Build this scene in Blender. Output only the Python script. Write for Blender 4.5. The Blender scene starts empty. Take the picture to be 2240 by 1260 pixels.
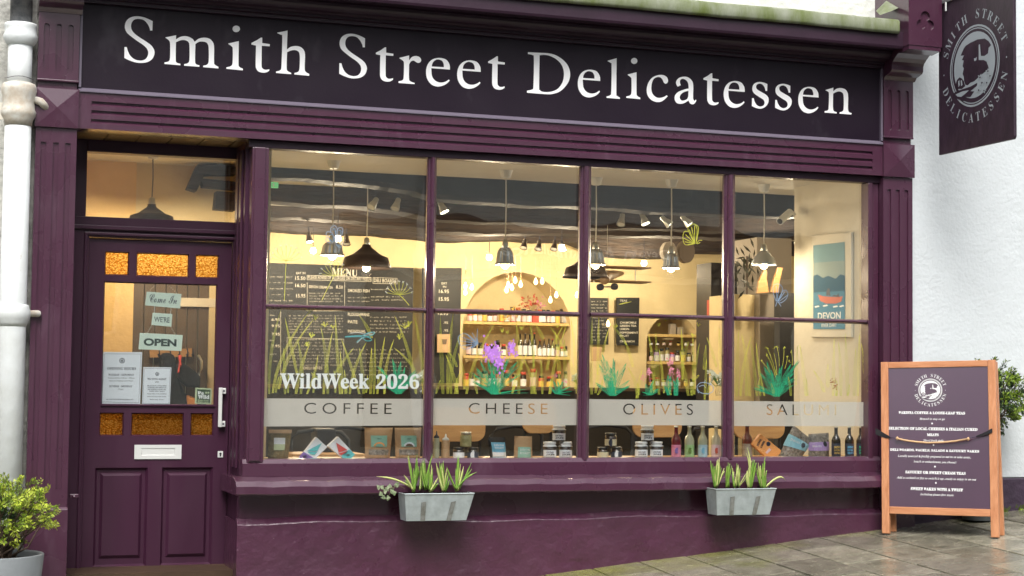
import bpy, math, random
import numpy as np
from mathutils import Vector
R = random.Random(7)
rad = math.radians
# ------------------------------------------------------------------ camera, sky, sun, exposure
SC = bpy.context.scene
COL = SC.collection
YAW, PITCH, ROLL, FPX = rad(19.22964), rad(3.18700), rad(.67414), 3653.03
_f = np.array([math.sin(YAW)*math.cos(PITCH), math.cos(YAW)*math.cos(PITCH), math.sin(PITCH)])
_r = np.array([math.cos(YAW), -math.sin(YAW), 0.])
_u = np.cross(_r, _f)
_r, _u = _r*math.cos(ROLL)+_u*math.sin(ROLL), -_r*math.sin(ROLL)+_u*math.cos(ROLL)
CAM = np.array([0., -10., 0.])
cd = bpy.data.cameras.new('camera'); cam = bpy.data.objects.new('camera', cd); COL.objects.link(cam)
from mathutils import Matrix
cam.matrix_world = Matrix(((_r[0], _u[0], -_f[0], CAM[0]), (_r[1], _u[1], -_f[1], CAM[1]), (_r[2], _u[2], -_f[2], CAM[2]), (0, 0, 0, 1)))
cd.sensor_width = 36; cd.lens = FPX/2240*36; cd.clip_end = 500; cd.clip_start = .05
SC.camera = cam
W = bpy.data.worlds.new('World'); SC.world = W; W.use_nodes = True
nt = W.node_tree; bg = nt.nodes['Background']
sky = nt.nodes.new('ShaderNodeTexSky'); sky.sky_type = 'NISHITA'; sky.sun_disc = False
sky.sun_elevation = rad(52); sky.sun_rotation = rad(200); sky.air_density = 1; sky.dust_density = 6; sky.ozone_density = 1
hs = nt.nodes.new('ShaderNodeHueSaturation'); hs.inputs['Saturation'].default_value = .38
nt.links.new(sky.outputs[0], hs.inputs['Color']); nt.links.new(hs.outputs[0], bg.inputs['Color'])
bg.inputs['Strength'].default_value = .15
sl = bpy.data.lights.new('sun', 'SUN'); sl.energy = 1.5; sl.angle = rad(30); sl.color = (1, .98, .95)
so = bpy.data.objects.new('sun', sl); COL.objects.link(so)
_sd = Vector((math.sin(rad(200))*math.cos(rad(52)), math.cos(rad(200))*math.cos(rad(52)), math.sin(rad(52))))
so.rotation_euler = _sd.to_track_quat('Z', 'Y').to_euler()
SC.view_settings.view_transform = 'Standard'; SC.view_settings.look = 'None'
SC.view_settings.exposure = .62; SC.view_settings.gamma = 1
SC.render.engine = 'CYCLES'; SC.cycles.use_denoising = True
SC.cycles.max_bounces = 8; SC.cycles.transparent_max_bounces = 16; SC.cycles.sample_clamp_indirect = 6
SC.cycles.caustics_reflective = False; SC.cycles.caustics_refractive = False

# ------------------------------------------------------------------ helpers
def ray(px, py): return _r*(px-1120)+_u*(630-py)+_f*FPX
def at(px, py, Y):
    d = ray(px, py); return CAM+d*((Y+10)/d[1])
def atx(px, py, X):
    d = ray(px, py); return CAM+d*(X/d[0])
GA, GX, GY = -1.227-.099*3.757, .099, .048
def gz(x, y): return GA+GX*x+GY*y
def gnd(px, py):
    d = ray(px, py); t = (GA-GY*10)/(d[2]-GX*d[0]-GY*d[1]); return CAM+d*t
class Frame:
    def __init__(s, O, U, V):
        s.O = np.array(O, float); s.U = np.array(U, float); s.V = np.array(V, float); s.N = np.cross(s.U, s.V)
    def P(s, u, v, n=0): return s.O+s.U*u+s.V*v+s.N*n
    def px(s, x, y, n=0):
        d = ray(x, y); o = s.O+s.N*n; t = np.dot(o-CAM, s.N)/np.dot(d, s.N); q = CAM+d*t-o
        return float(q@s.U), float(q@s.V)
def FY(Y): return Frame((0, Y, 0), (1, 0, 0), (0, 0, 1))
def FX(X): return Frame((X, 0, 0), (0, -1, 0), (0, 0, 1))
WL = {}
class B:
    def __init__(s): s.v = []; s.f = []; s.mi = []; s.m = 0
    def add(s, vs, fs):
        b = len(s.v); s.v += [tuple(map(float, q)) for q in vs]
        for f in fs: s.f.append([b+i for i in f]); s.mi.append(s.m)
        return s
    def box(s, x0, x1, y0, y1, z0, z1):
        if x0 > x1: x0, x1 = x1, x0
        if y0 > y1: y0, y1 = y1, y0
        if z0 > z1: z0, z1 = z1, z0
        return s.add([(x, y, z) for z in (z0, z1) for y in (y0, y1) for x in (x0, x1)],
              [(0, 2, 3, 1), (4, 5, 7, 6), (0, 1, 5, 4), (2, 6, 7, 3), (0, 4, 6, 2), (1, 3, 7, 5)])
    def poly(s, fr, pts, n0, n1=None):          # pts (u,v) ccw seen from +N ; n0 front
        a = sum(pts[i][0]*pts[(i+1) % len(pts)][1]-pts[(i+1) % len(pts)][0]*pts[i][1] for i in range(len(pts)))
        if a < 0: pts = pts[::-1]
        k = len(pts)
        if n1 is None: return s.add([fr.P(*p, n0) for p in pts], [list(range(k))])
        vs = [fr.P(*p, n0) for p in pts]+[fr.P(*p, n1) for p in pts]
        fs = [list(range(k)), list(range(2*k-1, k-1, -1))]+[(i, k+i, k+(i+1) % k, (i+1) % k) for i in range(k)]
        return s.add(vs, fs)
    def pxpoly(s, fr, pts, n0=0, n1=None): return s.poly(fr, [fr.px(*p, n0) for p in pts], n0, n1)
    def prismx(s, prof, x0, x1):                # prof list of (y,z), extruded in x
        k = len(prof); vs = [(x0, y, z) for y, z in prof]+[(x1, y, z) for y, z in prof]
        return s.add(vs, [list(range(k)), list(range(2*k-1, k-1, -1))]+[(i, k+i, k+(i+1) % k, (i+1) % k) for i in range(k)])
    def lathe(s, prof, c=(0, 0, 0), n=20, sx=1, sy=1, caps=True):
        vs = []; k = len(prof)
        for r, z in prof:
            for i in range(n):
                a = 2*math.pi*i/n; vs.append((c[0]+r*sx*math.cos(a), c[1]+r*sy*math.sin(a), c[2]+z))
        fs = [(j*n+i, j*n+(i+1) % n, (j+1)*n+(i+1) % n, (j+1)*n+i) for j in range(k-1) for i in range(n)]
        if caps: fs += [list(range(n))[::-1], [(k-1)*n+i for i in range(n)]]
        return s.add(vs, fs)
    def tube(s, pts, r, n=6, cap=True):
        pts = [np.array(p, float) for p in pts]; vs = []
        for i, p in enumerate(pts):
            t = pts[min(i+1, len(pts)-1)]-pts[max(i-1, 0)]; t /= np.linalg.norm(t)+1e-9
            a = np.array([0, 0, 1.]) if abs(t[2]) < .9 else np.array([1., 0, 0])
            e1 = np.cross(t, a); e1 /= np.linalg.norm(e1); e2 = np.cross(t, e1)
            rr = r[i] if isinstance(r, (list, tuple)) else r
            for j in range(n):
                th = 2*math.pi*j/n; vs.append(p+(e1*math.cos(th)+e2*math.sin(th))*rr)
        fs = [(j*n+i, j*n+(i+1) % n, (j+1)*n+(i+1) % n, (j+1)*n+i) for j in range(len(pts)-1) for i in range(n)]
        if cap: fs += [list(range(n)), [(len(pts)-1)*n+i for i in range(n)][::-1]]
        return s.add(vs, fs)
    def ribbon(s, fr, pts, w, n=0):             # pts in (u,v); w width (number or list)
        k = len(pts); vs = []
        for i, p in enumerate(pts):
            a = pts[max(i-1, 0)]; b = pts[min(i+1, k-1)]; dx, dy = b[0]-a[0], b[1]-a[1]; l = math.hypot(dx, dy)+1e-9
            ww = (w[i] if isinstance(w, (list, tuple)) else w)/2
            vs += [fr.P(p[0]-dy/l*ww, p[1]+dx/l*ww, n), fr.P(p[0]+dy/l*ww, p[1]-dx/l*ww, n)]
        return s.add(vs, [(2*i, 2*i+1, 2*i+3, 2*i+2) for i in range(k-1)])
    def pxribbon(s, fr, pts, w, n=0):           # w in photo pixels
        k = .0029*(1 if fr.O[1] < 1 else (10+fr.O[1])/10)
        return s.ribbon(fr, [fr.px(*p, n) for p in pts], [q*k for q in w] if isinstance(w, (list, tuple)) else w*k, n)
    def text(s, fr, body, style, u0, u1, v0, v1, n=0, off=0, res=3):
        vs, fs = glyphs(body, style, off, res)
        x0, y0 = vs.min(0); x1, y1 = vs.max(0)
        if u1 is None: u1 = u0+(x1-x0)*(v1-v0)/(y1-y0)
        sx = (u1-u0)/(x1-x0); sy = (v1-v0)/(y1-y0)
        return s.add([fr.P(u0+(x-x0)*sx, v0+(y-y0)*sy, n) for x, y in vs], fs)
    def pxtext(s, fr, body, style, x0, ya, x1, yb, h, n=0, off=0, res=3, shift=0):   # baseline from (x0,ya) to (x1,yb); h letter height in px
        a = fr.px(x0, ya, n); b = fr.px(x1, yb, n); c = fr.px(x0, ya-h, n)
        H = c[1]-a[1]; vs, fs = glyphs(body, style, off, res); gx0, gy0 = vs.min(0); gx1, gy1 = vs.max(0)
        L = gx1-gx0; Hh = gy1-gy0
        out = []
        for x, y in vs:
            t = (x-gx0)/L; out.append(fr.P(a[0]+(b[0]-a[0])*t, a[1]+(b[1]-a[1])*t+(y-gy0)/Hh*H, n))
        return s.add(out, fs)
    def build(s, name, m, parent=None, smooth=False, bevel=0, stuff=None, label=None):
        me = bpy.data.meshes.new(name); me.from_pydata(s.v, [], s.f)
        for q in (m if isinstance(m, (list, tuple)) else [m]): me.materials.append(q)
        if any(s.mi): me.polygons.foreach_set('material_index', s.mi)
        if smooth: me.polygons.foreach_set('use_smooth', [True]*len(me.polygons))
        me.update()
        o = bpy.data.objects.new(name, me); COL.objects.link(o)
        if parent is not None:
            o.parent = parent; w = WL.get(parent.name, (0, 0, 0)); o.location = (-w[0], -w[1], -w[2])
        if bevel:
            md = o.modifiers.new('b', 'BEVEL'); md.width = bevel; md.segments = 2; md.limit_method = 'ANGLE'; md.angle_limit = rad(40)
        if stuff: o['kind'] = stuff
        if label: o['label'] = label
        return o
_gc = {}
def sty(s, b):
    if b == 'sans': return s
    base = {'bold': (0x1D400, 0x1D41A), 'ital': (0x1D434, 0x1D44E), 'bi': (0x1D468, 0x1D482), 'scr': (0x1D4D0, 0x1D4EA)}[b]
    o = ''
    for ch in s:
        if 'A' <= ch <= 'Z': o += chr(base[0]+ord(ch)-65)
        elif 'a' <= ch <= 'z': o += '\u210e' if (ch == 'h' and b == 'ital') else chr(base[1]+ord(ch)-97)
        elif ch.isdigit() and b in ('bold', 'bi'): o += chr(0x1D7CE+int(ch))
        else: o += ch
    return o
def glyphs(body, style='sans', off=0, res=3, sp=1):
    k = (body, style, off, res, sp)
    if k not in _gc:
        c = bpy.data.curves.new('g', 'FONT'); c.body = sty(body, style); c.size = 1; c.offset = off; c.resolution_u = res; c.space_character = sp
        o = bpy.data.objects.new('g', c); me = bpy.data.meshes.new_from_object(o)
        vs = np.array([v.co[:2] for v in me.vertices]); fs = []
        for p in me.polygons:
            q = list(p.vertices)
            if p.normal.z < 0: q = q[::-1]
            fs.append(q)
        _gc[k] = (vs, fs); bpy.data.meshes.remove(me); bpy.data.objects.remove(o); bpy.data.curves.remove(c)
    return _gc[k]
def tag(o, label, cat, group=None, kind=None):
    o['label'] = label; o['category'] = cat
    if group: o['group'] = group
    if kind: o['kind'] = kind
    return o
def thing(name, label, cat, loc=(0, 0, 0), group=None):
    o = bpy.data.objects.new(name, None); COL.objects.link(o); o.location = tuple(map(float, loc)); WL[o.name] = tuple(map(float, loc)); o.empty_display_size = .05
    return tag(o, label, cat, group)
def struct(name, b, m, **k):
    o = b.build(name, m, **k); o['kind'] = 'structure'; return o
def dup(root, loc, label=None, rotz=0, mats=None, scale=None, group=None):
    r = root.copy(); COL.objects.link(r); r.location = tuple(map(float, loc)); r.rotation_euler = (0, 0, rotz); WL[r.name] = tuple(map(float, loc))
    if label: r['label'] = label
    if group: r['group'] = group
    if scale: r.scale = scale
    for ch in list(root.children):
        c = ch.copy(); COL.objects.link(c); c.parent = r
        for g in list(ch.children):
            d = g.copy(); COL.objects.link(d); d.parent = c
    return r
def mat(name, c, rough=.5, metal=0, var=0, vs=4, c2=None, bump=0, bs=40, det=3, emit=0, ec=None, coat=0, spec=.5, rand=0, stretch=None, alpha=1, trans=0, ior=1.45, rvar=0):
    m = bpy.data.materials.new(name); m.use_nodes = True; N = m.node_tree.nodes; L = m.node_tree.links; p = N['Principled BSDF']
    p.inputs['Base Color'].default_value = (*c, 1); p.inputs['Roughness'].default_value = rough; p.inputs['Metallic'].default_value = metal
    p.inputs['Specular IOR Level'].default_value = spec; p.inputs['Coat Weight'].default_value = coat; p.inputs['Coat Roughness'].default_value = .2 if coat >= .8 else .08
    p.inputs['Transmission Weight'].default_value = trans; p.inputs['IOR'].default_value = ior
    p.inputs['Alpha'].default_value = alpha
    if emit: p.inputs['Emission Color'].default_value = (*(ec or c), 1); p.inputs['Emission Strength'].default_value = emit
    tc = N.new('ShaderNodeTexCoord'); mp = N.new('ShaderNodeMapping'); L.new(tc.outputs['Object'], mp.inputs[0])
    if stretch: mp.inputs['Scale'].default_value = stretch
    last = None
    if var or c2:
        nz = N.new('ShaderNodeTexNoise'); nz.inputs['Scale'].default_value = vs; nz.inputs['Detail'].default_value = 8; nz.inputs['Roughness'].default_value = .62
        L.new(mp.outputs[0], nz.inputs['Vector'])
        cr = N.new('ShaderNodeValToRGB'); cr.color_ramp.elements[0].position = .32; cr.color_ramp.elements[1].position = .7
        d = c2 or tuple(x*(1-var) for x in c); e = c if c2 else tuple(min(1, x*(1+var*.6)) for x in c)
        cr.color_ramp.elements[0].color = (*d, 1); cr.color_ramp.elements[1].color = (*e, 1)
        L.new(nz.outputs['Fac'], cr.inputs[0]); last = cr.outputs[0]
    if rand:
        oi = N.new('ShaderNodeObjectInfo'); h = N.new('ShaderNodeHueSaturation'); mr = N.new('ShaderNodeMapRange')
        mr.inputs['To Min'].default_value = 1-rand; mr.inputs['To Max'].default_value = 1+rand
        L.new(oi.outputs['Random'], mr.inputs[0]); L.new(mr.outputs[0], h.inputs['Value'])
        if last: L.new(last, h.inputs['Color'])
        else: h.inputs['Color'].default_value = (*c, 1)
        last = h.outputs[0]
    if last: L.new(last, p.inputs['Base Color'])
    if bump:
        nb = N.new('ShaderNodeTexNoise'); nb.inputs['Scale'].default_value = bs; nb.inputs['Detail'].default_value = det
        L.new(mp.outputs[0], nb.inputs['Vector'])
        bp = N.new('ShaderNodeBump'); bp.inputs['Strength'].default_value = 1; bp.inputs['Distance'].default_value = bump
        L.new(nb.outputs['Fac'], bp.inputs['Height']); L.new(bp.outputs[0], p.inputs['Normal'])
    if rvar:
        nr = N.new('ShaderNodeTexNoise'); nr.inputs['Scale'].default_value = vs*1.7; nr.inputs['Detail'].default_value = 5; L.new(mp.outputs[0], nr.inputs['Vector'])
        mr = N.new('ShaderNodeMapRange'); mr.inputs['From Min'].default_value = .35; mr.inputs['From Max'].default_value = .65
        mr.inputs['To Min'].default_value = max(.03, rough-rvar); mr.inputs['To Max'].default_value = rough+rvar
        L.new(nr.outputs['Fac'], mr.inputs[0]); L.new(mr.outputs[0], p.inputs['Roughness'])
    return m
def sheet(name, c, k, gloss=True, wav=.0):       # glass-like sheet: k = share of light let through, rest diffuse c
    m = bpy.data.materials.new(name); m.use_nodes = True; N = m.node_tree.nodes; L = m.node_tree.links; N.clear()
    out = N.new('ShaderNodeOutputMaterial'); t = N.new('ShaderNodeBsdfTransparent'); t.inputs[0].default_value = (.96, .975, .97, 1)
    cur = t.outputs[0]
    if k < 1:
        d = N.new('ShaderNodeBsdfDiffuse'); d.inputs[0].default_value = (*c, 1); mx = N.new('ShaderNodeMixShader'); mx.inputs[0].default_value = 1-k
        L.new(cur, mx.inputs[1]); L.new(d.outputs[0], mx.inputs[2]); cur = mx.outputs[0]
    if gloss:
        g = N.new('ShaderNodeBsdfGlossy'); g.inputs['Roughness'].default_value = .015; lw = N.new('ShaderNodeLayerWeight'); lw.inputs[0].default_value = .5
        p = N.new('ShaderNodeMath'); p.operation = 'POWER'; p.inputs[1].default_value = 5; L.new(lw.outputs['Facing'], p.inputs[0])
        q = N.new('ShaderNodeMath'); q.operation = 'MULTIPLY_ADD'; q.inputs[1].default_value = .96; q.inputs[2].default_value = .115; L.new(p.outputs[0], q.inputs[0])
        if wav:
            tc = N.new('ShaderNodeTexCoord'); nb = N.new('ShaderNodeTexNoise'); nb.inputs['Scale'].default_value = 2.2; nb.inputs['Detail'].default_value = 1
            L.new(tc.outputs['Object'], nb.inputs['Vector']); bp = N.new('ShaderNodeBump'); bp.inputs['Distance'].default_value = wav; L.new(nb.outputs[0], bp.inputs['Height']); L.new(bp.outputs[0], g.inputs['Normal'])
        mx = N.new('ShaderNodeMixShader'); L.new(q.outputs[0], mx.inputs[0]); L.new(cur, mx.inputs[1]); L.new(g.outputs[0], mx.inputs[2]); cur = mx.outputs[0]
    L.new(cur, out.inputs[0]); return m

# ------------------------------------------------------------------ materials
M = {}
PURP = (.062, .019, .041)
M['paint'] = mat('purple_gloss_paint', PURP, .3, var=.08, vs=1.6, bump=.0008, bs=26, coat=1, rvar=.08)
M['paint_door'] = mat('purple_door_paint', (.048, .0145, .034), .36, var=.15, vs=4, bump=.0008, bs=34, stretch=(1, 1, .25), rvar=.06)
M['paint_render'] = mat('purple_painted_render', (.074, .022, .049), .36, var=.2, vs=2.2, bump=.024, bs=9, det=8, coat=.8, rvar=.1)
M['fascia'] = mat('dark_aubergine_board', (.014, .008, .016), .42, var=.12, vs=1.5, bump=.0005, bs=60, rvar=.06, spec=.28)
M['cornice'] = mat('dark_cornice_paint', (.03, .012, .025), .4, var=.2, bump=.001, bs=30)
M['letter'] = mat('white_lettering', (.93, .94, .95), .4)
M['moss'] = mat('mossy_lead', (.24, .26, .2), .55, c2=(.1, .13, .03), vs=9, bump=.004, bs=30, stretch=(1, 1, .35))
M['white_render'] = mat('white_roughcast', (.61, .655, .675), .85, var=.05, vs=1.2, bump=.0042, bs=38, det=4)
M['upper_render'] = mat('upper_white_render', (.7, .72, .68), .85, var=.12, vs=4, bump=.01, bs=20)
M['grey_render'] = mat('weathered_render', (.5, .5, .46), .9, var=.35, vs=14, bump=.012, bs=30, det=6)
M['pipe'] = mat('white_pipe_paint', (.72, .76, .77), .6, c2=(.62, .65, .64), vs=7, bump=.003, bs=22)
M['pipe_dark'] = mat('bare_iron', (.05, .055, .065), .5, c2=(.2, .2, .2), vs=22, bump=.003, bs=40)
M['rust'] = mat('rusty_paint', (.68, .69, .64), .55, c2=(.5, .42, .32), vs=16, bump=.003, bs=30)
def wear(m, th, col, sc=70, stretch=(1, 1, 1), soft=.02, amt=.8):
    N = m.node_tree.nodes; L = m.node_tree.links; p = N['Principled BSDF']; tc = N.new('ShaderNodeTexCoord'); mp = N.new('ShaderNodeMapping'); mp.inputs['Scale'].default_value = stretch
    L.new(tc.outputs['Object'], mp.inputs[0]); nz = N.new('ShaderNodeTexNoise'); nz.inputs['Scale'].default_value = sc; nz.inputs['Detail'].default_value = 4; nz.inputs['Roughness'].default_value = .7; L.new(mp.outputs[0], nz.inputs['Vector'])
    r_ = N.new('ShaderNodeMapRange'); r_.inputs['From Min'].default_value = th; r_.inputs['From Max'].default_value = th+soft; r_.inputs['To Max'].default_value = amt; L.new(nz.outputs['Fac'], r_.inputs[0])
    mx = N.new('ShaderNodeMix'); mx.data_type = 'RGBA'; mx.inputs['B'].default_value = (*col, 1); L.new(r_.outputs[0], mx.inputs['Factor'])
    if p.inputs['Base Color'].links: L.new(p.inputs['Base Color'].links[0].from_socket, mx.inputs['A'])
    else: mx.inputs['A'].default_value = p.inputs['Base Color'].default_value
    L.new(mx.outputs['Result'], p.inputs['Base Color'])
M['slab'] = None
M['galv'] = mat('galvanised_zinc', (.42, .48, .49), .42, metal=.35, var=.22, vs=14, bump=.0015, bs=30)
M['soil'] = mat('dark_soil', (.018, .012, .009), .95, var=.5, vs=60, bump=.03, bs=70)
M['wood'] = mat('varnished_pine', (.6, .29, .15), .4, c2=(.42, .17, .075), vs=6, stretch=(9, 9, .8), bump=.0008, bs=40)
M['woodh'] = mat('varnished_pine_rail', (.6, .29, .15), .4, c2=(.42, .17, .075), vs=5, stretch=(1, 1, 12), bump=.0008, bs=40)
M['black'] = mat('black_rubber', (.012, .012, .014), .55)
M['glass'] = sheet('window_glass', (1, 1, 1), 1, True, .0022)
M['band'] = sheet('frosted_vinyl', (.74, .68, .61), .18, False)
M['cream'] = mat('cream_plaster', (.7, .58, .34), .9, var=.07, vs=2.5, bump=.012, bs=7, det=5)
M['cream2'] = mat('pale_plaster', (.7, .65, .53), .9, var=.06, vs=2, bump=.006, bs=12)
M['yellow'] = mat('warm_yellow_plaster', (.8, .56, .25), .9, var=.06, vs=6, bump=.006, bs=26)
M['ceil'] = mat('ceiling_paint', (.74, .71, .62), .9, var=.07, vs=3, bump=.004, bs=12)
M['beam'] = mat('old_dark_beam', (.022, .021, .023), .8, c2=(.045, .03, .022), vs=4.5, stretch=(.6, 3, 5), bump=.03, bs=9, det=7)
M['beam2'] = mat('navy_boxed_beam', (.016, .02, .032), .65, var=.4, vs=4, stretch=(.3, 2, 2), bump=.006, bs=20)
M['board'] = mat('chalkboard_black', (.012, .013, .014), .6, var=.2, vs=8)
M['chalk'] = mat('chalk', (.62, .6, .52), .9)
M['floor'] = mat('dark_wood_floor', (.06, .035, .02), .5, var=.3, vs=5)
M['counter'] = mat('dark_counter', (.03, .027, .026), .4, var=.3)
M['oak'] = mat('light_oak', (.62, .36, .15), .4, c2=(.46, .25, .1), vs=4, stretch=(1, 8, 8))
M['shelf'] = mat('golden_shelf_wood', (.62, .45, .18), .6, var=.1)  # golden wood tone of the niche shelves
M['brown'] = mat('brown_boarding', (.12, .085, .055), .6, var=.15, vs=3, stretch=(4, 4, .5))
M['metal'] = mat('satin_steel', (.6, .62, .6), .3, metal=.9, var=.05)
M['alu'] = mat('white_metal', (.7, .72, .7), .35, metal=.2)
M['greyshade'] = mat('grey_metal_shade', (.26, .27, .28), .35, metal=.6, var=.2, vs=30)
M['ribshade'] = mat('ribbed_glass_shade', (.55, .58, .6), .2, metal=.5)
M['brownshade'] = mat('brown_enamel_shade', (.06, .042, .035), .35, metal=.3, var=.3)
M['bulb'] = mat('warm_bulb', (1, .8, .45), .3, emit=22, ec=(1, .72, .36))
M['bulb_soft'] = mat('candle_bulb', (1, .75, .4), .3, emit=9, ec=(1, .7, .28))
M['bulb_white'] = mat('spot_bulb', (1, .95, .8), .3, emit=14, ec=(1, .9, .65))
M['shade_in'] = mat('lit_shade_lining', (.8, .65, .42), .6)
M['cord'] = mat('pale_cord', (.6, .58, .52), .6)
M['white'] = mat('white_print', (.8, .82, .82), .5)
M['paper'] = mat('white_paper', (.74, .78, .84), .6)
M['ink'] = mat('dark_ink', (.03, .035, .06), .6)
M['mint'] = mat('pale_mint_sign', (.6, .72, .62), .5)
M['grassp'] = mat('yellow_green_window_paint', (.85, .82, .1), .7)
M['grassd'] = mat('olive_window_paint', (.6, .62, .08), .7)
M['teal'] = mat('green_window_paint', (.03, .5, .24), .7)
M['teald'] = mat('dark_green_window_paint', (.02, .3, .16), .7)
M['purpleflower'] = mat('purple_window_paint', (.6, .26, .85), .7)
M['pinkp'] = mat('pink_window_paint', (.9, .32, .42), .7)
M['bluep'] = mat('pale_blue_window_paint', (.35, .48, .7), .7)
M['bluep2'] = mat('blue_window_paint', (.1, .35, .65), .7)
M['brownp'] = mat('brown_window_paint', (.45, .2, .06), .7)
M['whitep'] = mat('white_window_paint', (.75, .78, .78), .7)
M['leaf'] = mat('box_leaf', (.22, .33, .03), .45, var=.35, vs=9)
M['leaf2'] = mat('yellow_box_leaf', (.5, .6, .06), .45, var=.3, vs=9)
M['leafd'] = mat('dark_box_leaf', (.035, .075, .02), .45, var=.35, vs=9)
M['twig'] = mat('dry_twig', (.1, .07, .05), .9)
M['blade'] = mat('daffodil_leaf', (.26, .42, .07), .4, c2=(.12, .26, .04), vs=20, stretch=(1, 1, .3))
M['bladey'] = mat('pale_shoot', (.5, .55, .2), .4)
M['ivy'] = mat('variegated_ivy', (.4, .45, .3), .5, c2=(.1, .16, .06), vs=40)
M['pot'] = mat('grey_stone_pot', (.19, .21, .22), .6, var=.12, vs=6, bump=.002, bs=40)
M['potd'] = mat('dark_grey_pot', (.075, .085, .085), .5, var=.12, vs=6)
M['kraft'] = mat('kraft_paper', (.45, .3, .17), .6, var=.08, vs=8, bump=.004, bs=12)
M['herb'] = mat('dried_herbs', (.26, .19, .07), .8, c2=(.1, .08, .03), vs=70, bump=.01, bs=60)
M['seed'] = mat('grey_seeds', (.4, .36, .32), .35, c2=(.05, .045, .04), vs=55, bump=.01, bs=50)
M['lblteal'] = mat('teal_label', (.25, .5, .42), .5)
M['lblgreen'] = mat('pale_green_label', (.5, .58, .36), .5)
M['lblblue'] = mat('blue_label', (.15, .42, .62), .5)
M['lblsky'] = mat('sky_blue_label', (.3, .62, .78), .5)
M['lblpurple'] = mat('lilac_label', (.45, .32, .68), .5)
M['violet'] = mat('violet_print', (.2, .12, .42), .5)
M['cyan'] = mat('turquoise_print', (.1, .5, .55), .5)
M['red'] = mat('red_print', (.6, .06, .05), .5)
M['orange'] = mat('orange_pouch', (.8, .36, .12), .5)
M['pinkl'] = mat('pink_label', (.6, .22, .35), .5)
M['pinklt'] = mat('pale_pink_label', (.72, .55, .58), .5)
M['greenl'] = mat('green_label', (.3, .5, .22), .5)
M['bluel'] = mat('pale_blue_label', (.36, .52, .62), .5)
M['goldl'] = mat('gold_label', (.55, .36, .08), .5)
M['jarg'] = mat('dark_preserve_glass', (.03, .018, .014), .1, coat=.6)
M['jaro'] = mat('olive_jar_glass', (.25, .24, .1), .12, c2=(.4, .38, .2), vs=50, coat=.5)
M['lidw'] = mat('white_cloth_lid', (.7, .72, .74), .8, bump=.004, bs=60)
M['lidd'] = mat('dark_lid', (.05, .055, .06), .3, metal=.5)
M['amberb'] = mat('amber_bottle', (.12, .02, .008), .08, coat=.6)
M['redb'] = mat('red_drink_bottle', (.14, .01, .02), .08, coat=.6)
M['clearb'] = mat('pale_drink_bottle', (.4, .42, .3), .1, coat=.6)
M['creamb'] = mat('cream_drink_bottle', (.6, .56, .4), .1, coat=.6)
M['darkb'] = mat('dark_brown_bottle', (.015, .01, .008), .08, coat=.6)
M['redfoil'] = mat('red_jar', (.5, .08, .05), .4)
M['yellowish'] = mat('yellow_pack', (.7, .5, .12), .5)
M['plum'] = mat('plum_sign_board', (.062, .021, .052), .3, var=.1, vs=5, bump=.00008, bs=160, coat=1, spec=1, ior=1.7)
M['signface'] = mat('weathered_sign_board', (.035, .02, .033), .45, var=.35, vs=16, bump=.001, bs=60, stretch=(1, 1, .5))
M['signink'] = mat('grey_blue_print', (.3, .34, .37), .5)
M['gold'] = mat('hemp_rope', (.6, .4, .22), .7, bump=.004, bs=200)
M['tarmac'] = mat('wet_asphalt', (.05, .05, .052), .35, var=.3, vs=8, bump=.006, bs=90)
M['petal'] = mat('white_petals', (.78, .8, .68), .7)
M['stem'] = mat('green_stems', (.12, .22, .05), .5)
M['fabric'] = mat('navy_coat_cloth', (.012, .014, .022), .8, var=.3, bump=.01, bs=20)
M['panelg'] = mat('taupe_panel', (.33, .29, .24), .7, var=.06, vs=3)
M['panelc'] = mat('charcoal_panel', (.035, .035, .038), .7)

def slabmat():
    m = mat('wet_stone_slab', (.27, .25, .195), .16, c2=(.13, .125, .09), vs=7, bump=.003, bs=60, det=9, rand=.28, rvar=.14)
    N = m.node_tree.nodes; L = m.node_tree.links; p = N['Principled BSDF']
    tc = N.new('ShaderNodeTexCoord'); nz = N.new('ShaderNodeTexNoise'); nz.inputs['Scale'].default_value = 1.3; nz.inputs['Detail'].default_value = 6
    L.new(tc.outputs['Object'], nz.inputs['Vector'])
    sx = N.new('ShaderNodeSeparateXYZ'); L.new(tc.outputs['Object'], sx.inputs[0])
    # algae grows thickest close to the foot of the wall (object coordinates are the place's own)
    mr = N.new('ShaderNodeMapRange'); mr.inputs['From Min'].default_value = -.9; mr.inputs['From Max'].default_value = .05; mr.inputs['To Min'].default_value = -.12; mr.inputs['To Max'].default_value = .16
    L.new(sx.outputs['Y'], mr.inputs[0])
    mx = N.new('ShaderNodeMapRange'); mx.inputs['From Min'].default_value = 5.2; mx.inputs['From Max'].default_value = 6.6; mx.inputs['To Min'].default_value = 0; mx.inputs['To Max'].default_value = -.16
    L.new(sx.outputs['X'], mx.inputs[0])
    a = N.new('ShaderNodeMath'); L.new(nz.outputs['Fac'], a.inputs[0]); L.new(mr.outputs[0], a.inputs[1])
    a2 = N.new('ShaderNodeMath'); L.new(a.outputs[0], a2.inputs[0]); L.new(mx.outputs[0], a2.inputs[1])
    cr = N.new('ShaderNodeValToRGB'); cr.color_ramp.elements[0].position = .5; cr.color_ramp.elements[1].position = .72
    cr.color_ramp.elements[0].color = (0, 0, 0, 1); cr.color_ramp.elements[1].color = (.85, .85, .85, 1); L.new(a2.outputs[0], cr.inputs[0])
    mc = N.new('ShaderNodeMix'); mc.data_type = 'RGBA'; src = p.inputs['Base Color'].links[0].from_socket
    L.new(cr.outputs[0], mc.inputs['Factor']); L.new(src, mc.inputs['A']); mc.inputs['B'].default_value = (.2, .21, .04, 1)
    L.new(mc.outputs['Result'], p.inputs['Base Color']); return m
M['slab'] = slabmat()
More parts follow.
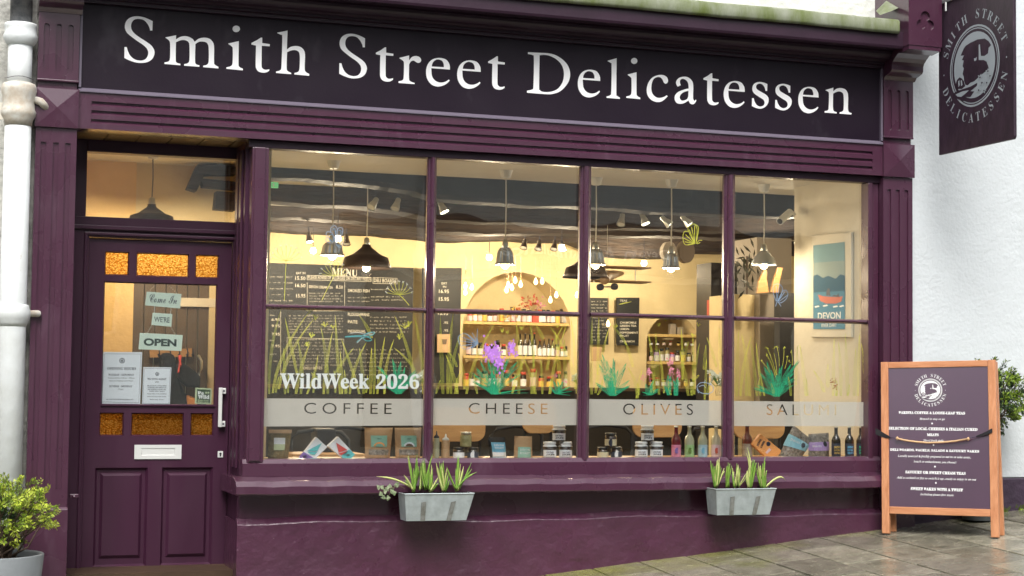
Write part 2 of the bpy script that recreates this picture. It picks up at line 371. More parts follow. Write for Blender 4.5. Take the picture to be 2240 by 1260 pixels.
wear(M['paint'], .735, (.5, .42, .46), 45); wear(M['paint'], .56, (.13, .075, .11), 5, (1, 1, .35), .25, .5); wear(M['paint_render'], .72, (.5, .44, .46), 38); wear(M['paint_door'], .74, (.45, .38, .42), 50)
wear(M['fascia'], .58, (.09, .085, .1), 2.2, (1, 1, .6), .25, .45); wear(M['white_render'], .56, (.52, .56, .55), 1.1, (1, 1, .3), .25, .6); wear(M['pipe'], .66, (.45, .4, .33), 18, (1, 1, .4), .05, .6)
wear(M['grey_render'], .62, (.2, .2, .17), 25, (1, 1, 1), .06, .7); wear(M['galv'], .6, (.26, .29, .3), 12, (1, 1, .4), .15, .5); wear(M['wood'], .62, (.3, .12, .05), 30, (6, 6, .6), .1, .5); wear(M['pot'], .6, (.3, .32, .33), 9, (1, 1, .5), .2, .5)

M['joint'] = mat('slab_joint_mortar', (.02, .02, .012), .8, c2=(.08, .1, .03), vs=12, bump=.01, bs=50)
def amber(name, c, tr):
    m = bpy.data.materials.new(name); m.use_nodes = True; N = m.node_tree.nodes; L = m.node_tree.links; N.clear()
    out = N.new('ShaderNodeOutputMaterial'); g = N.new('ShaderNodeBsdfTranslucent'); g.inputs[0].default_value = (*c, 1)
    rf = N.new('ShaderNodeBsdfGlass'); rf.inputs[0].default_value = (*c, 1); rf.inputs['Roughness'].default_value = .12; rf.inputs['IOR'].default_value = 1.25
    tc = N.new('ShaderNodeTexCoord'); mp = N.new('ShaderNodeMapping'); mp.inputs['Scale'].default_value = (80, 80, 110); L.new(tc.outputs['Object'], mp.inputs[0])
    vo = N.new('ShaderNodeTexVoronoi'); vo.feature = 'F1'; L.new(mp.outputs[0], vo.inputs['Vector']); vo.inputs['Scale'].default_value = 1
    bp = N.new('ShaderNodeBump'); bp.inputs['Distance'].default_value = .02; bp.invert = True; L.new(vo.outputs['Distance'], bp.inputs['Height'])
    cr = N.new('ShaderNodeValToRGB'); cr.color_ramp.elements[0].position = .2; cr.color_ramp.elements[1].position = .75
    cr.color_ramp.elements[0].color = (*c, 1); cr.color_ramp.elements[1].color = (c[0]*.6, c[1]*.45, c[2]*.25, 1); L.new(vo.outputs['Distance'], cr.inputs[0]); L.new(cr.outputs[0], rf.inputs[0]); L.new(cr.outputs[0], g.inputs[0])
    L.new(bp.outputs[0], rf.inputs['Normal'])
    mx = N.new('ShaderNodeMixShader'); mx.inputs[0].default_value = tr; L.new(rf.outputs[0], mx.inputs[1]); L.new(g.outputs[0], mx.inputs[2]); L.new(mx.outputs[0], out.inputs[0])
    return m
M['amber'] = amber('hammered_amber_glass', (1, .85, .5), .4)

# ------------------------------------------------------------------ setting: street
b = B(); n = 24
def gsheet(b, x0, x1, y0, y1, dz, nx=1, ny=1):
    for i in range(nx):
        for j in range(ny):
            xa, xb = x0+(x1-x0)*i/nx, x0+(x1-x0)*(i+1)/nx; ya, yb = y0+(y1-y0)*j/ny, y0+(y1-y0)*(j+1)/ny
            b.add([(x, y, gz(x, y)+dz) for x, y in ((xa, ya), (xb, ya), (xb, yb), (xa, yb))], [(0, 1, 2, 3)])
gsheet(b, -30, 40, -40, 1.0, -.14); struct('ground', b, M['tarmac'])
b = B()
def gbox(b, x0, x1, y0, y1, zt, th, jit=0):
    vs = []
    for dz in (zt-th, zt):
        for x, y in ((x0, y0), (x1, y0), (x1, y1), (x0, y1)): vs.append((x, y, gz(x, y)+dz+(R.uniform(-jit, jit) if dz == zt else 0)))
    return b.add(vs, [(3, 2, 1, 0), (4, 5, 6, 7), (0, 1, 5, 4), (1, 2, 6, 5), (2, 3, 7, 6), (3, 0, 4, 7)])
gbox(b, -6, 16, -2.62, .6, -.016, .13); pave = struct('pavement', b, M['joint'])
b = B(); gbox(b, -6, 16, -2.76, -2.625, .0, .14); struct('kerb', b, M['grey_render'], bevel=.01)
b = B(); gsheet(b, -30, 40, -9.6, -2.765, -.128); struct('road', b, M['tarmac'])
b = B(); gbox(b, -30, 40, -12.9, -9.62, 0, .13); struct('far_pavement', b, M['joint'])
xs = []
x = 4.065-.3305*13
while x < 9.2: xs.append(x); x += .3305
for i in range(len(xs)-1):
    odd = (i % 2)
    y = .072; ys = [y]
    c = -.02 if not odd else -.30
    if not odd: c = -.0+(-.57)
    c = -.305 if odd else -.572
    while c > -2.6: ys.append(c); c -= .556
    ys.append(-2.6)
    for j in range(len(ys)-1):
        b = B(); g = .007; gbox(b, xs[i]+g, xs[i+1]-g, ys[j+1]+g, ys[j]-g, R.uniform(-.001, .0025), .02, .0022)
        o = b.build('paving_slab', M['slab'], pave, bevel=.003); o['kind'] = 'structure'
# little weeds in the joints along the wall
def tuft(x, y, k, s):
    b = B()
    for i in range(k):
        a = R.uniform(0, 6.28); l = s*R.uniform(.5, 1.2); px = x+R.gauss(0, s*.4); py = y+R.gauss(0, s*.2); z = gz(px, py)
        dx, dy = math.cos(a)*l*.6, math.sin(a)*l*.6; w = s*.12
        b.add([(px-w, py, z), (px+w, py, z), (px+dx+w*.5, py+dy, z+l*.7), (px+dx*1.4, py+dy*1.4, z+l)], [(0, 1, 2, 3)])
    return b
weeds = B(); 
for q, k, s in ((5.30, 12, .035), (4.78, 8, .02), (7.05, 30, .04), (7.2, 40, .045), (7.34, 40, .045), (7.5, 30, .045), (5.62, 8, .02), (4.9, 10, .02), (6.9, 20, .03)):
    t = tuft(q, .05, k, s); weeds.add(t.v, t.f)
weeds.build('grass', M['leaf'], stuff='stuff')['label'] = 'small weeds and grass in the joint at the foot of the wall'

# ------------------------------------------------------------------ shopfront
ML, MR = .551, 6.43
S = thing('shopfront', 'dark purple painted timber delicatessen shopfront with white serif name across its fascia', 'shopfront', (3.5, 0, -1.2))
def flute(b, x, z0, z1, w, y):                  # recessed groove frame: built as slim raised lips round a groove
    pass
def plate_with_grooves(name, x0, x1, z0, z1, yf, yb, grooves, m, depth=.012, rounded=True, horiz=False):
    # a board whose grooves are real channels: vertical strips between grooves plus recessed channel floors
    b = B(); fr = FY(yf)
    gs = sorted(grooves)
    if not horiz:
        cur = x0; zs = (gs[0][2], gs[0][3])
        for gx0, gx1, gz0, gz1 in gs:
            b.box(cur, gx0, yf, yb, gz0, gz1); cur = gx1
            r = (gx1-gx0)/2; cx = (gx0+gx1)/2
            b.box(gx0, gx1, yf+depth, yb, gz0, gz1)
            if rounded:                         # round the ends with corner fillets
                for zc, sgn in ((gz0, 1), (gz1, -1)):
                    for sx in (-1, 1):
                        pts = [(cx+sx*r, zc)]+[(cx+sx*r*math.cos(t), zc+sgn*(r-r*math.sin(t))) for t in np.linspace(0, math.pi/2, 6)]
                        b.poly(fr, pts, 0, -depth)
        b.box(cur, x1, yf, yb, zs[0], zs[1])
        b.box(x0, x1, yf, yb, z0, zs[0]); b.box(x0, x1, yf, yb, zs[1], z1)
    else:
        gs = sorted(grooves, key=lambda g: g[2]); cur = z0
        for gx0, gx1, gz0, gz1 in gs:
            b.box(x0, x1, yf, yb, cur, gz0); cur = gz1
            b.box(x0, gx0, yf, yb, gz0, gz1); b.box(gx1, x1, yf, yb, gz0, gz1)
            b.prismx([(yf+depth, gz1), (yf+depth, gz0+.017), (yf+.001, gz0), (yb, gz0), (yb, gz1)], gx0, gx1)
        b.box(x0, x1, yf, yb, cur, z1)
    return b.build(name, m, S)
for x0, x1, side in ((.551, .783, 'l'), (6.197, 6.43, 'r')):
    w = x1-x0; fx = [x0+w*t for t in (.13, .43, .72)]; gw = w*.135
    zb = gz((x0+x1)/2, 0)-.05
    # shaft and plinth
    if side == 'l': zl = -.757
    else: zl = -.70
    pil = plate_with_grooves('pilaster', x0, x1, zl, 1.44, 0, .14, [(f, f+gw, zl+.1, 1.355) for f in fx], M['paint'], rounded=False)
    b = B(); b.box(x0-.004, x1+.004, -.018, .14, zb, zl-.012); b.prismx([(.03, zl), (.0, zl), (-.018, zl-.012), (.03, zl-.012)], x0-.004, x1+.004)
    b.build('pilaster_base', M['paint'], S, bevel=.003)
    # pyramid block
    b = B(); z0, z1 = 1.442, 1.672; xa, xb = x0-.008, x1+.006; yb = -.02
    b.box(xa, xb, yb, .14, z0, z1)
    b.add([(xa+.004, yb-.001, z0+.004), (xb-.004, yb-.001, z0+.004), (xb-.004, yb-.001, z1-.004), (xa+.004, yb-.001, z1-.004), ((xa+xb)/2, yb-.015, (z0+z1)/2)],
          [(0, 1, 4), (1, 2, 4), (2, 3, 4), (3, 0, 4)])
    b.build('pyramid_block', M['paint'], S)
    b = B(); b.box(x0+.004, x1-.004, .012, .14, 1.672, 1.722); b.box(x0-.003, x1+.003, -.012, .14, 1.712, 1.724); b.build('pilaster_neck', M['paint'], S, bevel=.003)
    plate_with_grooves('fluted_block', x0, x1, 1.724, 2.12, -.01, .14, [(f, f+gw, 1.765, 2.05) for f in fx], M['paint'], depth=.014)
    # console: ogee then square block with carved trefoil
    b = B(); prof = [(.14, 2.115), (-.015, 2.115)]
    for t in np.linspace(0, 1, 9): prof.append((-.035-.165*t-.028*math.sin(t*math.pi*2), 2.118+.02+.13*t-.02*math.sin(t*math.pi)))
    prof += [(-.225, 2.262), (-.33, 2.272), (-.33, 2.30), (.14, 2.30)]
    b.prismx(prof, x0-.005, x1+.012)
    b.build('console_ogee', M['paint'], S)
    b = B(); b.box(x0-.01, x1+.02, -.335, .14, 2.30, 2.78)
    cons = b.build('console_block', M['paint'], S, bevel=.004)
    cx, cz = (x0+x1)/2+.005, 2.47                # trefoil, cut as three shallow dishes
    cut = []
    for dx, dz in ((-.033, -.026), (.033, -.026), (0, .032), (0, -.004)):
        bb = B(); r_ = .036 if dz != -.004 else .026; k = 20
        vs = [(cx+dx+r_*math.cos(6.2832*i/k), y_, cz+dz+r_*math.sin(6.2832*i/k)) for y_ in (-.36, -.318) for i in range(k)]
        bb.add(vs, [list(range(k)), list(range(2*k-1, k-1, -1))]+[(i, k+i, k+(i+1) % k, (i+1) % k) for i in range(k)])
        co = bb.build('cut', M['paint']); cut.append(co); md = cons.modifiers.new('c', 'BOOLEAN'); md.object = co; md.solver = 'EXACT'
    cons.modifiers.remove(cons.modifiers['b'])
    dg = bpy.context.evaluated_depsgraph_get(); dg.update(); me = bpy.data.meshes.new_from_object(cons.evaluated_get(dg)); cons.modifiers.clear(); cons.data = me
    for co in cut: bpy.data.objects.remove(co)
# fascia board with frame bead
b = B(); b.box(.795, 6.185, .02, .1, 1.682, 2.20); fas = b.build('fascia_board', M['fascia'], S)
b = B(); b.prismx([(.02, 1.665), (-.012, 1.662), (-.012, 1.668), (.019, 1.69)], .786, 6.194)
b.box(.786, .80, .0, .02, 1.69, 2.2); b.box(6.18, 6.194, .0, .02, 1.69, 2.2)
b.build('fascia_bead', mat('worn_bead_paint', (.14, .12, .16), .35), S)
# frieze with three long grooves
fz = FY(0)
gr = []
for y in (1.585, 1.532, 1.480): gr.append((.862, 6.112, y, y+.026))
frieze = plate_with_grooves('frieze', .79, 6.19, 1.447, 1.662, 0, .1, gr, M['paint'], depth=.016, horiz=True)
# cornice mouldings, one profile run
prof = [(.1, 2.192), (-.008, 2.192), (-.008, 2.212), (-.03, 2.216), (-.03, 2.232), (-.045, 2.236)]
for t in np.linspace(0, 1, 6): prof.append((-.05-.07*math.sin(t*math.pi/2), 2.24+.045*(1-math.cos(t*math.pi/2))))
prof += [(-.125, 2.286), (-.125, 2.298), (-.225, 2.298), (-.225, 2.285), (-.262, 2.285), (-.268, 2.30), (-.268, 2.395), (.1, 2.395)]
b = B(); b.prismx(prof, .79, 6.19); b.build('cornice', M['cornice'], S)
b = B(); N_ = 60
vs = []; fs = []                                 # lead capping with a slightly wavy drip edge and upstand
for i in range(N_+1):
    x = .79+(6.14-.79)*i/N_; w = R.uniform(-.0012, .0012)+.002*math.sin(x*5)
    vs += [(x, -.262, 2.40+w*.3), (x, -.292, 2.378+w), (x, -.30, 2.40+w), (x, -.30, 2.462+w), (x, -.28, 2.478+w), (x, .1, 2.56)]
for i in range(N_):
    for j in range(5): a = i*6+j; fs.append((a, a+6, a+7, a+1))
b.add(vs, fs); b.build('lead_capping', M['moss'], S, smooth=True)
# white sign letters, traced as outlines
def cm(pts):                                     # pts: (x,y[,1]) 1 = corner ; smooth between corners
    n = len(pts); out = []
    for i in range(n):
        p0, p1, p2, p3 = (pts[(i-1) % n], pts[i], pts[(i+1) % n], pts[(i+2) % n])
        if len(p1) > 2: p0 = (2*p1[0]-p2[0], 2*p1[1]-p2[1]) if len(p2) > 2 else (p1[0]-(p2[0]-p1[0])*.3, p1[1]-(p2[1]-p1[1])*.3)
        if len(p2) > 2: p3 = (p2[0]+(p2[0]-p1[0])*.3, p2[1]+(p2[1]-p1[1])*.3)
        st = 1 if (len(p1) > 2 and len(p2) > 2) else 4
        for k in range(st):
            t = k/st
            out.append(tuple(.5*((2*p1[a])+(-p0[a]+p2[a])*t+(2*p0[a]-5*p1[a]+4*p2[a]-p3[a])*t*t+(-p0[a]+3*p1[a]-3*p2[a]+p3[a])*t**3) for a in (0, 1)))
    return out
c = 1
GL = {
 'S': ((4.8696, 260, 20), [[(360,128,c),(357,228,c),(333,228,c),(325,195),(300,150),(262,115),(213,104),(165,112),(137,145),(130,185),(140,225),(170,262),(220,300),(290,345),(340,382),(368,418),(380,460),(370,505),(345,540),(300,565),(240,573),(180,568),(110,545),(58,520,c),(60,403,c),(84,403,c),(100,455),(125,500),(170,535),(225,548),(270,540),(298,515),(312,478),(308,440),(288,408),(250,375),(190,335),(130,290),(90,255),(70,220),(64,180),(75,135),(105,100),(150,80),(205,76),(260,85),(310,103)]]),
 'm': ((4.8696, 260, 20), [[(497,300,c),(610,278,c),(608,322,c),(650,297),(700,287),(745,295),(785,317),(808,348,c),(850,315),(910,303),(965,315),(1000,350),(1014,400),(1014,560),(1024,592),(1061,615,c),(1061,632,c),(898,618,c),(898,602,c),(940,590),(957,550),(957,420),(948,375),(925,352),(885,345),(850,350),(815,372,c),(812,545),(822,585),(858,598,c),(858,614,c),(695,602,c),(695,586,c),(738,572),(752,530),(752,390),(740,350),(710,332),(665,330),(608,352,c),(606,530),(615,568),(655,582,c),(655,598,c),(486,584,c),(486,568,c),(530,555),(545,515),(546,375),(535,335),(497,305,c)]]),
 'i': ((4.8696, 260, 20), [[(1167,365,c),(1278,340,c),(1275,575),(1285,615),(1321,634,c),(1321,652,c),(1145,636,c),(1145,620,c),(1195,605),(1211,565),(1213,430),(1205,400),(1167,372,c)],
        [(1250+40*math.cos(t), 210+35*math.sin(t)) for t in np.linspace(0, 2*math.pi, 15)[:-1]]]),
 't': ((4.8696, 260, 20), [[(1527,303,c),(1527,360,c),(1608,373,c),(1606,396,c),(1523,390,c),(1520,590),(1530,630),(1560,646),(1603,640,c),(1603,655,c),(1575,672),(1535,677),(1490,665),(1465,635),(1457,590),(1461,388,c),(1412,377,c),(1412,360,c),(1465,333),(1512,303,c)]]),
 'h': ((4.8696, 260, 20), [[(1688,250,c),(1797,228,c),(1790,430,c),(1830,402),(1885,392),(1935,403),(1970,435),(1983,485),(1980,630),(1992,668),(2028,690,c),(2028,710,c),(1870,696,c),(1870,680,c),(1912,665),(1925,620),(1927,500),(1915,455),(1880,437),(1840,440),(1792,458,c),(1788,620),(1798,658),(1836,678,c),(1836,693,c),(1674,680,c),(1674,664,c),(1718,650),(1732,600),(1740,300),(1728,275),(1688,256,c)]]),
 'r': ((5.6, 720, 60), [[(862,372,c),(980,343,c),(980,402,c),(1015,362),(1060,350),(1105,362),(1127,395),(1118,425),(1090,435),(1062,422),(1040,408),(1015,410),(995,425),(980,455,c),(978,615),(992,658),(1046,680,c),(1046,695,c),(850,680,c),(850,660,c),(900,645),(913,600),(917,450),(905,410),(862,379,c)]]),
 'e': ((5.6, 720, 60), [[(1480,517,c),(1475,455),(1440,400),(1390,378),(1330,374),(1265,392),(1215,440),(1190,510),(1190,590),(1212,650),(1255,700),(1310,722),(1360,722),(1410,706),(1450,680),(1476,652,c),(1466,638,c),(1430,662),(1380,675),(1330,668),(1285,638),(1258,585),(1252,499,c)], [(1257,478,c),(1405,487,c),(1403,450),(1385,412),(1350,395),(1315,395),(1280,417),(1262,450)]]),
 'D': ((5.6, 1120, 90), [[(195,135,c),(340,143),(440,148),(530,170),(620,225),(685,300),(712,390),(700,480),(650,560),(580,620),(500,646),(420,650),(183,632,c),(183,607,c),(245,592),(262,545),(268,215),(252,172),(195,158,c)], [(338,172,c),(390,168),(460,180),(540,220),(600,280),(630,350),(635,430),(615,510),(565,580),(500,613),(430,624),(370,618),(340,597),(332,560)]]),
 'l': ((5.6, 1120, 90), [[(1172,240,c),(1282,208,c),(1278,625),(1288,670),(1322,690,c),(1322,708,c),(1158,695,c),(1158,678,c),(1202,662),(1216,610),(1220,300),(1210,268),(1172,246,c)]]),
 'c': ((5.6, 1120, 90), [[(1885,521),(1905,508),(1912,480),(1900,445),(1870,422),(1830,413),(1775,420),(1715,450),(1670,510),(1650,590),(1660,660),(1700,715),(1755,742),(1810,745),(1860,722),(1908,675,c),(1895,662,c),(1855,685),(1800,695),(1755,680),(1720,640),(1707,580),(1715,510),(1740,460),(1785,440),(1820,446),(1845,475),(1862,510)]]),
 'a': ((1, 0, 0), [[(1482.5,189.6,c),(1489.3,186.4,c),(1487.5,181),(1487.9,175.7),(1492.3,172.5),(1498.6,174),(1504,179.3),(1506,186.4),(1506.3,193.5,c),(1496.8,195.8),(1484.3,200.7),(1477.1,207.9),(1475.7,216.8),(1479.8,224.8),(1487.9,227.1),(1496.8,225.5),(1506,220,c),(1509.8,226.5),(1516,228.2),(1521,224.5),(1523.3,219.3,c),(1522,218,c),(1519,220.4),(1517,217.5),(1516.2,212),(1516.5,187.5),(1514,177.2),(1506.7,170),(1497.5,167.6),(1486,170),(1479.5,177),(1479.3,184)], [(1506,198.5,c),(1495,202),(1488.5,208),(1487,214),(1490.5,219.5),(1497,219.5),(1503,216.5),(1505.5,211,c)]]),
 's': ((4.8696, 1480, 130), [[(967,262,c),(965,335,c),(947,335,c),(938,300),(915,268),(885,258),(855,270),(847,295),(860,320),(905,348),(955,378),(980,415),(975,465),(945,505),(900,525),(850,518),(802,497,c),(803,413,c),(822,413,c),(832,450),(855,485),(890,502),(925,490),(937,462),(925,430),(880,400),(830,365),(808,330),(810,285),(835,253),(880,240),(925,246)]]),
 'n': ((4.8696, 1480, 130), [[(1587,325,c),(1670,300,c),(1670,340,c),(1700,314),(1745,304),(1795,318),(1822,355),(1828,400),(1826,520),(1836,558),(1865,572,c),(1860,587,c),(1736,578,c),(1736,564,c),(1770,550),(1780,510),(1780,400),(1770,360),(1740,342),(1705,346),(1668,365,c),(1666,510),(1675,548),(1706,562,c),(1706,576,c),(1577,566,c),(1577,552,c),(1612,540),(1620,500),(1623,370),(1615,345),(1587,329,c)]]),
}
ff = FY(.0185)
gmesh = {}
for ch, (tr, loops) in GL.items():
    L2 = [[ff.px(tr[1]+x/tr[0], tr[2]+y/tr[0]) for x, y in cm(l)] for l in loops]
    cu = bpy.data.curves.new('letter', 'CURVE'); cu.dimensions = '2D'; cu.fill_mode = 'BOTH'
    for l in L2:
        sp = cu.splines.new('POLY'); sp.points.add(len(l)-1); sp.use_cyclic_u = True
        for k, q in enumerate(l): sp.points[k].co = (q[0], q[1], 0, 1)
    o = bpy.data.objects.new('t', cu); me = bpy.data.meshes.new_from_object(o); bpy.data.objects.remove(o)
    us = [v.co.x for v in me.vertices]; gmesh[ch] = me; me['u0'] = min(us)
    for v in me.vertices: v.co = (v.co.x, .0185, v.co.y)
    me.materials.clear(); me.materials.append(M['letter']); me.update()
    if me.polygons[0].normal.y > 0: me.flip_normals()
lefts = {'S2': (717/5.6, 0)}
seq = [('S', None), ('m', None), ('i', None), ('t', None), ('h', None), ('S', 720+117/5.6), ('t', 720+565/5.6), ('r', None), ('e', None), ('e', 720+1565/5.6), ('t', 720+1943/5.6),
       ('D', None), ('e', 1120+805/5.6), ('l', None), ('i', 1120+1400/5.6), ('c', None), ('a', None), ('t', 1480+285/4.8696), ('e', 1480+502/4.8696), ('s', None), ('s', 1480+1050/4.8696), ('e', 1480+1296/4.8696), ('n', None)]
for ch, lx in seq:
    o = bpy.data.objects.new('letter', gmesh[ch]); COL.objects.link(o); o.parent = fas
    if lx: o.location.x = ff.px(lx, 200)[0]-gmesh[ch]['u0']

# ---- window frame
gY = .10
fr = FY(.045)
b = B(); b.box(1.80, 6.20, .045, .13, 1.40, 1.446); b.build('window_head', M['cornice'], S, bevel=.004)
b = B(); b.box(.70, 6.42, .1005, .16, 1.4465, 2.2); b.build('light_leak_backing', M['cornice'], S)  # unseen backing added to stop daylight leaking in over the window head
x0, x1 = 1.822, 1.925
b = B(); b.box(x0, x1, .03, .14, -.51, 1.40); b.box(x0+.012, x1-.022, .018, .03, -.5, 1.40); b.build('window_post', M['paint'], S, bevel=.006)
b = B(); b.box(6.104, 6.14, .04, .14, -.51, 1.40); b.box(6.14, 6.196, .06, .14, -.51, 1.40); b.build('window_post', M['paint'], S, bevel=.006)
def mull(pa, pb):
    xa = FY(.05).px(pa, 360)[0]; xb = FY(.05).px(pb, 360)[0]; c_ = (xa+xb)/2; h = (xb-xa)/2
    prof = [(-h, .095), (-h, .07), (-h*.8, .06), (-h*.55, .058), (-h*.5, .045), (-h*.25, .034), (0, .03), (h*.25, .034), (h*.5, .045), (h*.55, .058), (h*.8, .06), (h, .07), (h, .095), (h*.7, .12), (-h*.7, .12)]
    b = B(); k = len(prof)
    vs = [(c_+u, y, -.502) for u, y in prof]+[(c_+u, y, 1.4) for u, y in prof]
    b.add(vs, [list(range(k)), list(range(2*k-1, k-1, -1))]+[(i, k+i, k+(i+1) % k, (i+1) % k) for i in range(k)])
    b.build('mullion', M['paint'], S, smooth=False); return c_-h, c_+h
m1 = mull(937.5, 957.5); m2 = mull(1272, 1296); m3 = mull(1587, 1611)
bays = [(x1, m1[0]), (m1[1], m2[0]), (m2[1], m3[0]), (m3[1], 6.104)]
zbar = .436
panes = []
plab = ['left end', 'second', 'third', 'right end']
for i, (a, c_) in enumerate(bays):
    b = B(); b.prismx([(.055, zbar-.008), (.048, zbar), (.055, zbar+.008), (.075, zbar+.016), (.12, zbar+.014), (.12, zbar-.014), (.075, zbar-.016)], a+.001, c_-.001)
    b.build('glazing_bar', M['paint'], S)
    b = B(); b.box(a-.004, c_+.004, gY, gY+.004, zbar+.005, 1.405); b.build('upper_pane', M['glass'], S)
    b = B(); b.box(a-.004, c_+.004, gY, gY+.004, -.50, zbar-.005); panes.append(b.build('lower_pane', M['glass'], S))
# ---- bottom rail, sill, stall riser
b = B(); b.prismx([(.13, -.487), (.098, -.487), (.05, -.489), (.03, -.515), (.028, -.595), (.13, -.595)], 1.80, 6.195); b.build('bottom_rail', M['paint'], S, bevel=.002)
b = B(); SL = 1.742; k = 40
vs = []; fs = []
for i in range(k+1):
    x = SL+(6.19-SL)*i/k; w = .0025*math.sin(i*2.3)+R.uniform(-.0015, .0015)
    vs += [(x, .12, -.594), (x, .03, -.594+w*.5), (x, -.074, -.614+w), (x, -.1, -.646+w), (x, -.10, -.69+w*.5), (x, -.085, -.697+w*.5), (x, .12, -.697)]
for i in range(k):
    for j in range(7): a = i*7+j; d = i*7+(j+1) % 7; fs.append((a, a+7, d+7, d))
fs += [tuple(range(7)), tuple(range(k*7+6, k*7-1, -1))]
b.add(vs, fs)
b.box(SL-.0, SL+.07, .12, .47, -.697, -.594)
b.build('window_sill', M['paint'], S, bevel=.003)
b = B(); b.box(1.79, 6.19, .06, .14, -.868, -.697); b.build('stall_riser', M['paint'], S)
b = B(); vs = []; fs = []; k = 160                # painted render plinth with wavy ledge
for i in range(k+1):
    x = 1.775+(6.20-1.775)*i/k; w = .006*math.sin(x*3.1)+.004*math.sin(x*9)+R.uniform(-.0012, .0012); d = .02+.006*math.sin(x*4.7)
    vs += [(x, .10, -.838+w), (x, .054, -.84+w), (x, d+.003, -.872+w), (x, d, -.878+w), (x, d+.004, -1.15), (x, d, gz(x, 0)-.06), (x, .10, gz(x, 0)-.06)]
for i in range(k):
    for j in range(6): a = i*7+j; fs.append((a, a+7, a+8, a+1))
fs += [tuple(range(7))]
b.add(vs, fs); b.box(1.775, 1.86, .10, .47, -1.75, -.86); b.build('render_plinth', M['paint_render'], S)
b = B(); b.box(1.80, 1.86, .14, .49, -.594, 1.446); b.box(1.79, 1.86, .14, .47, -.86, -.697)
for xx in (.2, .32): b.box(1.786, 1.80, xx, xx+.07, -.55, 1.40)
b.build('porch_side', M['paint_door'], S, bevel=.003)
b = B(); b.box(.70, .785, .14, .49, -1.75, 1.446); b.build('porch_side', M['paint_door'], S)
# soffit of the porch : individual boards
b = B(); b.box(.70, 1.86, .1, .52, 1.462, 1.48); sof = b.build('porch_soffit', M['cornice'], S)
x = .79
sofm = mat('stained_soffit_board', (.2, .13, .06), .6, c2=(.08, .05, .03), vs=5, rand=.15)
while x < 1.8:
    b = B(); b.box(x+.003, min(x+.19, 1.82)-.003, .105, .455, 1.447, 1.461); b.build('soffit_board', sofm, sof, bevel=.002); x += .19
# ---- door frame and door at Y=.5
DY = .5; fd = FY(DY)
def PX(x, y, Y=DY): q = at(x, y, Y); return q[0], q[2]
b = B(); ft = [PX(195, 331)[0]-.012, PX(521, 349)[0]+.012]
zt0 = PX(356, 481)[1]; zt1 = PX(356, 341)[1]
dl, dr = PX(190, 700)[0], PX(505, 700)[0]; dt = PX(356, 526)[1]; db = -1.215
b.box(.70, ft[0], DY-.03, DY+.08, zt0, 1.46); b.box(ft[1], 1.86, DY-.03, DY+.08, zt0, 1.46); b.box(ft[0], ft[1], DY-.03, DY+.08, zt1, 1.46)
b.box(.70, 1.86, DY-.035, DY+.08, dt+.045, zt0)
b.box(.70, 1.86, DY-.055, DY-.02, dt+.05, dt+.075); b.box(.70, dl, DY-.03, DY+.08, db-.4, dt+.045); b.box(dr, 1.86, DY-.03, DY+.08, db-.4, dt+.045); b.box(dl, dr, DY-.03, DY+.08, dt+.004, dt+.045)
b.box(dl-.03, dl-.012, DY-.045, DY-.029, db-.4, dt+.03); b.box(dr+.012, dr+.03, DY-.045, DY-.029, db-.4, dt+.03); b.box(dl-.03, dr+.03, DY-.044, DY-.029, dt+.015, dt+.033)
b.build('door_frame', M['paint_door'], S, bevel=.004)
b = B(); b.box(ft[0]-.005, ft[1]+.005, DY, DY+.004, zt0-.005, zt1+.005); b.build('transom_pane', M['glass'], S)
# door built up of stiles, rails and panels as one leaf, panes etc. its own pieces
Dr = thing('door', '', 'x')  # replaced below by a mesh part
bpy.data.objects.remove(Dr)
def dr_rect(px4): q = [PX(*p) for p in px4]; return (min(q[0][0], q[3][0])*.5+max(q[0][0], q[3][0])*.5, (q[1][0]+q[2][0])/2, (q[2][1]+q[3][1])/2, (q[0][1]+q[1][1])/2)
amb = [dr_rect(((230,549),(283,550),(282,602),(229,601))), dr_rect(((299,553),(414,556),(413,607),(298,604))), dr_rect(((428,558),(479,559),(478,609),(427,608))),
       dr_rect(((217.7,903.5),(271.4,904),(270,954),(217,954))), dr_rect(((288,902.5),(402.6,902.5),(402,953.5),(286,953.5))), dr_rect(((417,903),(467.4,903),(467,953.5),(416.5,953.5)))]
mg = dr_rect(((228.6,614.7),(477.5,622.9),(468.6,888),(219.7,885.7)))
pn = [dr_rect(((210,1025.7),(326.6,1023),(316.6,1239),(200.5,1243))), dr_rect(((356.5,1021.7),(468.3,1020),(460,1233),(347.4,1238)))]
holes = amb+[mg]+pn
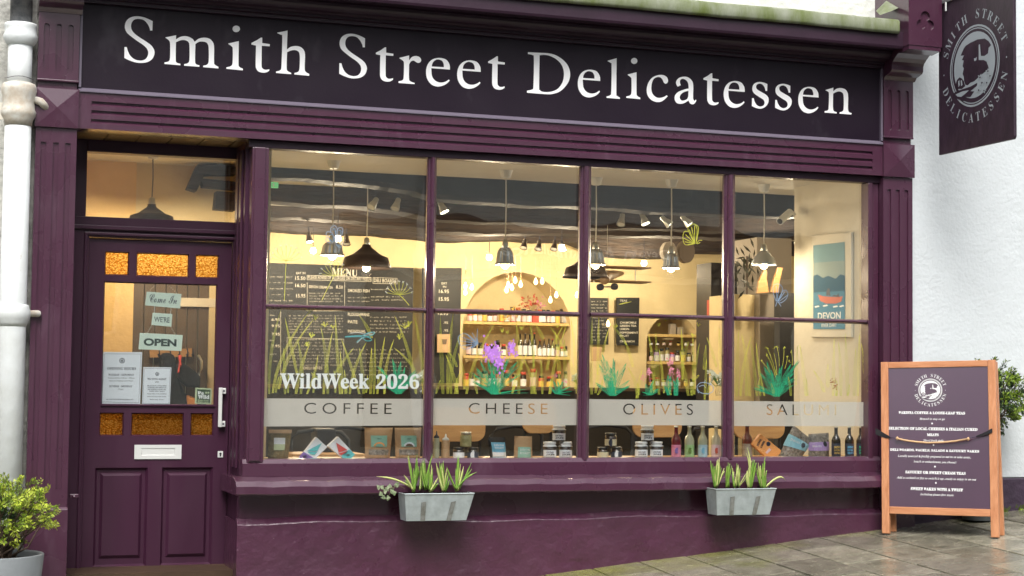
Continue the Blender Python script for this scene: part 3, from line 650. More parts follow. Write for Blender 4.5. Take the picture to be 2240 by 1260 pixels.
def grid_with_holes(b, x0, x1, z0, z1, y0, y1, holes):
    xs = sorted({x0, x1, *[h[0] for h in holes], *[h[1] for h in holes]}); zs = sorted({z0, z1, *[h[2] for h in holes], *[h[3] for h in holes]})
    def solid(i, j):
        cx, cz = (xs[i]+xs[i+1])/2, (zs[j]+zs[j+1])/2
        return 0 <= i < len(xs)-1 and not any(h[0] < cx < h[1] and h[2] < cz < h[3] for h in holes)
    nx, nz = len(xs)-1, len(zs)-1
    ok = [[solid(i, j) for j in range(nz)] for i in range(nx)]
    g = lambda i, j: 0 <= i < nx and 0 <= j < nz and ok[i][j]
    for i in range(nx):
        for j in range(nz):
            if not ok[i][j]: continue
            a, c_, d, e = xs[i], xs[i+1], zs[j], zs[j+1]
            b.add([(a, y0, d), (c_, y0, d), (c_, y0, e), (a, y0, e)], [(0, 1, 2, 3)]); b.add([(a, y1, d), (c_, y1, d), (c_, y1, e), (a, y1, e)], [(3, 2, 1, 0)])
            if not g(i-1, j): b.add([(a, y0, d), (a, y0, e), (a, y1, e), (a, y1, d)], [(0, 1, 2, 3)])
            if not g(i+1, j): b.add([(c_, y0, d), (c_, y0, e), (c_, y1, e), (c_, y1, d)], [(3, 2, 1, 0)])
            if not g(i, j-1): b.add([(a, y0, d), (c_, y0, d), (c_, y1, d), (a, y1, d)], [(3, 2, 1, 0)])
            if not g(i, j+1): b.add([(a, y0, e), (c_, y0, e), (c_, y1, e), (a, y1, e)], [(0, 1, 2, 3)])
# align holes of each row so the grid is clean
for rows in ((0, 1, 2), (3, 4, 5)):
    z0 = sum(amb[i][2] for i in rows)/3; z1 = sum(amb[i][3] for i in rows)/3
    for i in rows: amb[i] = (amb[i][0], amb[i][1], z0, z1)
z0 = (pn[0][2]+pn[1][2])/2; z1 = (pn[0][3]+pn[1][3])/2; pn = [(p[0], p[1], z0, z1) for p in pn]
b = B(); grid_with_holes(b, dl+.003, dr-.003, db, dt, DY, DY+.045, amb+[mg]+pn)
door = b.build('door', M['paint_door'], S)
def bevframe(b, h, w, y0, y1):                   # mitred sloping moulding inside a hole
    x0, x1, z0, z1 = h
    o = [(x0, y0, z0), (x1, y0, z0), (x1, y0, z1), (x0, y0, z1)]; i = [(x0+w, y1, z0+w), (x1-w, y1, z0+w), (x1-w, y1, z1-w), (x0+w, y1, z1-w)]
    b.add(o+i, [(0, 1, 5, 4), (1, 2, 6, 5), (2, 3, 7, 6), (3, 0, 4, 7)])
for h in amb: 
    b = B(); bevframe(b, h, .007, DY+.001, DY+.016); b.build('glazing_bead', M['paint_door'], door)
    b = B(); b.box(h[0]-.002, h[1]+.002, DY+.02, DY+.024, h[2]-.002, h[3]+.002); b.build('amber_pane', M['amber'], door)
b = B(); bevframe(b, mg, .008, DY+.001, DY+.016); b.box(mg[0], mg[1], DY-.012, DY+.006, mg[2]-.004, mg[2]+.006); b.build('glazing_bead', M['paint_door'], door)
b = B(); b.box(mg[0]-.002, mg[1]+.002, DY+.02, DY+.024, mg[2]-.002, mg[3]+.002); b.build('clear_pane', M['glass'], door)
for h in pn:
    b = B(); bevframe(b, h, .014, DY+.001, DY+.02); x0, x1, z0, z1 = h
    b.box(x0+.01, x1-.01, DY+.022, DY+.04, z0+.01, z1-.01)
    q = (x0+.034, x1-.034, z0+.05, z1-.034); e = (x0+.05, x1-.05, z0+.07, z1-.05)
    o_ = [(q[0], DY+.0215, q[2]), (q[1], DY+.0215, q[2]), (q[1], DY+.0215, q[3]), (q[0], DY+.0215, q[3])]; i_ = [(e[0], DY+.007, e[2]), (e[1], DY+.007, e[2]), (e[1], DY+.007, e[3]), (e[0], DY+.007, e[3])]
    b.add(o_+i_, [(0, 1, 5, 4), (1, 2, 6, 5), (2, 3, 7, 6), (3, 0, 4, 7), (4, 5, 6, 7)])
    b.build('raised_panel', M['paint_door'], door)
lb = dr_rect(((294,973),(396.6,973),(396.5,1004),(293.5,1004))); li = dr_rect(((308.5,980),(383,980),(383,996),(308.5,996)))
b = B(); grid_with_holes(b, lb[0], lb[1], lb[2], lb[3], DY-.008, DY+.0005, [li]); bevframe(b, li, .004, DY-.008, DY-.003); b.box(li[0]+.003, li[1]-.003, DY-.004, DY, li[2]+.003, li[3]-.003)
b.build('letterbox', M['alu'], door, bevel=.001)
lk = dr_rect(((476,987),(487.6,987),(487.6,1000.6),(476,1000.6)))
b = B(); b.box(lk[0], lk[1], DY-.006, DY, lk[2], lk[3]); b.build('lock_plate', M['alu'], door, bevel=.001)
b = B(); cx, cz = (lk[0]+lk[1])/2, (lk[2]+lk[3])/2; b.box(cx-.004, cx+.004, DY-.0075, DY-.006, cz-.012, cz+.003); b.lathe([(.007, 0), (.007, .002)], (0, 0, 0), 12); vv = b.v[8:]; b.v[8:] = [(cx+v[0], DY-.0085+v[2], cz+v[1]+.004) for v in vv]
b.build('keyhole', M['black'], door)
hx, hz1 = PX(480, 848); hz0 = PX(480, 934)[1]
b = B(); b.box(hx-.011, hx+.012, DY-.05, DY-.035, hz0, hz1); b.box(hx-.004, hx+.036, DY-.036, DY-.0, hz1-.038, hz1-.002); b.box(hx-.004, hx+.036, DY-.036, DY, hz0+.002, hz0+.038)
b.build('pull_handle', M['alu'], door, bevel=.003)
for z in (hz1-.02, hz0+.02):
    b = B(); b.box(hx+.018, hx+.028, DY-.038, DY-.036, z-.005, z+.005); b.build('handle_screw', M['ink'], door)
b = B(); p_ = PX(160, 1085, .1); b.box(p_[0]-.02, p_[0]+.03, .09, .13, p_[1]-.01, p_[1]+.012); b.lathe([(.012, -.008), (.016, 0), (.012, .01)], (p_[0]+.005, .085, p_[1]-.004), 8); b.build('door_catch', M['paint'], S, bevel=.004)
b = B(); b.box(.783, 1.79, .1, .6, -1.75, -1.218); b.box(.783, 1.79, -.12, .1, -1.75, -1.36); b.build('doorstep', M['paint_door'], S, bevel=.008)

# ------------------------------------------------------------------ neighbouring walls
NB = thing('white_building', 'white roughcast house wall with dark purple plinth right of the shopfront', 'house wall', (8.5, .1, -.9))
def rough_wall(name, x0, x1, y, z0f, z1, m, parent, nx, nz):
    b = B(); vs = []
    for j in range(nz+1):
        for i in range(nx+1):
            x = x0+(x1-x0)*i/nx; za = z0f(x); z = za+(z1-za)*j/nz
            vs.append((x, y+R.uniform(-.0022, .0022), z))
    fs = [(j*(nx+1)+i, j*(nx+1)+i+1, (j+1)*(nx+1)+i+1, (j+1)*(nx+1)+i) for j in range(nz) for i in range(nx)]
    b.add(vs, fs); return b.build(name, m, parent, smooth=True)
rough_wall('wall', 6.425, 12, .085, lambda x: -.64, 7, M['white_render'], NB, 150, 200)
b = B(); b.box(6.425, 12, .04, .085, -2, -.645); o = b.build('plinth', mat('dark_plinth_paint', (.045, .028, .05), .6, var=.3, vs=6, bump=.012, bs=18), NB, bevel=.01)
b = B(); b.box(6.425, 12, .095, .3, -2, 7); b.build('wall_core', M['grey_render'], NB)
UW = thing('upper_facade', 'pale rendered upper wall of the house above the mossy lead capping', 'house wall', (3.5, .1, 2.56))
b = B(); b.box(-1, 6.425, .09, .3, 2.5, 7); b.build('wall', M['upper_render'], UW)
q = B(); q.poly(FY(0), [FY(-.1).px(*p) for p in ((1918, 22), (1975, 2), (1978, 42), (1935, 30))], .02, .0); 
q = B(); q.add([at(1916, 24, -.05), at(1940, 0, -.05), at(1972, -10, -.05), at(1973, 14, -.2), at(1950, 24, -.25), at(1925, 33, -.25)], [(0, 5, 4, 3, 2, 1)]); q.build('lead_flashing', M['moss'], UW)
NL = thing('left_house', 'weathered grey rendered house wall behind the white drainpipe left of the shop', 'house wall', (-.5, .1, -1.6))
rough_wall('wall', -5, .553, .10, lambda x: -2, 7, M['grey_render'], NL, 300, 200)
b = B(); b.box(-5, .553, .112, .3, -2, 7); b.build('wall_core', M['grey_render'], NL)
# ---- drainpipe
pxc = at(33, 400, -.02); px0, pY = at(34, 400, -.05)[0], -.02
tilt = (at(42, 100, pY)[0]-at(28, 900, pY)[0])/(at(42, 100, pY)[2]-at(28, 900, pY)[2])
zz = lambda y: at(35, y, pY)[2]
xx = lambda z: at(36, 400, pY)[0]+0*z
pr = .078
DP = thing('drainpipe', 'thick white cast iron drainpipe with collars at the left edge of the shop', 'drainpipe', (xx(0), pY, -1.6))
def pipe_part(name, prof, m):
    b = B(); k = 24
    vs = []; 
    for r_, y in prof:
        z = zz(y)
        for i in range(k): a = 6.28318*i/k; vs.append((xx(z)+r_*math.cos(a), pY+r_*math.sin(a), z))
    fs = [(j*k+i, j*k+(i+1) % k, (j+1)*k+(i+1) % k, (j+1)*k+i) for j in range(len(prof)-1) for i in range(k)]
    b.add(vs, fs+[list(range(k))[::-1], [(len(prof)-1)*k+i for i in range(k)]]); return b.build(name, m, DP, smooth=True)
pipe_part('pipe_length', [(.076, 1350), (.076, 700), (.074, 262)], M['pipe'])
pipe_part('pipe_length', [(.068, 215), (.068, 93)], M['pipe'])
pipe_part('pipe_length', [(.062, 62), (.062, -900)], M['pipe_dark'])
pipe_part('collar', [(.07, 100), (.082, 96), (.095, 86), (.097, 78), (.09, 72), (.09, 62), (.093, 56), (.09, 52), (.06, 50)], M['pipe'])
pipe_part('collar', [(.076, 276), (.082, 262), (.094, 254), (.1, 245), (.092, 238), (.088, 225), (.092, 214), (.096, 205), (.1, 198), (.098, 190), (.092, 184), (.07, 181)], M['rust'])
pipe_part('collar', [(.076, 715), (.085, 706), (.094, 698), (.1, 690), (.1, 682), (.092, 674), (.088, 668), (.07, 664)], M['pipe'])
b = B(); z = zz(222); b.tube([(xx(z)+.08, pY-.01, z+.02), (xx(z)+.12, pY-.02, z+.005), (xx(z)+.15, pY, z-.02), (xx(z)+.15, pY+.08, z-.04)], [.02, .024, .022, .016], 8); b.build('pipe_bracket', M['rust'], DP, smooth=True); b = B(); z = zz(685); b.tube([(xx(z)+.08, pY, z), (xx(z)+.14, pY, z+.0), (xx(z)+.145, pY+.1, z)], [.018, .02, .014], 8); b.build('pipe_bracket', M['rust'], DP, smooth=True)
for y in (172, 230): 
    b = B(); z = zz(y); b.tube([(xx(z)+.08*math.cos(a), pY+.08*math.sin(a), z+.004*math.sin(a*3)) for a in np.linspace(3.0, 6.5, 14)], .0025, 5)
    b.build('tie_wire', M['pipe_dark'], DP)

# ------------------------------------------------------------------ houses across the street (seen only as reflections)
OB = thing('opposite_building', 'white house with a dark shop fascia across the street, reflected in the window glass', 'house', (6, -13, -1.6))
b = B(); b.box(-8, 22, -13.3, -13, -2.5, 5.5); 
OBw = b.build('wall', M['upper_render'], OB)
b = B(); b.box(5.5, 13, -13.0, -12.85, 1.6, 2.35); b.build('fascia', M['cornice'], OB)
b = B(); b.box(-8, 22, -13.0, -12.93, 3.5, 3.6); b.box(-8, 22, -13, -12.7, 5.42, 5.55); b.build('ledge', M['white_render'], OB)
b = B(); fo = Frame((0, -12.84, 0), (-1, 0, 0), (0, 0, 1))
b.text(fo, 'Devon Air Ambulance', 'sans', -10.6, -7.9, 1.86, 2.05, 0, .01); b.build('lettering', M['letter'], OB)
for x, z0, z1 in ((6.4, 3.9, 5.3), (9, 3.9, 5.3), (12, 3.9, 5.3), (2, 3.9, 5.3), (1.5, .6, 1.9), (-1.5, 3.9, 5.3)):
    b = B(); b.box(x, x+1, -13, -12.94, z0, z1); f_ = b.build('window', M['white'], OB); b = B(); b.box(x+.07, x+.93, -12.939, -12.93, z0+.07, z1-.07); b.build('pane', M['black'], f_)
b = B(); b.box(5.9, 12.8, -13, -12.9, -1, 1.5); f_ = b.build('shop_window', M['panelc'], OB)
b = B(); b.tube([(6.68, -12.75, -1), (6.68, -12.75, 5)], .1, 12); b.lathe([(.14, 0), (.16, .25)], (6.68, -12.8, 3.2), 12); b.build('drainpipe', M['white'], OB)
TR = thing('added_terrace', 'unseen tall pale terrace, added to darken the reflection in the pavement board', 'added houses', (-25, -13, -2))  # terrace added out of view to darken the lower reflection in the board
b = B(); b.box(-60, -8.1, -14, -13.1, -4, 9.4); b.build('wall', M['grey_render'], TR)
for i in range(16):
    for z in (2, 5, 8): b = B(); b.box(-12-i*3, -11-i*3, -13.1, -13.06, z, z+1.6); b.build('window', M['black'], TR)


# ------------------------------------------------------------------ room behind the glass
CZ = 1.485; FZ = -1.16; BY = 6.0
b = B(); b.box(.3, 9.6, .14, 6.3, FZ-.1, FZ); struct('room_floor', b, M['floor'])
b = B(); b.box(.3, 9.6, .10, 6.3, CZ, CZ+.1); struct('room_ceiling', b, M['ceil'])
# back wall with two arched niches
def arch_pts(cx, r, zc, zb, k=18):
    return [(cx+r, zb)]+[(cx+r*math.cos(t), zc+r*math.sin(t)) for t in np.linspace(0, math.pi, k)]+[(cx-r, zb)]
A1 = (at(1132, 700, BY)[0], (at(1250, 700, BY)[0]-at(1014, 700, BY)[0])/2); A1z = at(1132, 595, BY)[2]-A1[1]
A2 = (at(1472, 700, BY)[0], (at(1529, 750, BY)[0]-at(1415, 750, BY)[0])/2); A2z = at(1470, 689, BY)[2]-A2[1]
b = B(); fb = FY(BY)
def wall_with_arch(b, xa, xb, cx, r, zc, zb):
    pts = arch_pts(cx, r, zc, zb)
    left = [p for p in pts if p[0] <= cx+1e-6]; right = [p for p in pts if p[0] >= cx-1e-6]
    top = (cx, zc+r)
    rr = sorted([p for p in pts if p[0] > cx+1e-6], key=lambda p: p[1]); ll = sorted([p for p in pts if p[0] < cx-1e-6], key=lambda p: p[1])
    for side, xe in ((rr, xb), (ll, xa)):
        P_ = side+[top]
        for i in range(len(P_)-1):
            (ax, az), (bx, bz) = P_[i], P_[i+1]
            q = [(ax, az), (xe, az), (xe, bz), (bx, bz)]
            b.poly(fb, q, 0)
    b.poly(fb, [(xa, zc+r), (xb, zc+r), (xb, CZ), (xa, CZ)], 0); b.poly(fb, [(xa, FZ), (xb, FZ), (xb, zb), (xa, zb)], 0)
    k = len(pts); vs = [fb.P(*p, 0) for p in pts]+[fb.P(*p, -.42) for p in pts]
    b.add(vs, [(i, i+1, k+i+1, k+i) for i in range(k-1)]+[(0, k-1, 2*k-1, k)])
    b.m = 1; b.poly(fb, pts, -.42); b.m = 0
xm = (A1[0]+A2[0])/2
wall_with_arch(b, .3, xm, A1[0], A1[1], A1z, -.45); wall_with_arch(b, xm, 9.6, A2[0], A2[1], A2z, -.45)
struct('room_back_wall', b, [M['cream'], M['cream']])
b = B(); b.box(6.15, 6.6, .142, 1.17, FZ, CZ); struct('room_right_wall', b, M['cream2'])
b = B(); b.box(9.5, 9.6, 1.05, 6, FZ, CZ); b.box(6.6, 9.6, .3, .45, FZ, CZ); struct('room_side_wall', b, M['cream'])
b = B(); b.box(1.985, 2.045, .58, 6.0, FZ, CZ); struct('room_partition_wall', b, M['cream'])
b = B(); b.box(.3, .36, .58, 2.0, FZ, CZ); struct('porch_room_wall', b, M['yellow'])
VY = 1.75
xy_ = at(291, 700, VY)[0]; xb_ = at(457, 700, VY)[0]
b = B(); b.box(.36, xy_, VY, VY+.1, FZ, CZ); struct('porch_back_wall', b, M['yellow'])
b = B(); zt = at(330, 590, VY)[2]; b.box(xy_, 1.985, VY+.03, VY+.1, zt, CZ); b.box(xb_, 1.985, VY, VY+.08, FZ, zt); struct('porch_inner_wall', b, M['cream'])
BD = thing('boarded_screen', 'brown tongue and groove boarding seen through the clear door pane', 'screen', ((xy_+xb_)/2, VY, FZ))
k = 7
for i in range(k):
    xa = xy_+(xb_-xy_)*i/k; b = B(); b.box(xa+.003, xy_+(xb_-xy_)*(i+1)/k-.003, VY+.02, VY+.04, FZ, zt); b.build('board', M['brown'], BD, bevel=.002)
b = B(); za = at(420, 655, VY)[2]; b.box(at(388, 655, VY)[0], 1.985, VY-.006, VY+.018, za-.05, za+.01); b.build('rail', M['cream2'], BD)

# beams
def beam(name, Y, edge, dep, m, label):
    pts = [at(x, y, Y) for x, y in edge]; xs_ = np.linspace(pts[0][0], pts[-1][0], 90)
    vs = []; fs = []; px_ = [p[0] for p in pts]; pz_ = [p[2] for p in pts]
    for x in xs_:
        z = np.interp(x, px_, pz_)+.006*math.sin(x*5.3+Y)+.003*math.sin(x*13)+R.uniform(-.003, .003)
        w = .012*math.sin(x*3.7+Y*2)+R.uniform(-.004, .004)
        vs += [(x, Y+w, CZ+.02), (x, Y+w, z+.03), (x, Y+.03+w, z), (x, Y+dep-.03, z+.004), (x, Y+dep, z+.03), (x, Y+dep, CZ+.02)]
    for i in range(len(xs_)-1):
        for j in range(5): a = i*6+j; fs.append((a, a+6, a+7, a+1))
    fs += [tuple(range(6))[::-1], tuple(range((len(xs_)-1)*6, len(xs_)*6))]
    b = B(); b.add(vs, fs); o = b.build(name, m, smooth=False); return tag(o, label, 'ceiling beam', 'dark beams across the shop ceiling')
Ya = 1.62
for nm, Y, edge, dep, m, lb_ in (
  ('ceiling_beam', Ya, [(560, 386), (780, 398), (905, 416), (960, 437), (1270, 452), (1600, 470), (1760, 474)], .3, 'beam2', 'smooth navy boxed beam, nearest the window glass of the dark beams'),
  ('ceiling_beam', 2.6, [(560, 437), (800, 452), (905, 468), (960, 478), (1270, 496), (1600, 505), (1800, 505)], .35, 'beam', 'rough timber beam with spotlights, second back from the window'),
  ('ceiling_beam', 4.2, [(560, 473), (780, 482), (905, 497), (960, 508), (1270, 512), (1600, 520), (1900, 520)], .4, 'beam', 'rough dark timber beam, third back from the window'),
  ('ceiling_beam', 5.4, [(560, 502), (730, 508), (905, 518), (1010, 527), (1100, 524), (1268, 528), (1330, 560), (1480, 562), (1560, 552), (1900, 560)], .4, 'beam', 'deep rough timber beam close to the back wall, the last of the row')):
    beam(nm, Y, edge, dep, M[m], lb_)
b = B(); b.pxpoly(FY(VY-.2), [(433, 360), (470, 358), (520, 365), (519, 382), (448, 382), (430, 418), (410, 412)], 0, -.12); tag(b.build('timber_brace', M['beam']), 'short knobbly dark timber brace seen through the pane above the door', 'timber')
b = B(); b.pxpoly(FY(VY-.2), [(440, 390), (519, 398), (519, 414), (445, 408)], 0, -.12); tag(b.build('timber_beam', M['beam']), 'short dark timber under the knobbly brace above the door', 'timber')
b = B(); b.pxpoly(FY(VY-.2), [(474, 418), (519, 421), (519, 461), (470, 457)], 0, -.12); tag(b.build('timber_block', M['beam']), 'square dark timber end, lowest of the timbers above the door', 'timber')

# ---- pendants
def lamp(loc, power, color=(1, .8, .55), r=.03):
    l = bpy.data.lights.new('lamp_light', 'POINT'); l.energy = power; l.color = color; l.shadow_soft_size = r
    o = bpy.data.objects.new('lamp_light', l); COL.objects.link(o); o.location = tuple(map(float, loc)); return o
PWR = 9
def pendant(name, label, rose, top, w, h, Y, style, m, power, group=None, cordm='cord'):
    # rose px, top of shade px, w,h of shade px
    a = at(*rose, Y); t_ = at(*top, Y); x, zt_ = t_[0], t_[2]; k = .00305*(10+Y)/10*1.0
    r = w*k/2; H = h*k
    T = thing(name, label, 'pendant lamp', (x, Y, zt_-H), group)
    b = B(); b.lathe([(.035, -.03), (.045, -.005), (.048, .0)], (x, Y, CZ-.001), 14) if False else b.lathe([(.028, -.055), (.034, -.05), (.047, -.006), (.05, 0)], (x, Y, CZ), 14)
    b.build('ceiling_rose', M['white'], T, smooth=False)
    b = B(); b.tube([(x, Y, CZ-.05), (x+.004, Y, (CZ+zt_)/2), (x, Y, zt_+.03)], .0045, 6); b.build('cord', M[cordm], T)
    b = B(); b.lathe([(.012, .05), (.02, .04), (.024, .0), (.02, -.01)][::-1], (x, Y, zt_), 12); b.build('lamp_holder', M['metal'], T, smooth=True)
    n = 32; b = B()
    if style == 'bell': prof = [(.022, 0), (.5*r, -.04*H), (.72*r, -.25*H), (.8*r, -.6*H), (.84*r, -.85*H), (1*r, -H)]
    elif style == 'dome': prof = [(.022, 0), (.35*r, -.12*H), (.7*r, -.45*H), (.9*r, -.8*H), (1*r, -H)]
    else: prof = [(.03, 0), (.16*r, -.02*H), (.2*r, -.12*H), (.55*r, -.42*H), (.85*r, -.55*H), (.93*r, -.85*H), (1*r, -H)]
    vs = []
    for rr_, z in prof:
        for i in range(n):
            g = 1+(.05*(1 if i % 2 else -1) if style == 'bell' else (.025*(1 if i % 2 else -1) if style == 'dome' else 0)); a_ = 2*math.pi*i/n
            vs.append((x+rr_*g*math.cos(a_), Y+rr_*g*math.sin(a_), zt_+z))
    K = len(prof); fs = [(j*n+i, (j+1)*n+i, (j+1)*n+(i+1) % n, j*n+(i+1) % n) for j in range(K-1) for i in range(n)]
    b.add(vs, fs); o = b.build('shade', M[m], T, smooth=(style != 'bell')); md = o.modifiers.new('s', 'SOLIDIFY'); md.thickness = .004
    b = B(); b.lathe([(.008, .04), (.02, .02), (.03, -.01), (.024, -.03), (.004, -.04)][::-1], (x, Y, zt_-H*.92), 12); b.build('bulb', M['bulb'] if power > 0 else M['cord'], T, smooth=True)
    if power > 0:
        l = lamp((x, Y, zt_-H-.05), power); l.parent = T; l.location = (0, 0, -.05)
    return T
PY = 1.1
GP = 'pendant lamps hung along the window'
pendant('pendant_lamp', 'small ribbed metal pendant lamp in the left end window pane, lit', (730, 350), (727, 530), 50, 26, PY, 'bell', 'ribshade', PWR, GP)
pendant('pendant_lamp', 'small ribbed metal pendant lamp hanging alone in the second window pane', (1110, 380), (1105, 541), 42, 36, PY, 'bell', 'ribshade', PWR, GP)
pendant('pendant_lamp', 'small ribbed pendant lamp half hidden behind the middle mullion', (1302, 390), (1303, 545), 44, 33, PY+.12, 'bell', 'ribshade', PWR, GP)
pendant('pendant_lamp', 'small ribbed pendant lamp in front of the oval boards in the third pane', (1470, 402), (1468, 554), 40, 32, PY, 'bell', 'ribshade', PWR, GP)
pendant('pendant_lamp', 'wide pleated dome pendant lamp in the right end window pane', (1672, 410), (1671, 548), 58, 32, PY, 'dome', 'ribshade', PWR, GP)
pendant('barn_lamp', 'large brown flared metal lamp hanging in the left end window pane', (802, 440), (802, 535), 104, 48, 1.9, 'barn', 'brownshade', PWR*1.1, 'large brown metal lamps')
pendant('barn_lamp', 'large brown metal lamp cut in two by the middle mullion, above the model plane', (1290, 500), (1281, 560), 98, 46, 2.2, 'barn', 'brownshade', 0, 'large brown metal lamps')
pendant('barn_lamp', 'brown metal lamp behind the glass pane above the door', (334, 378), (332, 448), 96, 40, 1.1, 'barn', 'brownshade', 26, 'large brown metal lamps', 'pipe_dark')
# ---- spotlights
def spot(px, py, Y, lit, ang, label, m='metal'):
    p = at(px, py, Y); s = .00305*(10+Y)/10
    T = thing('spotlight', label, 'spotlight', p, 'spotlights on the beams')
    d = np.array([math.cos(ang), -.35, math.sin(ang)]); d /= np.linalg.norm(d)
    b = B(); b.tube([p-d*.05, p-d*.045, p-d*.0], [.012, .02, .022], 10); b.build('body', M[m], T, smooth=True)
    b = B(); b.tube([p, p+d*.05], [.024, .036], 12, cap=False); b.build('reflector', M[m], T, smooth=True)
    b = B(); b.tube([p+d*.02, p+d*.045], [.022, .03], 12); b.build('lens', M['bulb_white'] if lit else M['alu'], T)
    b = B(); b.tube([p-d*.03, p-d*.03+np.array([0, 0, .07])], .006, 6); b.build('stem', M['ink'], T)
for a_ in ((818, 444, 2.15, 0, -2.2, 'silver spotlight, leftmost on the beam in the left end pane'), (868, 446, 2.15, 0, -2.0, 'silver spotlight beside the leftmost one, near the pipe reflection'),
           (967, 452, 2.15, 1, -1.2, 'lit spotlight at the left edge of the second pane'), (1360, 480, 2.15, 0, -1.9, 'unlit silver spotlight, leftmost in the third pane'),
           (1408, 478, 2.15, 1, -1.3, 'lit brass-rimmed spotlight, second in the third pane'), (1456, 483, 2.15, 1, -.8, 'bright spotlight beside the cord of the pendant in the third pane'),
           (1500, 482, 2.15, 1, -.9, 'bright spotlight above the painted butterfly in the third pane'),
           (1147, 533, 4.6, 0, -1.9, 'dark spotlight against the cream wall, leftmost of the three'), (1179, 536, 4.6, 0, -1.9, 'dark spotlight against the cream wall, middle of the three'), (1213, 536, 4.6, 0, -1.9, 'dark spotlight against the cream wall, rightmost of the three'),
           (1230, 538, 4.6, 1, -1.5, 'glaring white spotlight facing the street in the second pane'), (676, 519, 4.6, 1, -1.5, 'glaring spotlight low on the cream wall above the menu board'), (758, 524, 4.6, 0, -1.6, 'small dark spotlight above the MENU heading')):
    spot(a_[0], a_[1], a_[2], a_[3], a_[4], a_[5], 'metal' if a_[2] < 4 else 'brownshade')
# flame shaped bulbs in front of the big niche
i = 0
for x, y in ((1127, 613), (1112, 623), (1139, 622), (1120, 629), (1108, 634), (1172, 616), (1186, 615), (1204, 656), (1217, 645), (1018, 625), (1032, 628), (1018, 639), (1262, 645), (1330, 708)):
    p = at(x, y, 4.9); o_ = thing('candle_bulb', 'candle bulb %s, large niche' % ('topmost of the middle cluster', 'at the left of the middle cluster', 'at the right of the middle cluster', 'low in the middle cluster', 'lowest of the middle cluster', 'left of the close pair', 'right of the close pair', 'low at the right, nearer its edge', 'low at the right, the higher one', 'beside the narrow price board, upper left', 'beside the narrow price board, upper right', 'beside the narrow price board, lowest', 'at the edge of the middle mullion', 'alone')[i], 'light bulb', p, 'candle bulbs of the hanging light cluster')
    if i == 13: o_['label'] = 'single small candle bulb by the tea boards in the third pane'; 
    b = B(); b.lathe([(.004, -.03), (.014, -.022), (.02, -.008), (.014, .012), (.004, .035)], p, 8); b.build('glass_bulb', M['bulb_soft'], o_, smooth=True)
    b = B(); b.tube([p+np.array([0, 0, .035]), (p[0], p[1], CZ-.3 if i < 13 else p[2]+.3)], .002, 4); b.build('wire', M['gold'], o_); i += 1
# exit sign, cctv
b = B(); fe = FY(1.5); b.pxpoly(fe, [(587, 397), (609, 399), (609, 411), (587, 410)], 0, -.03); ex = b.build('exit_sign', mat('exit_sign_green', (.2, .6, .3), .4, emit=.35, ec=(.15, .7, .3))); tag(ex, 'small green lit exit sign at the left edge of the first window pane', 'exit sign')
b = B(); b.pxpoly(fe, [(597, 401), (600, 401), (600, 408), (597, 408)], .002); b.build('figure', M['white'], ex)
CC = thing('security_camera', 'white tubular security camera on the edge of the right wall', 'camera', at(1715, 475, .95))
p = at(1706, 484, 1.0); q_ = at(1728, 464, 1.08); b = B(); b.tube([p, q_], .028, 14); b.build('housing', M['white'], CC, smooth=False)
b = B(); d = (q_-p)/np.linalg.norm(q_-p); b.tube([p-d*.004, p-d*.001], .022, 12); b.build('lens', M['black'], CC); b = B(); b.tube([q_, q_+np.array([.05, .02, -.01])], .015, 8); b.build('mount', M['white'], CC)

# ---- chalkboards
def scrib(b, f, x0, x1, y, h=4, n=.002):         # illegible chalk handwriting, word by word
    x = x0
    while x < x1-3:
        w = R.choice((5, 8, 11, 15, 19)); e = min(x+w, x1); t = x; pts = []; up_ = R.random() < .5
        while t < e:
            up_ = not up_; hh = h*R.choice((.25, .3, .35, .5)); pts.append((t, y+(-hh if up_ else hh*.6)+R.uniform(-.4, .4))); t += R.uniform(.5, 1.5)
            if R.random() < .22:
                if len(pts) > 1: b.pxribbon(f, pts, R.uniform(.5, .8), n)
                pts = []; t += .5
        if len(pts) > 1: b.pxribbon(f, pts, R.uniform(.5, .8), n)
        x = e+R.uniform(2, 4.5)
def cboard(label, quad, Y, dep=.03, group='chalk menu boards'):
    f = FY(Y); b = B(); b.pxpoly(f, quad, 0, -dep); o = b.build('chalkboard', M['board']); tag(o, label, 'menu board', group); return o, f
MY = 5.9
o, f = cboard('large black chalk menu board headed MENU behind the first pane', [(560, 574), (905, 586), (900, 850), (560, 848)], MY)
b = B(); b.pxtext(f, 'MENU', 'bold', 726, 603, 782, 605, 17, .003, .01); b.build('heading', M['chalk'], o)
for tx, x0, y0, x1, y1, h in (('PLEASE ADVISE OF ALLERGIES OR DIETARY NEEDS', 674, 610, 811, 614, 7), ('DELI BOARDS', 818, 617, 867, 619, 8), ('EAT IN', 648, 600, 668, 600, 5), ('15.50', 646, 612, 668, 613, 8), ('16.50', 646, 628, 668, 629, 8), ('15.95', 648, 651, 668, 651, 8),
                             ('DEVON CREAM TEA', 676, 630, 728, 632, 6), ('8.50', 735, 631, 750, 632, 7), ('SMOKED FISH', 761, 639, 808, 640, 7), ('PLOUGHMANS', 761, 691, 808, 692, 7), ('PATE', 761, 707, 782, 708, 7), ('INDIVIDUAL', 761, 727, 800, 728, 6),
                             ('6.95', 594, 702, 612, 702, 6), ('9.95', 594, 716, 612, 716, 6), ('7.95', 594, 734, 612, 734, 6), ('7.95', 594, 760, 612, 760, 6), ('DELI BITES', 664, 808, 705, 808, 6)):
    b = B(); b.pxtext(f, tx, 'sans', x0, y0, x1, y1, h, .003, .008, 2); b.build('writing', M['chalk'], o)
b = B()
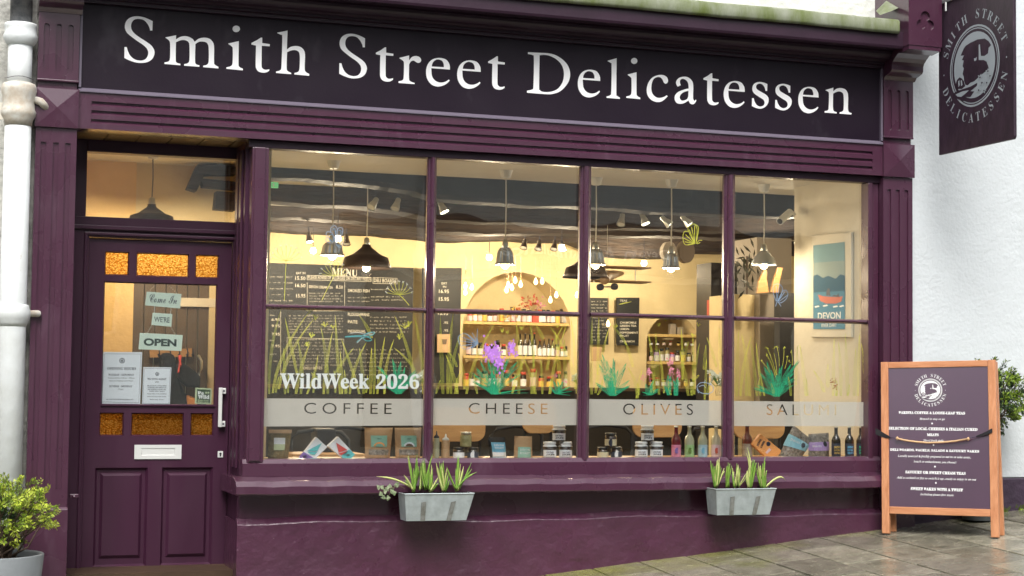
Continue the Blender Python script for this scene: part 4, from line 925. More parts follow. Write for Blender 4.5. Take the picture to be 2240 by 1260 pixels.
for x0, x1, ys in ((585, 640, range(606, 660, 13)), (676, 750, range(640, 662, 6)), (812, 888, (629, 645, 652)), (761, 810, (648, 656)), (632, 750, range(690, 730, 6)), (810, 895, range(690, 730, 8)), (590, 606, (690, 745, 775, 790)), (632, 750, range(742, 800, 7)), (765, 890, range(762, 812, 9)), (600, 880, (820,))):
    for y in ys: scrib(b, f, x0, x1, y+(x0-585)*.02)
for q in (((672, 602), (812, 607)), ((672, 612), (812, 616)), ((672, 602), (672, 612)), ((812, 607), (812, 616)), ((816, 607), (869, 609)), ((816, 620), (869, 621)), ((816, 607), (816, 620)), ((869, 609), (869, 621)), ((672, 618), (672, 680)), ((754, 618), (754, 680)), ((672, 680), (754, 680)), ((628, 738), (752, 742)), ((628, 738), (628, 800)), ((752, 742), (752, 800)), ((614, 680), (614, 830))):
    b.pxribbon(f, list(q), .8, .002)
b.build('chalk_lines', M['chalk'], o, stuff='stuff')
o, f = cboard('tall narrow chalkboard of prices at the left of the second pane', [(925, 586), (1010, 586), (1004, 838), (925, 838)], 5.85)
b = B()
for tx, x0, y0, x1, h in (('EAT', 966, 622, 978, 5), ('IN', 969, 629, 976, 4), ('16.95', 960, 641, 982, 8), ('15.95', 960, 658, 982, 8), ('15.95', 958, 689, 980, 7), ('.95', 970, 708, 980, 5), ('.95', 970, 725, 980, 5)): b.pxtext(f, tx, 'sans', x0, y0, x1, y0+.5, h, .003, .008, 2)
b.build('writing', M['chalk'], o, stuff='stuff')
o, f = cboard('short chalkboard tea list directly right of the middle mullion', [(1285, 651), (1332, 652), (1331, 754), (1285, 754)], 5.9)
b = B(); [scrib(b, f, 1294, 1328, y) for y in range(660, 750, 7)]; b.build('chalk_lines', M['chalk'], o, stuff='stuff')
o, f = cboard('long chalkboard tea list on the cream wall, right of its shorter twin', [(1350, 651), (1399, 651), (1397, 756), (1350, 755)], 5.9)
b = B()
for tx, y in (('TEAS', 660), ('EARL GREY', 690), ('CHAMOMILE', 708), ('GREEN TEA', 715), ('LEMON', 722), ('PEPPERMINT', 730), ('FRUIT', 737), ('CINNAMON', 749)): b.pxtext(f, tx, 'sans', 1356, y, 1356+len(tx)*4, y, 4.5, .003, .01, 2)
b.build('writing', M['chalk'], o, stuff='stuff')
o = B().pxpoly(FY(5.8), [(957, 731), (985, 731), (985, 771), (957, 771)], 0, -.02).build('paper_notice', M['kraft']); tag(o, 'small tan notice pinned on the narrow price chalkboard', 'notice')
B().pxpoly(FY(5.8), [(966, 742), (978, 742), (976, 753), (968, 753)], .003).build('print', M['brown'], o)
o = B().pxpoly(FY(5.8), [(1294, 759), (1316, 759), (1316, 790), (1294, 790)], 0, -.02).build('paper_notice', M['kraft']); tag(o, 'small tan card below the shorter tea list', 'notice')

# ---- niche shelves and what stands on them
def shelf(x0, x1, y, Y, lab):
    a = at(x0, y, Y); c_ = at(x1, y, Y); b = B(); b.box(a[0], c_[0], Y, Y+.3, a[2]-.03, a[2]); o = b.build('shelf', M['shelf'], bevel=.003); tag(o, lab, 'shelf', 'shelves in the arched niches'); return a[2]
sz = [shelf(1014, 1250, 702, 6.02, 'top shelf of the large arched niche, full of jars'), shelf(1014, 1252, 777, 6.02, 'middle shelf of the large arched niche, with wine bottles'), shelf(1016, 1254, 846, 6.02, 'bottom shelf of the large arched niche, behind the counter')]
s2 = [shelf(1416, 1528, 730, 6.02, 'upper shelf of the small arched niche'), shelf(1414, 1530, 790, 6.02, 'lower shelf of the small arched niche')]
def jar(name, px, z, Y, wpx, hpx, glassm, lidm, label, lblm=None, lidh=.18, shape='jar', cat='jar', group=None, band=None, txt=None):
    k = .00292*(10+Y)/10*(1 if Y > 3 else 1); x = at(px, 815, Y)[0]; r = wpx*k/2; h = hpx*k
    T = thing(name, label, cat, (x, Y, z), group); b = B(); n = 16 if Y < 2 else 9
    if shape == 'jar':
        b.lathe([(r*.9, 0), (r, .04*h), (r, h*(.92-lidh)), (r*.82, h*(1-lidh))], (x, Y, z), n); b.build('glass', glassm, T, smooth=True)
        b = B()
        if lidm is M['lidw']:
            b.lathe([(r*1.12, h*(1-lidh*1.35)), (r*.9, h*(1-lidh*1.0)), (r*.8, h*(1-lidh*.85)), (r*.98, h*(1-lidh*.55)), (r*.95, h*.99), (r*.6, h)], (x, Y, z), 18)
            b.v = [(v[0]+R.uniform(-1, 1)*r*.06, v[1], v[2]+R.uniform(-1, 1)*h*.015) for v in b.v]
        else: b.lathe([(r*.9, h*(1-lidh)), (r*.92, h), (r*.6, h*1.005)], (x, Y, z), n)
        b.build('lid', lidm, T, smooth=True)
    else:
        b.lathe([(r*.92, 0), (r, .03*h), (r, h*.55), (r*.8, h*.64), (r*.42, h*.74), (r*.36, h*.93), (r*.42, h*.94), (r*.4, h*.97)], (x, Y, z), n); b.build('glass', glassm, T, smooth=True)
        b = B(); b.lathe([(r*.43, h*.955), (r*.43, h), (r*.3, h*1.004)], (x, Y, z), n); b.build('cap', lidm, T, smooth=True)
    if lblm is not None:
        lo, hi = band or ((.08, .55) if shape == 'jar' else (.06, .48))
        b = B(); K = 10; vs = []
        for i in range(K+1):
            a_ = -math.pi/2+(i/K-.5)*2.5-rad(20)
            for zz_ in (lo, hi): vs.append((x+r*1.02*math.cos(a_), Y+r*1.02*math.sin(a_), z+h*zz_))
        b.add(vs, [(2*i, 2*i+2, 2*i+3, 2*i+1) for i in range(K)]); lab_ = b.build('label', lblm, T, smooth=True)
        if txt:
            b = B(); 
            if txt[0] == 'o': b.lathe([(r*.62, 0), (r*.62, .001)], (0, 0, 0), 14); vv = b.v; b.v = [(x-r*.33+v[0]*.9, Y-r*1.0+v[0]*.35-.004+v[2], z+h*(lo+hi)/2+v[1]) for v in vv]; b.build('print', txt[1], lab_)
            else:
                f_ = Frame((x-r*.35, Y-r*1.03-.002, z+h*(lo+hi)/2), (math.cos(rad(20)), -math.sin(rad(20)), 0), (0, 0, 1)); f_.O = np.array([x-r*.34*1.0, Y-r*.97-.004, z+h*(lo+hi)/2])
                rows = txt[2]; hh = h*(hi-lo)*.7/len(rows)
                for i_, w_ in enumerate(rows): b.text(f_, w_, 'sans', -r*.62, r*.62, h*(hi-lo)*.35-hh*(i_+1)*.98, h*(hi-lo)*.35-hh*i_-hh*.2, 0, .03, 1)
                b.build('print', txt[1], lab_)
    return T
gN = 'small jars and bottles on the niche shelves'
cols = [M['jarg'], M['redfoil'], M['jaro'], M['amberb'], M['yellowish']]
ORD = ['leftmost', 'second', 'third', 'fourth', 'fifth', 'sixth', 'seventh', 'eighth', 'ninth', 'tenth', 'eleventh', 'twelfth', 'thirteenth', 'fourteenth']
def row(xs_, z, wr, hr, labels, shape='jar', mats=cols, lm=None):
    for i, x in enumerate(xs_):
        jar('preserve_jar' if shape == 'jar' else 'wine_bottle', x, z, 6.12+R.uniform(-.03, .03), R.uniform(*wr), R.uniform(*hr), R.choice(mats), M['lidd'] if R.random() < .6 else M['redfoil'], ORD[i]+' of the '+labels, lm or R.choice([M['paper'], M['paper'], M['yellowish'], M['pinklt']]), shape=shape, cat='jar' if shape == 'jar' else 'bottle', group=labels)
row(range(1026, 1092, 11), sz[0], (10, 12), (20, 27), 'dark jars on the left half of the top niche shelf')
row(range(1096, 1182, 12), sz[0], (11, 13), (24, 34), 'bright jars in the middle of the top niche shelf', mats=[M['redfoil'], M['yellowish'], M['jaro']])
row(range(1188, 1248, 10), sz[0], (9, 11), (24, 34), 'jars on the right half of the top niche shelf')
row((1024, 1036, 1050, 1063, 1075, 1088, 1101), sz[1], (10, 12), (22, 36), 'dark jars on the left of the middle niche shelf', mats=[M['jarg'], M['darkb']])
row((1137, 1148, 1158, 1168), sz[1], (10, 11), (46, 52), 'tall dark wine bottles in the middle of the niche', 'bottle', [M['darkb'], M['jarg']], M['paper'])
row((1180, 1190, 1200, 1208), sz[1], (9, 10), (36, 40), 'dark wine bottles with pale labels right of the taller ones', 'bottle', [M['darkb'], M['jarg']], M['paper'])
row((1218, 1229, 1240, 1249), sz[1], (10, 12), (20, 28), 'squat jars at the right end of the middle niche shelf')
row((1020, 1032, 1044, 1060, 1075, 1090, 1108, 1126, 1145, 1166, 1184, 1203, 1222, 1240), sz[2], (12, 15), (24, 40), 'assorted jars on the bottom shelf of the large niche', mats=[M['redfoil'], M['jaro'], M['jarg'], M['jarg']])
row((1424, 1436, 1447, 1459, 1470, 1482, 1494, 1506, 1519), s2[1], (10, 12), (20, 32), 'jars on the lower shelf of the small niche', mats=[M['jarg'], M['jaro'], M['lblpurple']])
row((1424, 1438, 1452, 1466, 1484, 1500, 1514), s2[1]-.26, (10, 12), (16, 20), 'jars standing below the lower shelf of the small niche', mats=[M['jarg'], M['jaro']])
row((1424, 1438, 1452, 1466, 1484, 1500, 1514), s2[1]+.17, (7, 9), (8, 10), 'tiny pots on the glass ledge of the small niche', mats=[M['jarg'], M['jaro']])
for x, w_, h_, mm, lb_ in ((1468, 14, 24, 'panelg', 'taupe box standing upright on the top of the small niche, the taller'), (1484, 14, 17, 'panelg', 'taupe box on the top of the small niche, the shorter'), (1116, 12, 34, 'kraft', 'pale cream pack standing in the middle of the large niche'), (1170, 20, 20, 'redfoil', 'red and white gift pack on the top shelf of the large niche')):
    a = at(x, 815, 6.15); z = s2[0] if x > 1400 else (sz[1] if x == 1116 else sz[0]); k = .0047; b = B(); b.box(a[0]-w_*k/2, a[0]+w_*k/2, 6.1, 6.16, z, z+h_*k); tag(b.build('gift_box', M[mm], bevel=.004), lb_, 'box')
# dried bouquet / packs above the top shelf
SW = ['yellow crinkled pack, lowest left above the top niche shelf', 'yellow crinkled pack beside the lowest left one above the niche', 'red crinkled pack, higher of the two above the niche shelf', 'red crinkled pack topmost above the niche shelf', 'pink crinkled pack at the right above the niche shelf']
for j, (x, y) in enumerate(((1110, 690), (1130, 680), (1150, 665), (1165, 660), (1180, 664))):
    p = at(x, y, 6.0); b = B(); 
    for t in range(26):
        d = np.array([R.gauss(0, 1), R.gauss(0, .5), R.gauss(0, 1)]); d /= np.linalg.norm(d); q = p+d*R.uniform(.02, .07); u = np.array([R.gauss(0, 1), R.gauss(0, 1), R.gauss(0, 1)]); u /= np.linalg.norm(u); v = np.cross(d, u)
        b.add([q, q+u*.025, q+u*.03+v*.02, q+v*.02], [(0, 1, 2, 3)])
    tag(b.build('wrapped_sweets', [M['yellowish'], M['yellowish'], M['redfoil'], M['redfoil'], M['pinkl']][j]), SW[j], 'gift pack', 'crinkled gift packs above the niche shelf')
# ---- counter and back shop things
b = B(); za = at(1100, 846, 4.4)[2]; b.box(2.3, 6.9, 4.4, 5.0, FZ, za-.03); CT = b.build('shop_counter', M['counter']); tag(CT, 'long dark shop counter in front of the arched niches', 'counter')
b = B(); b.box(2.25, 6.95, 4.36, 5.05, za-.03, za); b.build('worktop', M['brown'], CT)
for x0, x1, y0, y1, Y, m, lb_ in ((1606, 1660, 645, 935, 3.0, 'cream', 'cream cupboard side at the left of the right end pane'), (1661, 1707, 645, 935, 2.9, 'panelg', 'taupe cupboard door beside the dark column in the right end pane'), (1655, 1732, 522, 644, 3.4, 'panelg', 'pale wall cabinet above the chopping boards')):
    a = at(x0, y1, Y); c_ = at(x1, y0, Y); b = B(); b.box(a[0], c_[0], Y, Y+.5, FZ if y1 > 900 else a[2], c_[2]); tag(b.build('cupboard', M[m], bevel=.004), lb_, 'cupboard')
a = at(1707, 645, 2.5); b = B(); b.box(at(1706, 700, 2.5)[0], 8.4, 2.5, 2.6, FZ, at(1706, 640, 2.5)[2]); tag(b.build('dark_column', M['panelc']), 'charcoal upright panel behind the right wall corner', 'panel')
b = B(); b.box(at(1555, 700, 3.6)[0], at(1612, 700, 3.6)[0], 3.6, 3.9, FZ, at(1580, 575, 3.6)[2]); tag(b.build('tall_cabinet', M['counter']), 'tall dark shelving cabinet behind the mullion of the third pane', 'cabinet')
for i in range(6):
    x = 1557+i*7; a = at(x, 690, 3.5); b = B(); b.box(a[0], a[0]+.022, 3.48, 3.6, a[2], a[2]+.14); tag(b.build('menu_folder', [M['redfoil'], M['brown'], M['jaro']][i % 3]), ORD[i]+' of the upright folders on the tall cabinet', 'folder', 'upright folders in the tall cabinet')
# chopping boards, dark plant
for pts, lb_ in (([(1656, 642), (1660, 615), (1672, 590), (1678, 592), (1678, 608), (1682, 640)], 'curved wooden chopping board leaning by the pendant in the right end pane'), ([(1686, 640), (1692, 615), (1702, 585), (1713, 586), (1706, 615), (1704, 640)], 'straight wooden chopping board leaning beside the curved one')):
    b = B(); b.pxpoly(FY(2.6), pts, 0, -.03); tag(b.build('chopping_board', M['oak'], bevel=.004), lb_, 'chopping board')
b = B()
for i in range(50):
    x, y = R.gauss(1632, 14), R.gauss(590, 34); p = at(x, y, 3.1+R.uniform(-.15, .15)); u = np.array([R.gauss(0, 1), R.gauss(0, 1), R.gauss(0, 1.6)]); u /= np.linalg.norm(u); v = np.cross(u, [0, 1, 0]); b.add([p, p+u*.05+v*.012, p+u*.1, p+u*.05-v*.012], [(0, 1, 2, 3)])
tp = thing('trailing_plant', 'dark trailing plant behind the right end pane', 'plant', at(1640, 640, 3.1)); b.build('leaves', mat('dark_trailing_leaf', (.03, .03, .015), .4), tp)  # leaves in one even dark colour
b = B(); b.tube([at(1634, 645, 3.1), at(1634, 560, 3.1)], .008, 6); b.build('stem', M['twig'], tp)
# oval boards
for x, y, rx, ry, lb_, mm in ((1465, 550, 15, 22, 'grey oval board hanging behind the pendant in the third pane', 'panelg'), (1503, 550, 17, 25, 'brown oval board hanging beside the grey oval one', 'brown')):
    b = B(); f_ = FY(3.2); b.pxpoly(f_, [(x+rx*math.cos(t), y+ry*math.sin(t)) for t in np.linspace(0, 2*math.pi, 25)[:-1]], 0, -.07); tag(b.build('oval_board', [M[mm]]), lb_, 'oval board', 'oval boards under the beam')
# model biplane
M['ply'] = mat('tan_balsa', (.34, .22, .12), .6)
AP = thing('model_biplane', 'brown model biplane hanging behind the third pane', 'model aeroplane', at(1330, 610, 2.6))
for y, lb_ in ((586, 1), (617, 2)):
    a = at(1285, y-5, 2.7); c_ = at(1414, y, 2.5); b = B(); b.add([a+np.array([0, -.1, 0]), c_+np.array([0, -.1, 0]), c_+np.array([0, .1, 0]), a+np.array([0, .1, 0])], [(0, 1, 2, 3)]); o = b.build('wing', M['ply'], AP); md = o.modifiers.new('s', 'SOLIDIFY'); md.thickness = .012
b = B(); b.tube([at(1322, 612, 2.2), at(1326, 604, 2.5), at(1345, 600, 3.0), at(1362, 598, 3.4)], [.04, .05, .035, .015], 10); b.build('fuselage', M['ply'], AP, smooth=True)
b = B(); 
for x, y in ((1311, 628), (1342, 627)): b = B(); b.tube([at(x, y, 2.5), at(x+4, y, 2.47)], .028, 12); b.build('wheel', M['ink'], AP)
b = B(); b.tube([at(1311, 628, 2.5), at(1342, 627, 2.5)], .006, 5); b.build('axle', M['metal'], AP)
for x, y in ((1390, 600), (1300, 600)): b = B(); b.tube([at(x, 617, 2.6), at(x, 585, 2.6)], .005, 5); b.build('strut', M['metal'], AP)
b = B(); b.tube([at(1328, 598, 2.6), (at(1328, 598, 2.6)[0], 2.6, CZ)], .002, 4); b.build('hanging_wire', M['cord'], AP)
# ---- poster on the right wall
fxw = FX(6.15)
PO = thing('framed_poster', 'framed travel poster of a red rowing boat reading DEVON RIVER DART', 'poster', (6.15, .5, .7))
b = B(); b.pxpoly(fxw, [(1773, 515), (1862, 508), (1862, 738), (1773, 738)], .02, .002); b.build('frame', M['cream2'], PO, bevel=.004)
pq = [(1779, 537), (1848, 529), (1848, 720), (1779, 720)]
def pposter(pts, m, n): b = B(); b.pxpoly(fxw, pts, n); return b.build('print', m, PO)
pm = lambda c: mat('poster_ink', c, .8, spec=.2)
pposter(pq, pm((.2, .34, .38)), .022)
pposter([(1779, 575), (1848, 570), (1848, 612), (1779, 612)], pm((.3, .38, .37)), .0225)
pposter([(1779, 604), (1788, 600), (1800, 608), (1812, 603), (1828, 610), (1838, 600), (1848, 603), (1848, 640), (1779, 640)], pm((.05, .13, .2)), .023)
pposter([(1779, 640), (1848, 636), (1848, 720), (1779, 720)], pm((.1, .26, .38)), .0235)
pposter([(1789, 644), (1800, 648), (1830, 650), (1844, 648), (1840, 660), (1828, 664), (1806, 664), (1794, 658)], pm((.62, .2, .14)), .024)
pposter([(1807, 646), (1808, 636), (1811, 630), (1815, 632), (1815, 640), (1817, 647)], M['ink'], .0245)
pposter([(1820, 648), (1824, 645), (1831, 646), (1834, 641), (1836, 650)], M['ink'], .0245)
for x in (1782, 1800, 1822, 1836): pposter([(x, 668+x % 5), (x+9, 666+x % 5), (x+11, 669+x % 5), (x+1, 671+x % 5)], M['white'], .0245)
b = B(); b.pxtext(fxw, 'DEVON', 'sans', 1789, 699, 1839, 697, 15, .025, .02); b.pxtext(fxw, 'RIVER DART', 'sans', 1797, 716, 1830, 715, 8, .025, .012); b.build('lettering', M['white'], PO)
# ---- tables, chairs, vases behind the glass
def ply(px0, px1, pyb, lab, yy):
    xa, xb2 = at(px0, 950, yy)[0], at(px1, 950, yy)[0]; z0 = at(1100, pyb, yy)[2]; z1 = z0+.2; cx = (xa+xb2)/2; r_ = .07
    T = thing('plywood_chair', lab, 'chair', (cx, yy, FZ), 'plywood backed chairs by the window'); pts = []
    for (cx_, cz_, a0) in ((xb2-r_, z1-r_*.6, 0), (xa+r_, z1-r_*.6, 90), (xa+r_, z0+r_, 180), (xb2-r_, z0+r_, 270)):
        for t in range(0, 91, 15): pts.append((cx_+r_*math.cos(rad(a0+t)), cz_+r_*math.sin(rad(a0+t))))
    b = B(); b.poly(FY(yy), pts, 0, -.018); b.build('backrest', M['oak'], T, bevel=.004)
    b = B(); b.box(xa, xb2, yy+.06, yy+.46, FZ+.43, FZ+.45); b.build('seat', M['oak'], T, bevel=.01)
    for x in (xa+.03, xb2-.03):
        b = B(); b.tube([(x, yy+.03, FZ), (x, yy+.03, z1-.04)], .012, 8); b.build('leg', M['black'], T); b = B(); b.tube([(x, yy+.42, FZ), (x, yy+.42, FZ+.43)], .012, 8); b.build('leg', M['black'], T)
ply(930, 1062, 966, 'oak plywood chair back behind the sauce bottles, second pane', .78)
ply(1143, 1216, 948, 'narrow oak plywood chair back behind the kraft coffee bag, second pane', .9)
ply(1385, 1492, 957, 'oak plywood chair back behind the white-lidded jars, third pane', .82)
ply(1606, 1717, 960, 'oak plywood chair back behind the orange pouch, right end pane', .75)
BN = thing('window_bench', 'slatted light wood bench behind the sailing boat packs', 'bench', (2.8, 1.2, FZ))
for y, z in ((.95, -.5), (1.15, -.5)): 
    b = B(); b.box(at(640, 960, .95)[0], at(800, 960, .95)[0], y, y+.16, -.53, -.5); b.build('slat', M['oak'], BN, bevel=.004)
b = B(); b.box(at(645, 960, 1)[0], at(790, 960, 1)[0], 1.0, 1.05, -.72, -.68); b.build('rail', M['oak'], BN)
for x in (650, 785): b = B(); xx_ = at(x, 960, 1.0)[0]; b.box(xx_, xx_+.04, 1.0, 1.04, FZ, -.53); b.build('leg', M['black'], BN)
def chair(px, py, Y, lab, rot=0):
    p = at(px, py, Y); z = p[2]; T = thing('cafe_chair', lab, 'chair', (p[0], Y, FZ), 'black bentwood cafe chairs')
    b = B(); b.tube([(p[0]-.2, Y, FZ+.45), (p[0]-.2, Y, z-.05), (p[0]-.15, Y+.01, z), (p[0], Y+.02, z+.02), (p[0]+.15, Y+.01, z), (p[0]+.2, Y, z-.05), (p[0]+.2, Y, FZ+.45)], .014, 8); b.build('backrest', M['black'], T, smooth=True)
    b = B(); b.box(p[0]-.2, p[0]+.2, Y-.4, Y, FZ+.43, FZ+.455); b.build('seat', M['brown'], T, bevel=.01)
    for sx in (-.18, .18):
        for sy in (-.37, -.02): b = B(); b.tube([(p[0]+sx, Y+sy, FZ), (p[0]+sx, Y+sy, FZ+.43)], .013, 6); b.build('leg', M['black'], T)
chair(756, 940, 1.5, 'black bentwood chair behind the right sailing boat pack'); chair(1130, 938, 1.7, 'black bentwood chair between the two cafe tables of the second pane'); chair(1560, 938, 1.7, 'black bentwood chair behind the pale drink bottles'); chair(700, 946, 1.3, 'black chair behind the left sailing boat pack'); chair(1330, 935, 1.9, 'black bentwood chair behind the dark jars of the third pane')
b = B(); b.box(at(693, 960, 1.2)[0], at(735, 960, 1.2)[0], 1.2, 1.4, FZ+.4, at(700, 938, 1.2)[2]); tag(b.build('black_crate', M['black'], bevel=.01), 'black box behind the crossed sailing boat packs', 'box')
b = B(); b.box(2.2, 6.148, .142, .48, -.53, -.497); o = b.build('display_shelf', M['oak']); tag(o, 'long oak display shelf along the foot of the window', 'shelf')
b = B(); b.box(2.0, 2.2, .142, .48, -.53, -.497); b.build('shelf_end', M['oak'], o)
def vase(px, py, Y, lab, n=26, sp=14):
    p = at(px, py+38, Y); T = thing('flower_vase', lab, 'vase of flowers', p, 'white flowers on the cafe tables')
    b = B(); b.lathe([(.03, 0), (.035, .03), (.025, .1), (.03, .13)], p, 12); b.build('vase', M['glass'], T, smooth=True)
    b = B(); st = B()
    for i in range(n):
        q = at(px+R.gauss(0, sp*.55), py+R.gauss(0, 7), Y+R.uniform(-.04, .04)); st.tube([p+np.array([R.uniform(-.01, .01), 0, .08]), (p+q)/2+np.array([0, 0, .02]), q], .003, 4)
        for k in range(9): a_ = R.uniform(0, 6.28); e = R.uniform(.008, .02); u = np.array([math.cos(a_), R.uniform(-.4, .4), math.sin(a_)]); v = np.cross(u, [0, 1, .2]); b.add([q, q+u*e+v*e*.4, q+u*e*1.5, q+u*e-v*e*.4], [(0, 1, 2, 3)])
    b.build('blossom', M['petal'], T); st.build('stems', M['stem'], T)
vase(921, 822, .85, 'white flowers in a small vase behind the mullion right of WildWeek 2026', 14, 9); vase(1268, 823, .85, 'white flowers in a vase behind the middle mullion', 16, 13); vase(1575, 828, .8, 'white flowers in a vase behind the third mullion, by the painted frog', 30, 20)
# vestibule things seen through the door
HR = thing('coat_rack', 'pale wooden coat rack with hooks seen through the door pane', 'coat rack', at(385, 770, VY-.02))
b = B(); b.pxpoly(FY(VY-.02), [(328, 766), (420, 762), (420, 780), (328, 782)], 0, -.03); b.build('rack_board', M['oak'], HR)
for x in (348, 372, 392, 410, 422): b = B(); b.tube([at(x, 764, VY-.03), at(x+1, 772, VY-.07), at(x, 780, VY-.05), at(x-2, 776, VY-.09)], .006, 6); b.build('hook', M['ink'], HR, smooth=True)
def cloth(name, pts, m, lab, cat, Y=VY-.1, d=.1):
    b = B(); b.pxpoly(FY(Y), pts, 0, -d); o = b.build(name, M[m], bevel=.02); tag(o, lab, cat); return o
o = cloth('hanging_coat', [(352, 775), (366, 770), (382, 776), (386, 800), (392, 830), (405, 860), (440, 880), (440, 900), (360, 900), (352, 850)], 'fabric', 'dark navy coat hanging at the left of the rack', 'coat')
o = cloth('shoulder_bag', [(390, 795), (400, 792), (428, 812), (440, 825), (438, 850), (410, 846), (388, 828)], 'fabric', 'dark bag with a red cord hanging on the coat rack', 'bag', VY-.16)
b = B(); b.tube([at(392, 778, VY-.1), at(395, 800, VY-.17)], .008, 6); b.tube([at(396, 778, VY-.1), at(390, 815, VY-.2)], .006, 6); b.build('red_cord', M['red'], o)
o = cloth('canvas_satchel', [(408, 862), (430, 872), (436, 900), (412, 900)], 'orange', 'tan satchel low behind the door pane', 'bag', VY-.12)
b = B(); b.tube([at(434, 778, VY-.05), at(440, 790, VY-.08), at(440, 806, VY-.08), at(434, 822, VY-.05)], .012, 8); tag(b.build('brass_handle', M['metal'], smooth=True), 'polished curved metal handle on the brown boarding', 'handle')
# added fill lamps that brighten the shop interior, shaped as hanging ceiling spots
for k_, (x, y, Y, p_) in enumerate(((3.3, 5.1, 5.0, 48), (5.0, 5.2, 5.0, 56), (6.6, 5.0, 5.0, 52), (3.2, 3, 3.6, 40), (5.2, 3, 3.6, 40), (6.75, 3, 2.2, 26))):
    T = thing('added_fill_lamp', 'small round added fill lamp %s' % ('at the back above the menu board', 'at the back above the large niche', 'at the back above the small niche', 'between the front beams in the first pane', 'between the front beams in the third pane', 'above the cupboards at the right')[k_], 'fill light', (x, Y, CZ), 'added fill lamps between the beams')
    b = B(); b.lathe([(.03, -.012), (.045, -.008), (.045, -.001)], (x, Y, CZ), 14); b.build('rim', M['metal'], T, smooth=True); b = B(); b.lathe([(.03, -.014), (.03, -.0125)], (x, Y, CZ), 12); b.build('lens', M['bulb_white'], T)
    b = B(); b.tube([(x, Y, CZ-.012), (x, Y, CZ-.3)], .003, 6); b.build('stem', M['ink'], T); b = B(); b.lathe([(.02, -.02), (.03, 0), (.02, .03)], (x, Y, CZ-.32), 12); b.build('bulb', M['bulb_white'], T, smooth=True)
    l = lamp((x, Y, CZ-.4), p_); l.parent = T; l.location = (0, 0, -.4)

# ------------------------------------------------------------------ goods on the display shelf
DZ = -.497
def bag(name, quad, Y, m, lab, cat, label=None, label2=None, lm=None, window=None, depth=.07, top=.012, extra=()):
    # a filled pouch: front outline in photo pixels, pillow-like, thin at the sealed top
    f_ = FY(Y); q = [f_.px(*p) for p in quad]        # TL TR BR BL
    T = thing(name, lab, cat, (sum(p[0] for p in q)/4, Y, min(p[1] for p in q)))
    nu, nv = 8, 10; vs = []
    def P2(u, v): 
        a = [q[0][i]+(q[1][i]-q[0][i])*u for i in (0, 1)]; c_ = [q[3][i]+(q[2][i]-q[3][i])*u for i in (0, 1)]; return [a[i]+(c_[i]-a[i])*v for i in (0, 1)]
    def D(u, v): return depth*.5*(1-abs(2*u-1)**3)*min(1, v*1.9+.02)*(1 if v < .92 else .85)
    for s_ in (-1, 1):
        for j in range(nv+1):
            for i in range(nu+1):
                u, v = i/nu, j/nv; p = P2(u, v); vs.append((p[0], Y+depth*.5+s_*D(u, v)+(R.uniform(-.0015, .0015) if s_ < 0 else 0), p[1]))
    n1 = (nu+1)*(nv+1); fs = []
    for j in range(nv):
        for i in range(nu):
            a = j*(nu+1)+i; fs.append((a, a+nu+1, a+nu+2, a+1)); fs.append((n1+a, n1+a+1, n1+a+nu+2, n1+a+nu+1))
    for j in range(nv): a = j*(nu+1); fs += [(a, n1+a, n1+a+nu+1, a+nu+1), (a+nu, a+2*nu+1, n1+a+2*nu+1, n1+a+nu)]
    for i in range(nu): a = nv*(nu+1)+i; fs += [(a, n1+a, n1+a+1, a+1), (i, i+1, n1+i+1, n1+i)]
    b = B(); b.add(vs, fs); body = b.build('pouch', M[m], T, smooth=True)
    def patch(pts, m_, nm, n, par=T):                 # flat print following the pouch front
        b = B(); u0, u1, v0, v1 = pts; k = 6; vs = []
        for j in range(k+1):
            for i in range(k+1):
                u, v = u0+(u1-u0)*i/k, v0+(v1-v0)*j/k; p = P2(u, v); vs.append((p[0], Y+depth*.5-D(u, v)-n, p[1]))
        b.add(vs, [(j*(k+1)+i, (j+1)*(k+1)+i, (j+1)*(k+1)+i+1, j*(k+1)+i+1) for j in range(k) for i in range(k)]); return b.build(nm, M[m_], par)
    def word(tx, u0, u1, v0, v1, m_, par, sty_='sans', n=.006):
        g, fs_ = glyphs(tx, sty_, .02, 1); gx0, gy0 = g.min(0); gx1, gy1 = g.max(0); vs = []
        for x, y in g:
            u = u0+(u1-u0)*(x-gx0)/(gx1-gx0); v = v1+(v0-v1)*(y-gy0)/(gy1-gy0); p = P2(u, v); vs.append((p[0], Y+depth*.5-D(u, v)-n, p[1]))
        b = B(); b.add(vs, fs_); b.build('print', M[m_], par)
    def disc(u, v, ru, rv, m_, par, half=False, n=.0065):
        b = B(); vs = []; a0 = math.pi if half else 2*math.pi
        for t in np.linspace(0, a0, 18):
            uu, vv = u+ru*math.cos(t), v-rv*math.sin(t); p = P2(uu, vv); vs.append((p[0], Y+depth*.5-D(uu, vv)-n, p[1]))
        b.add(vs, [tuple(range(18))]); b.build('print', M[m_], par)
    return T, patch, word, disc
T, pa, wo, di = bag('herb_pouch', ((590, 940), (641, 940), (633, 1004), (588, 1003)), .22, 'herb', 'kraft and clear pouch of dried herbs with a pale green label, leftmost in the window', 'food pouch')
pa((0, 1, 0, .13), 'kraft', 'seal', .004); l = pa((.22, .72, .28, .7), 'lblgreen', 'label', .004); pa((.22, .72, .28, .5), 'paper', 'label', .0045)
def card(quad, lab, m_sail, m_low):
    f_ = FY(.2); T = thing('coffee_pack', lab, 'coffee pack', (f_.px(*quad[0])[0], .2, DZ)); b = B(); b.pxpoly(f_, quad, 0, -.045); o = b.build('carton', M['paper'], T, bevel=.002)
    f2 = FY(.198); Q = [np.array(q, float) for q in quad]       # top, right, bottom, left
    def uv(u, v): return tuple(Q[0]+(Q[1]-Q[0])*u+(Q[3]-Q[0])*v)
    return f2, uv, o
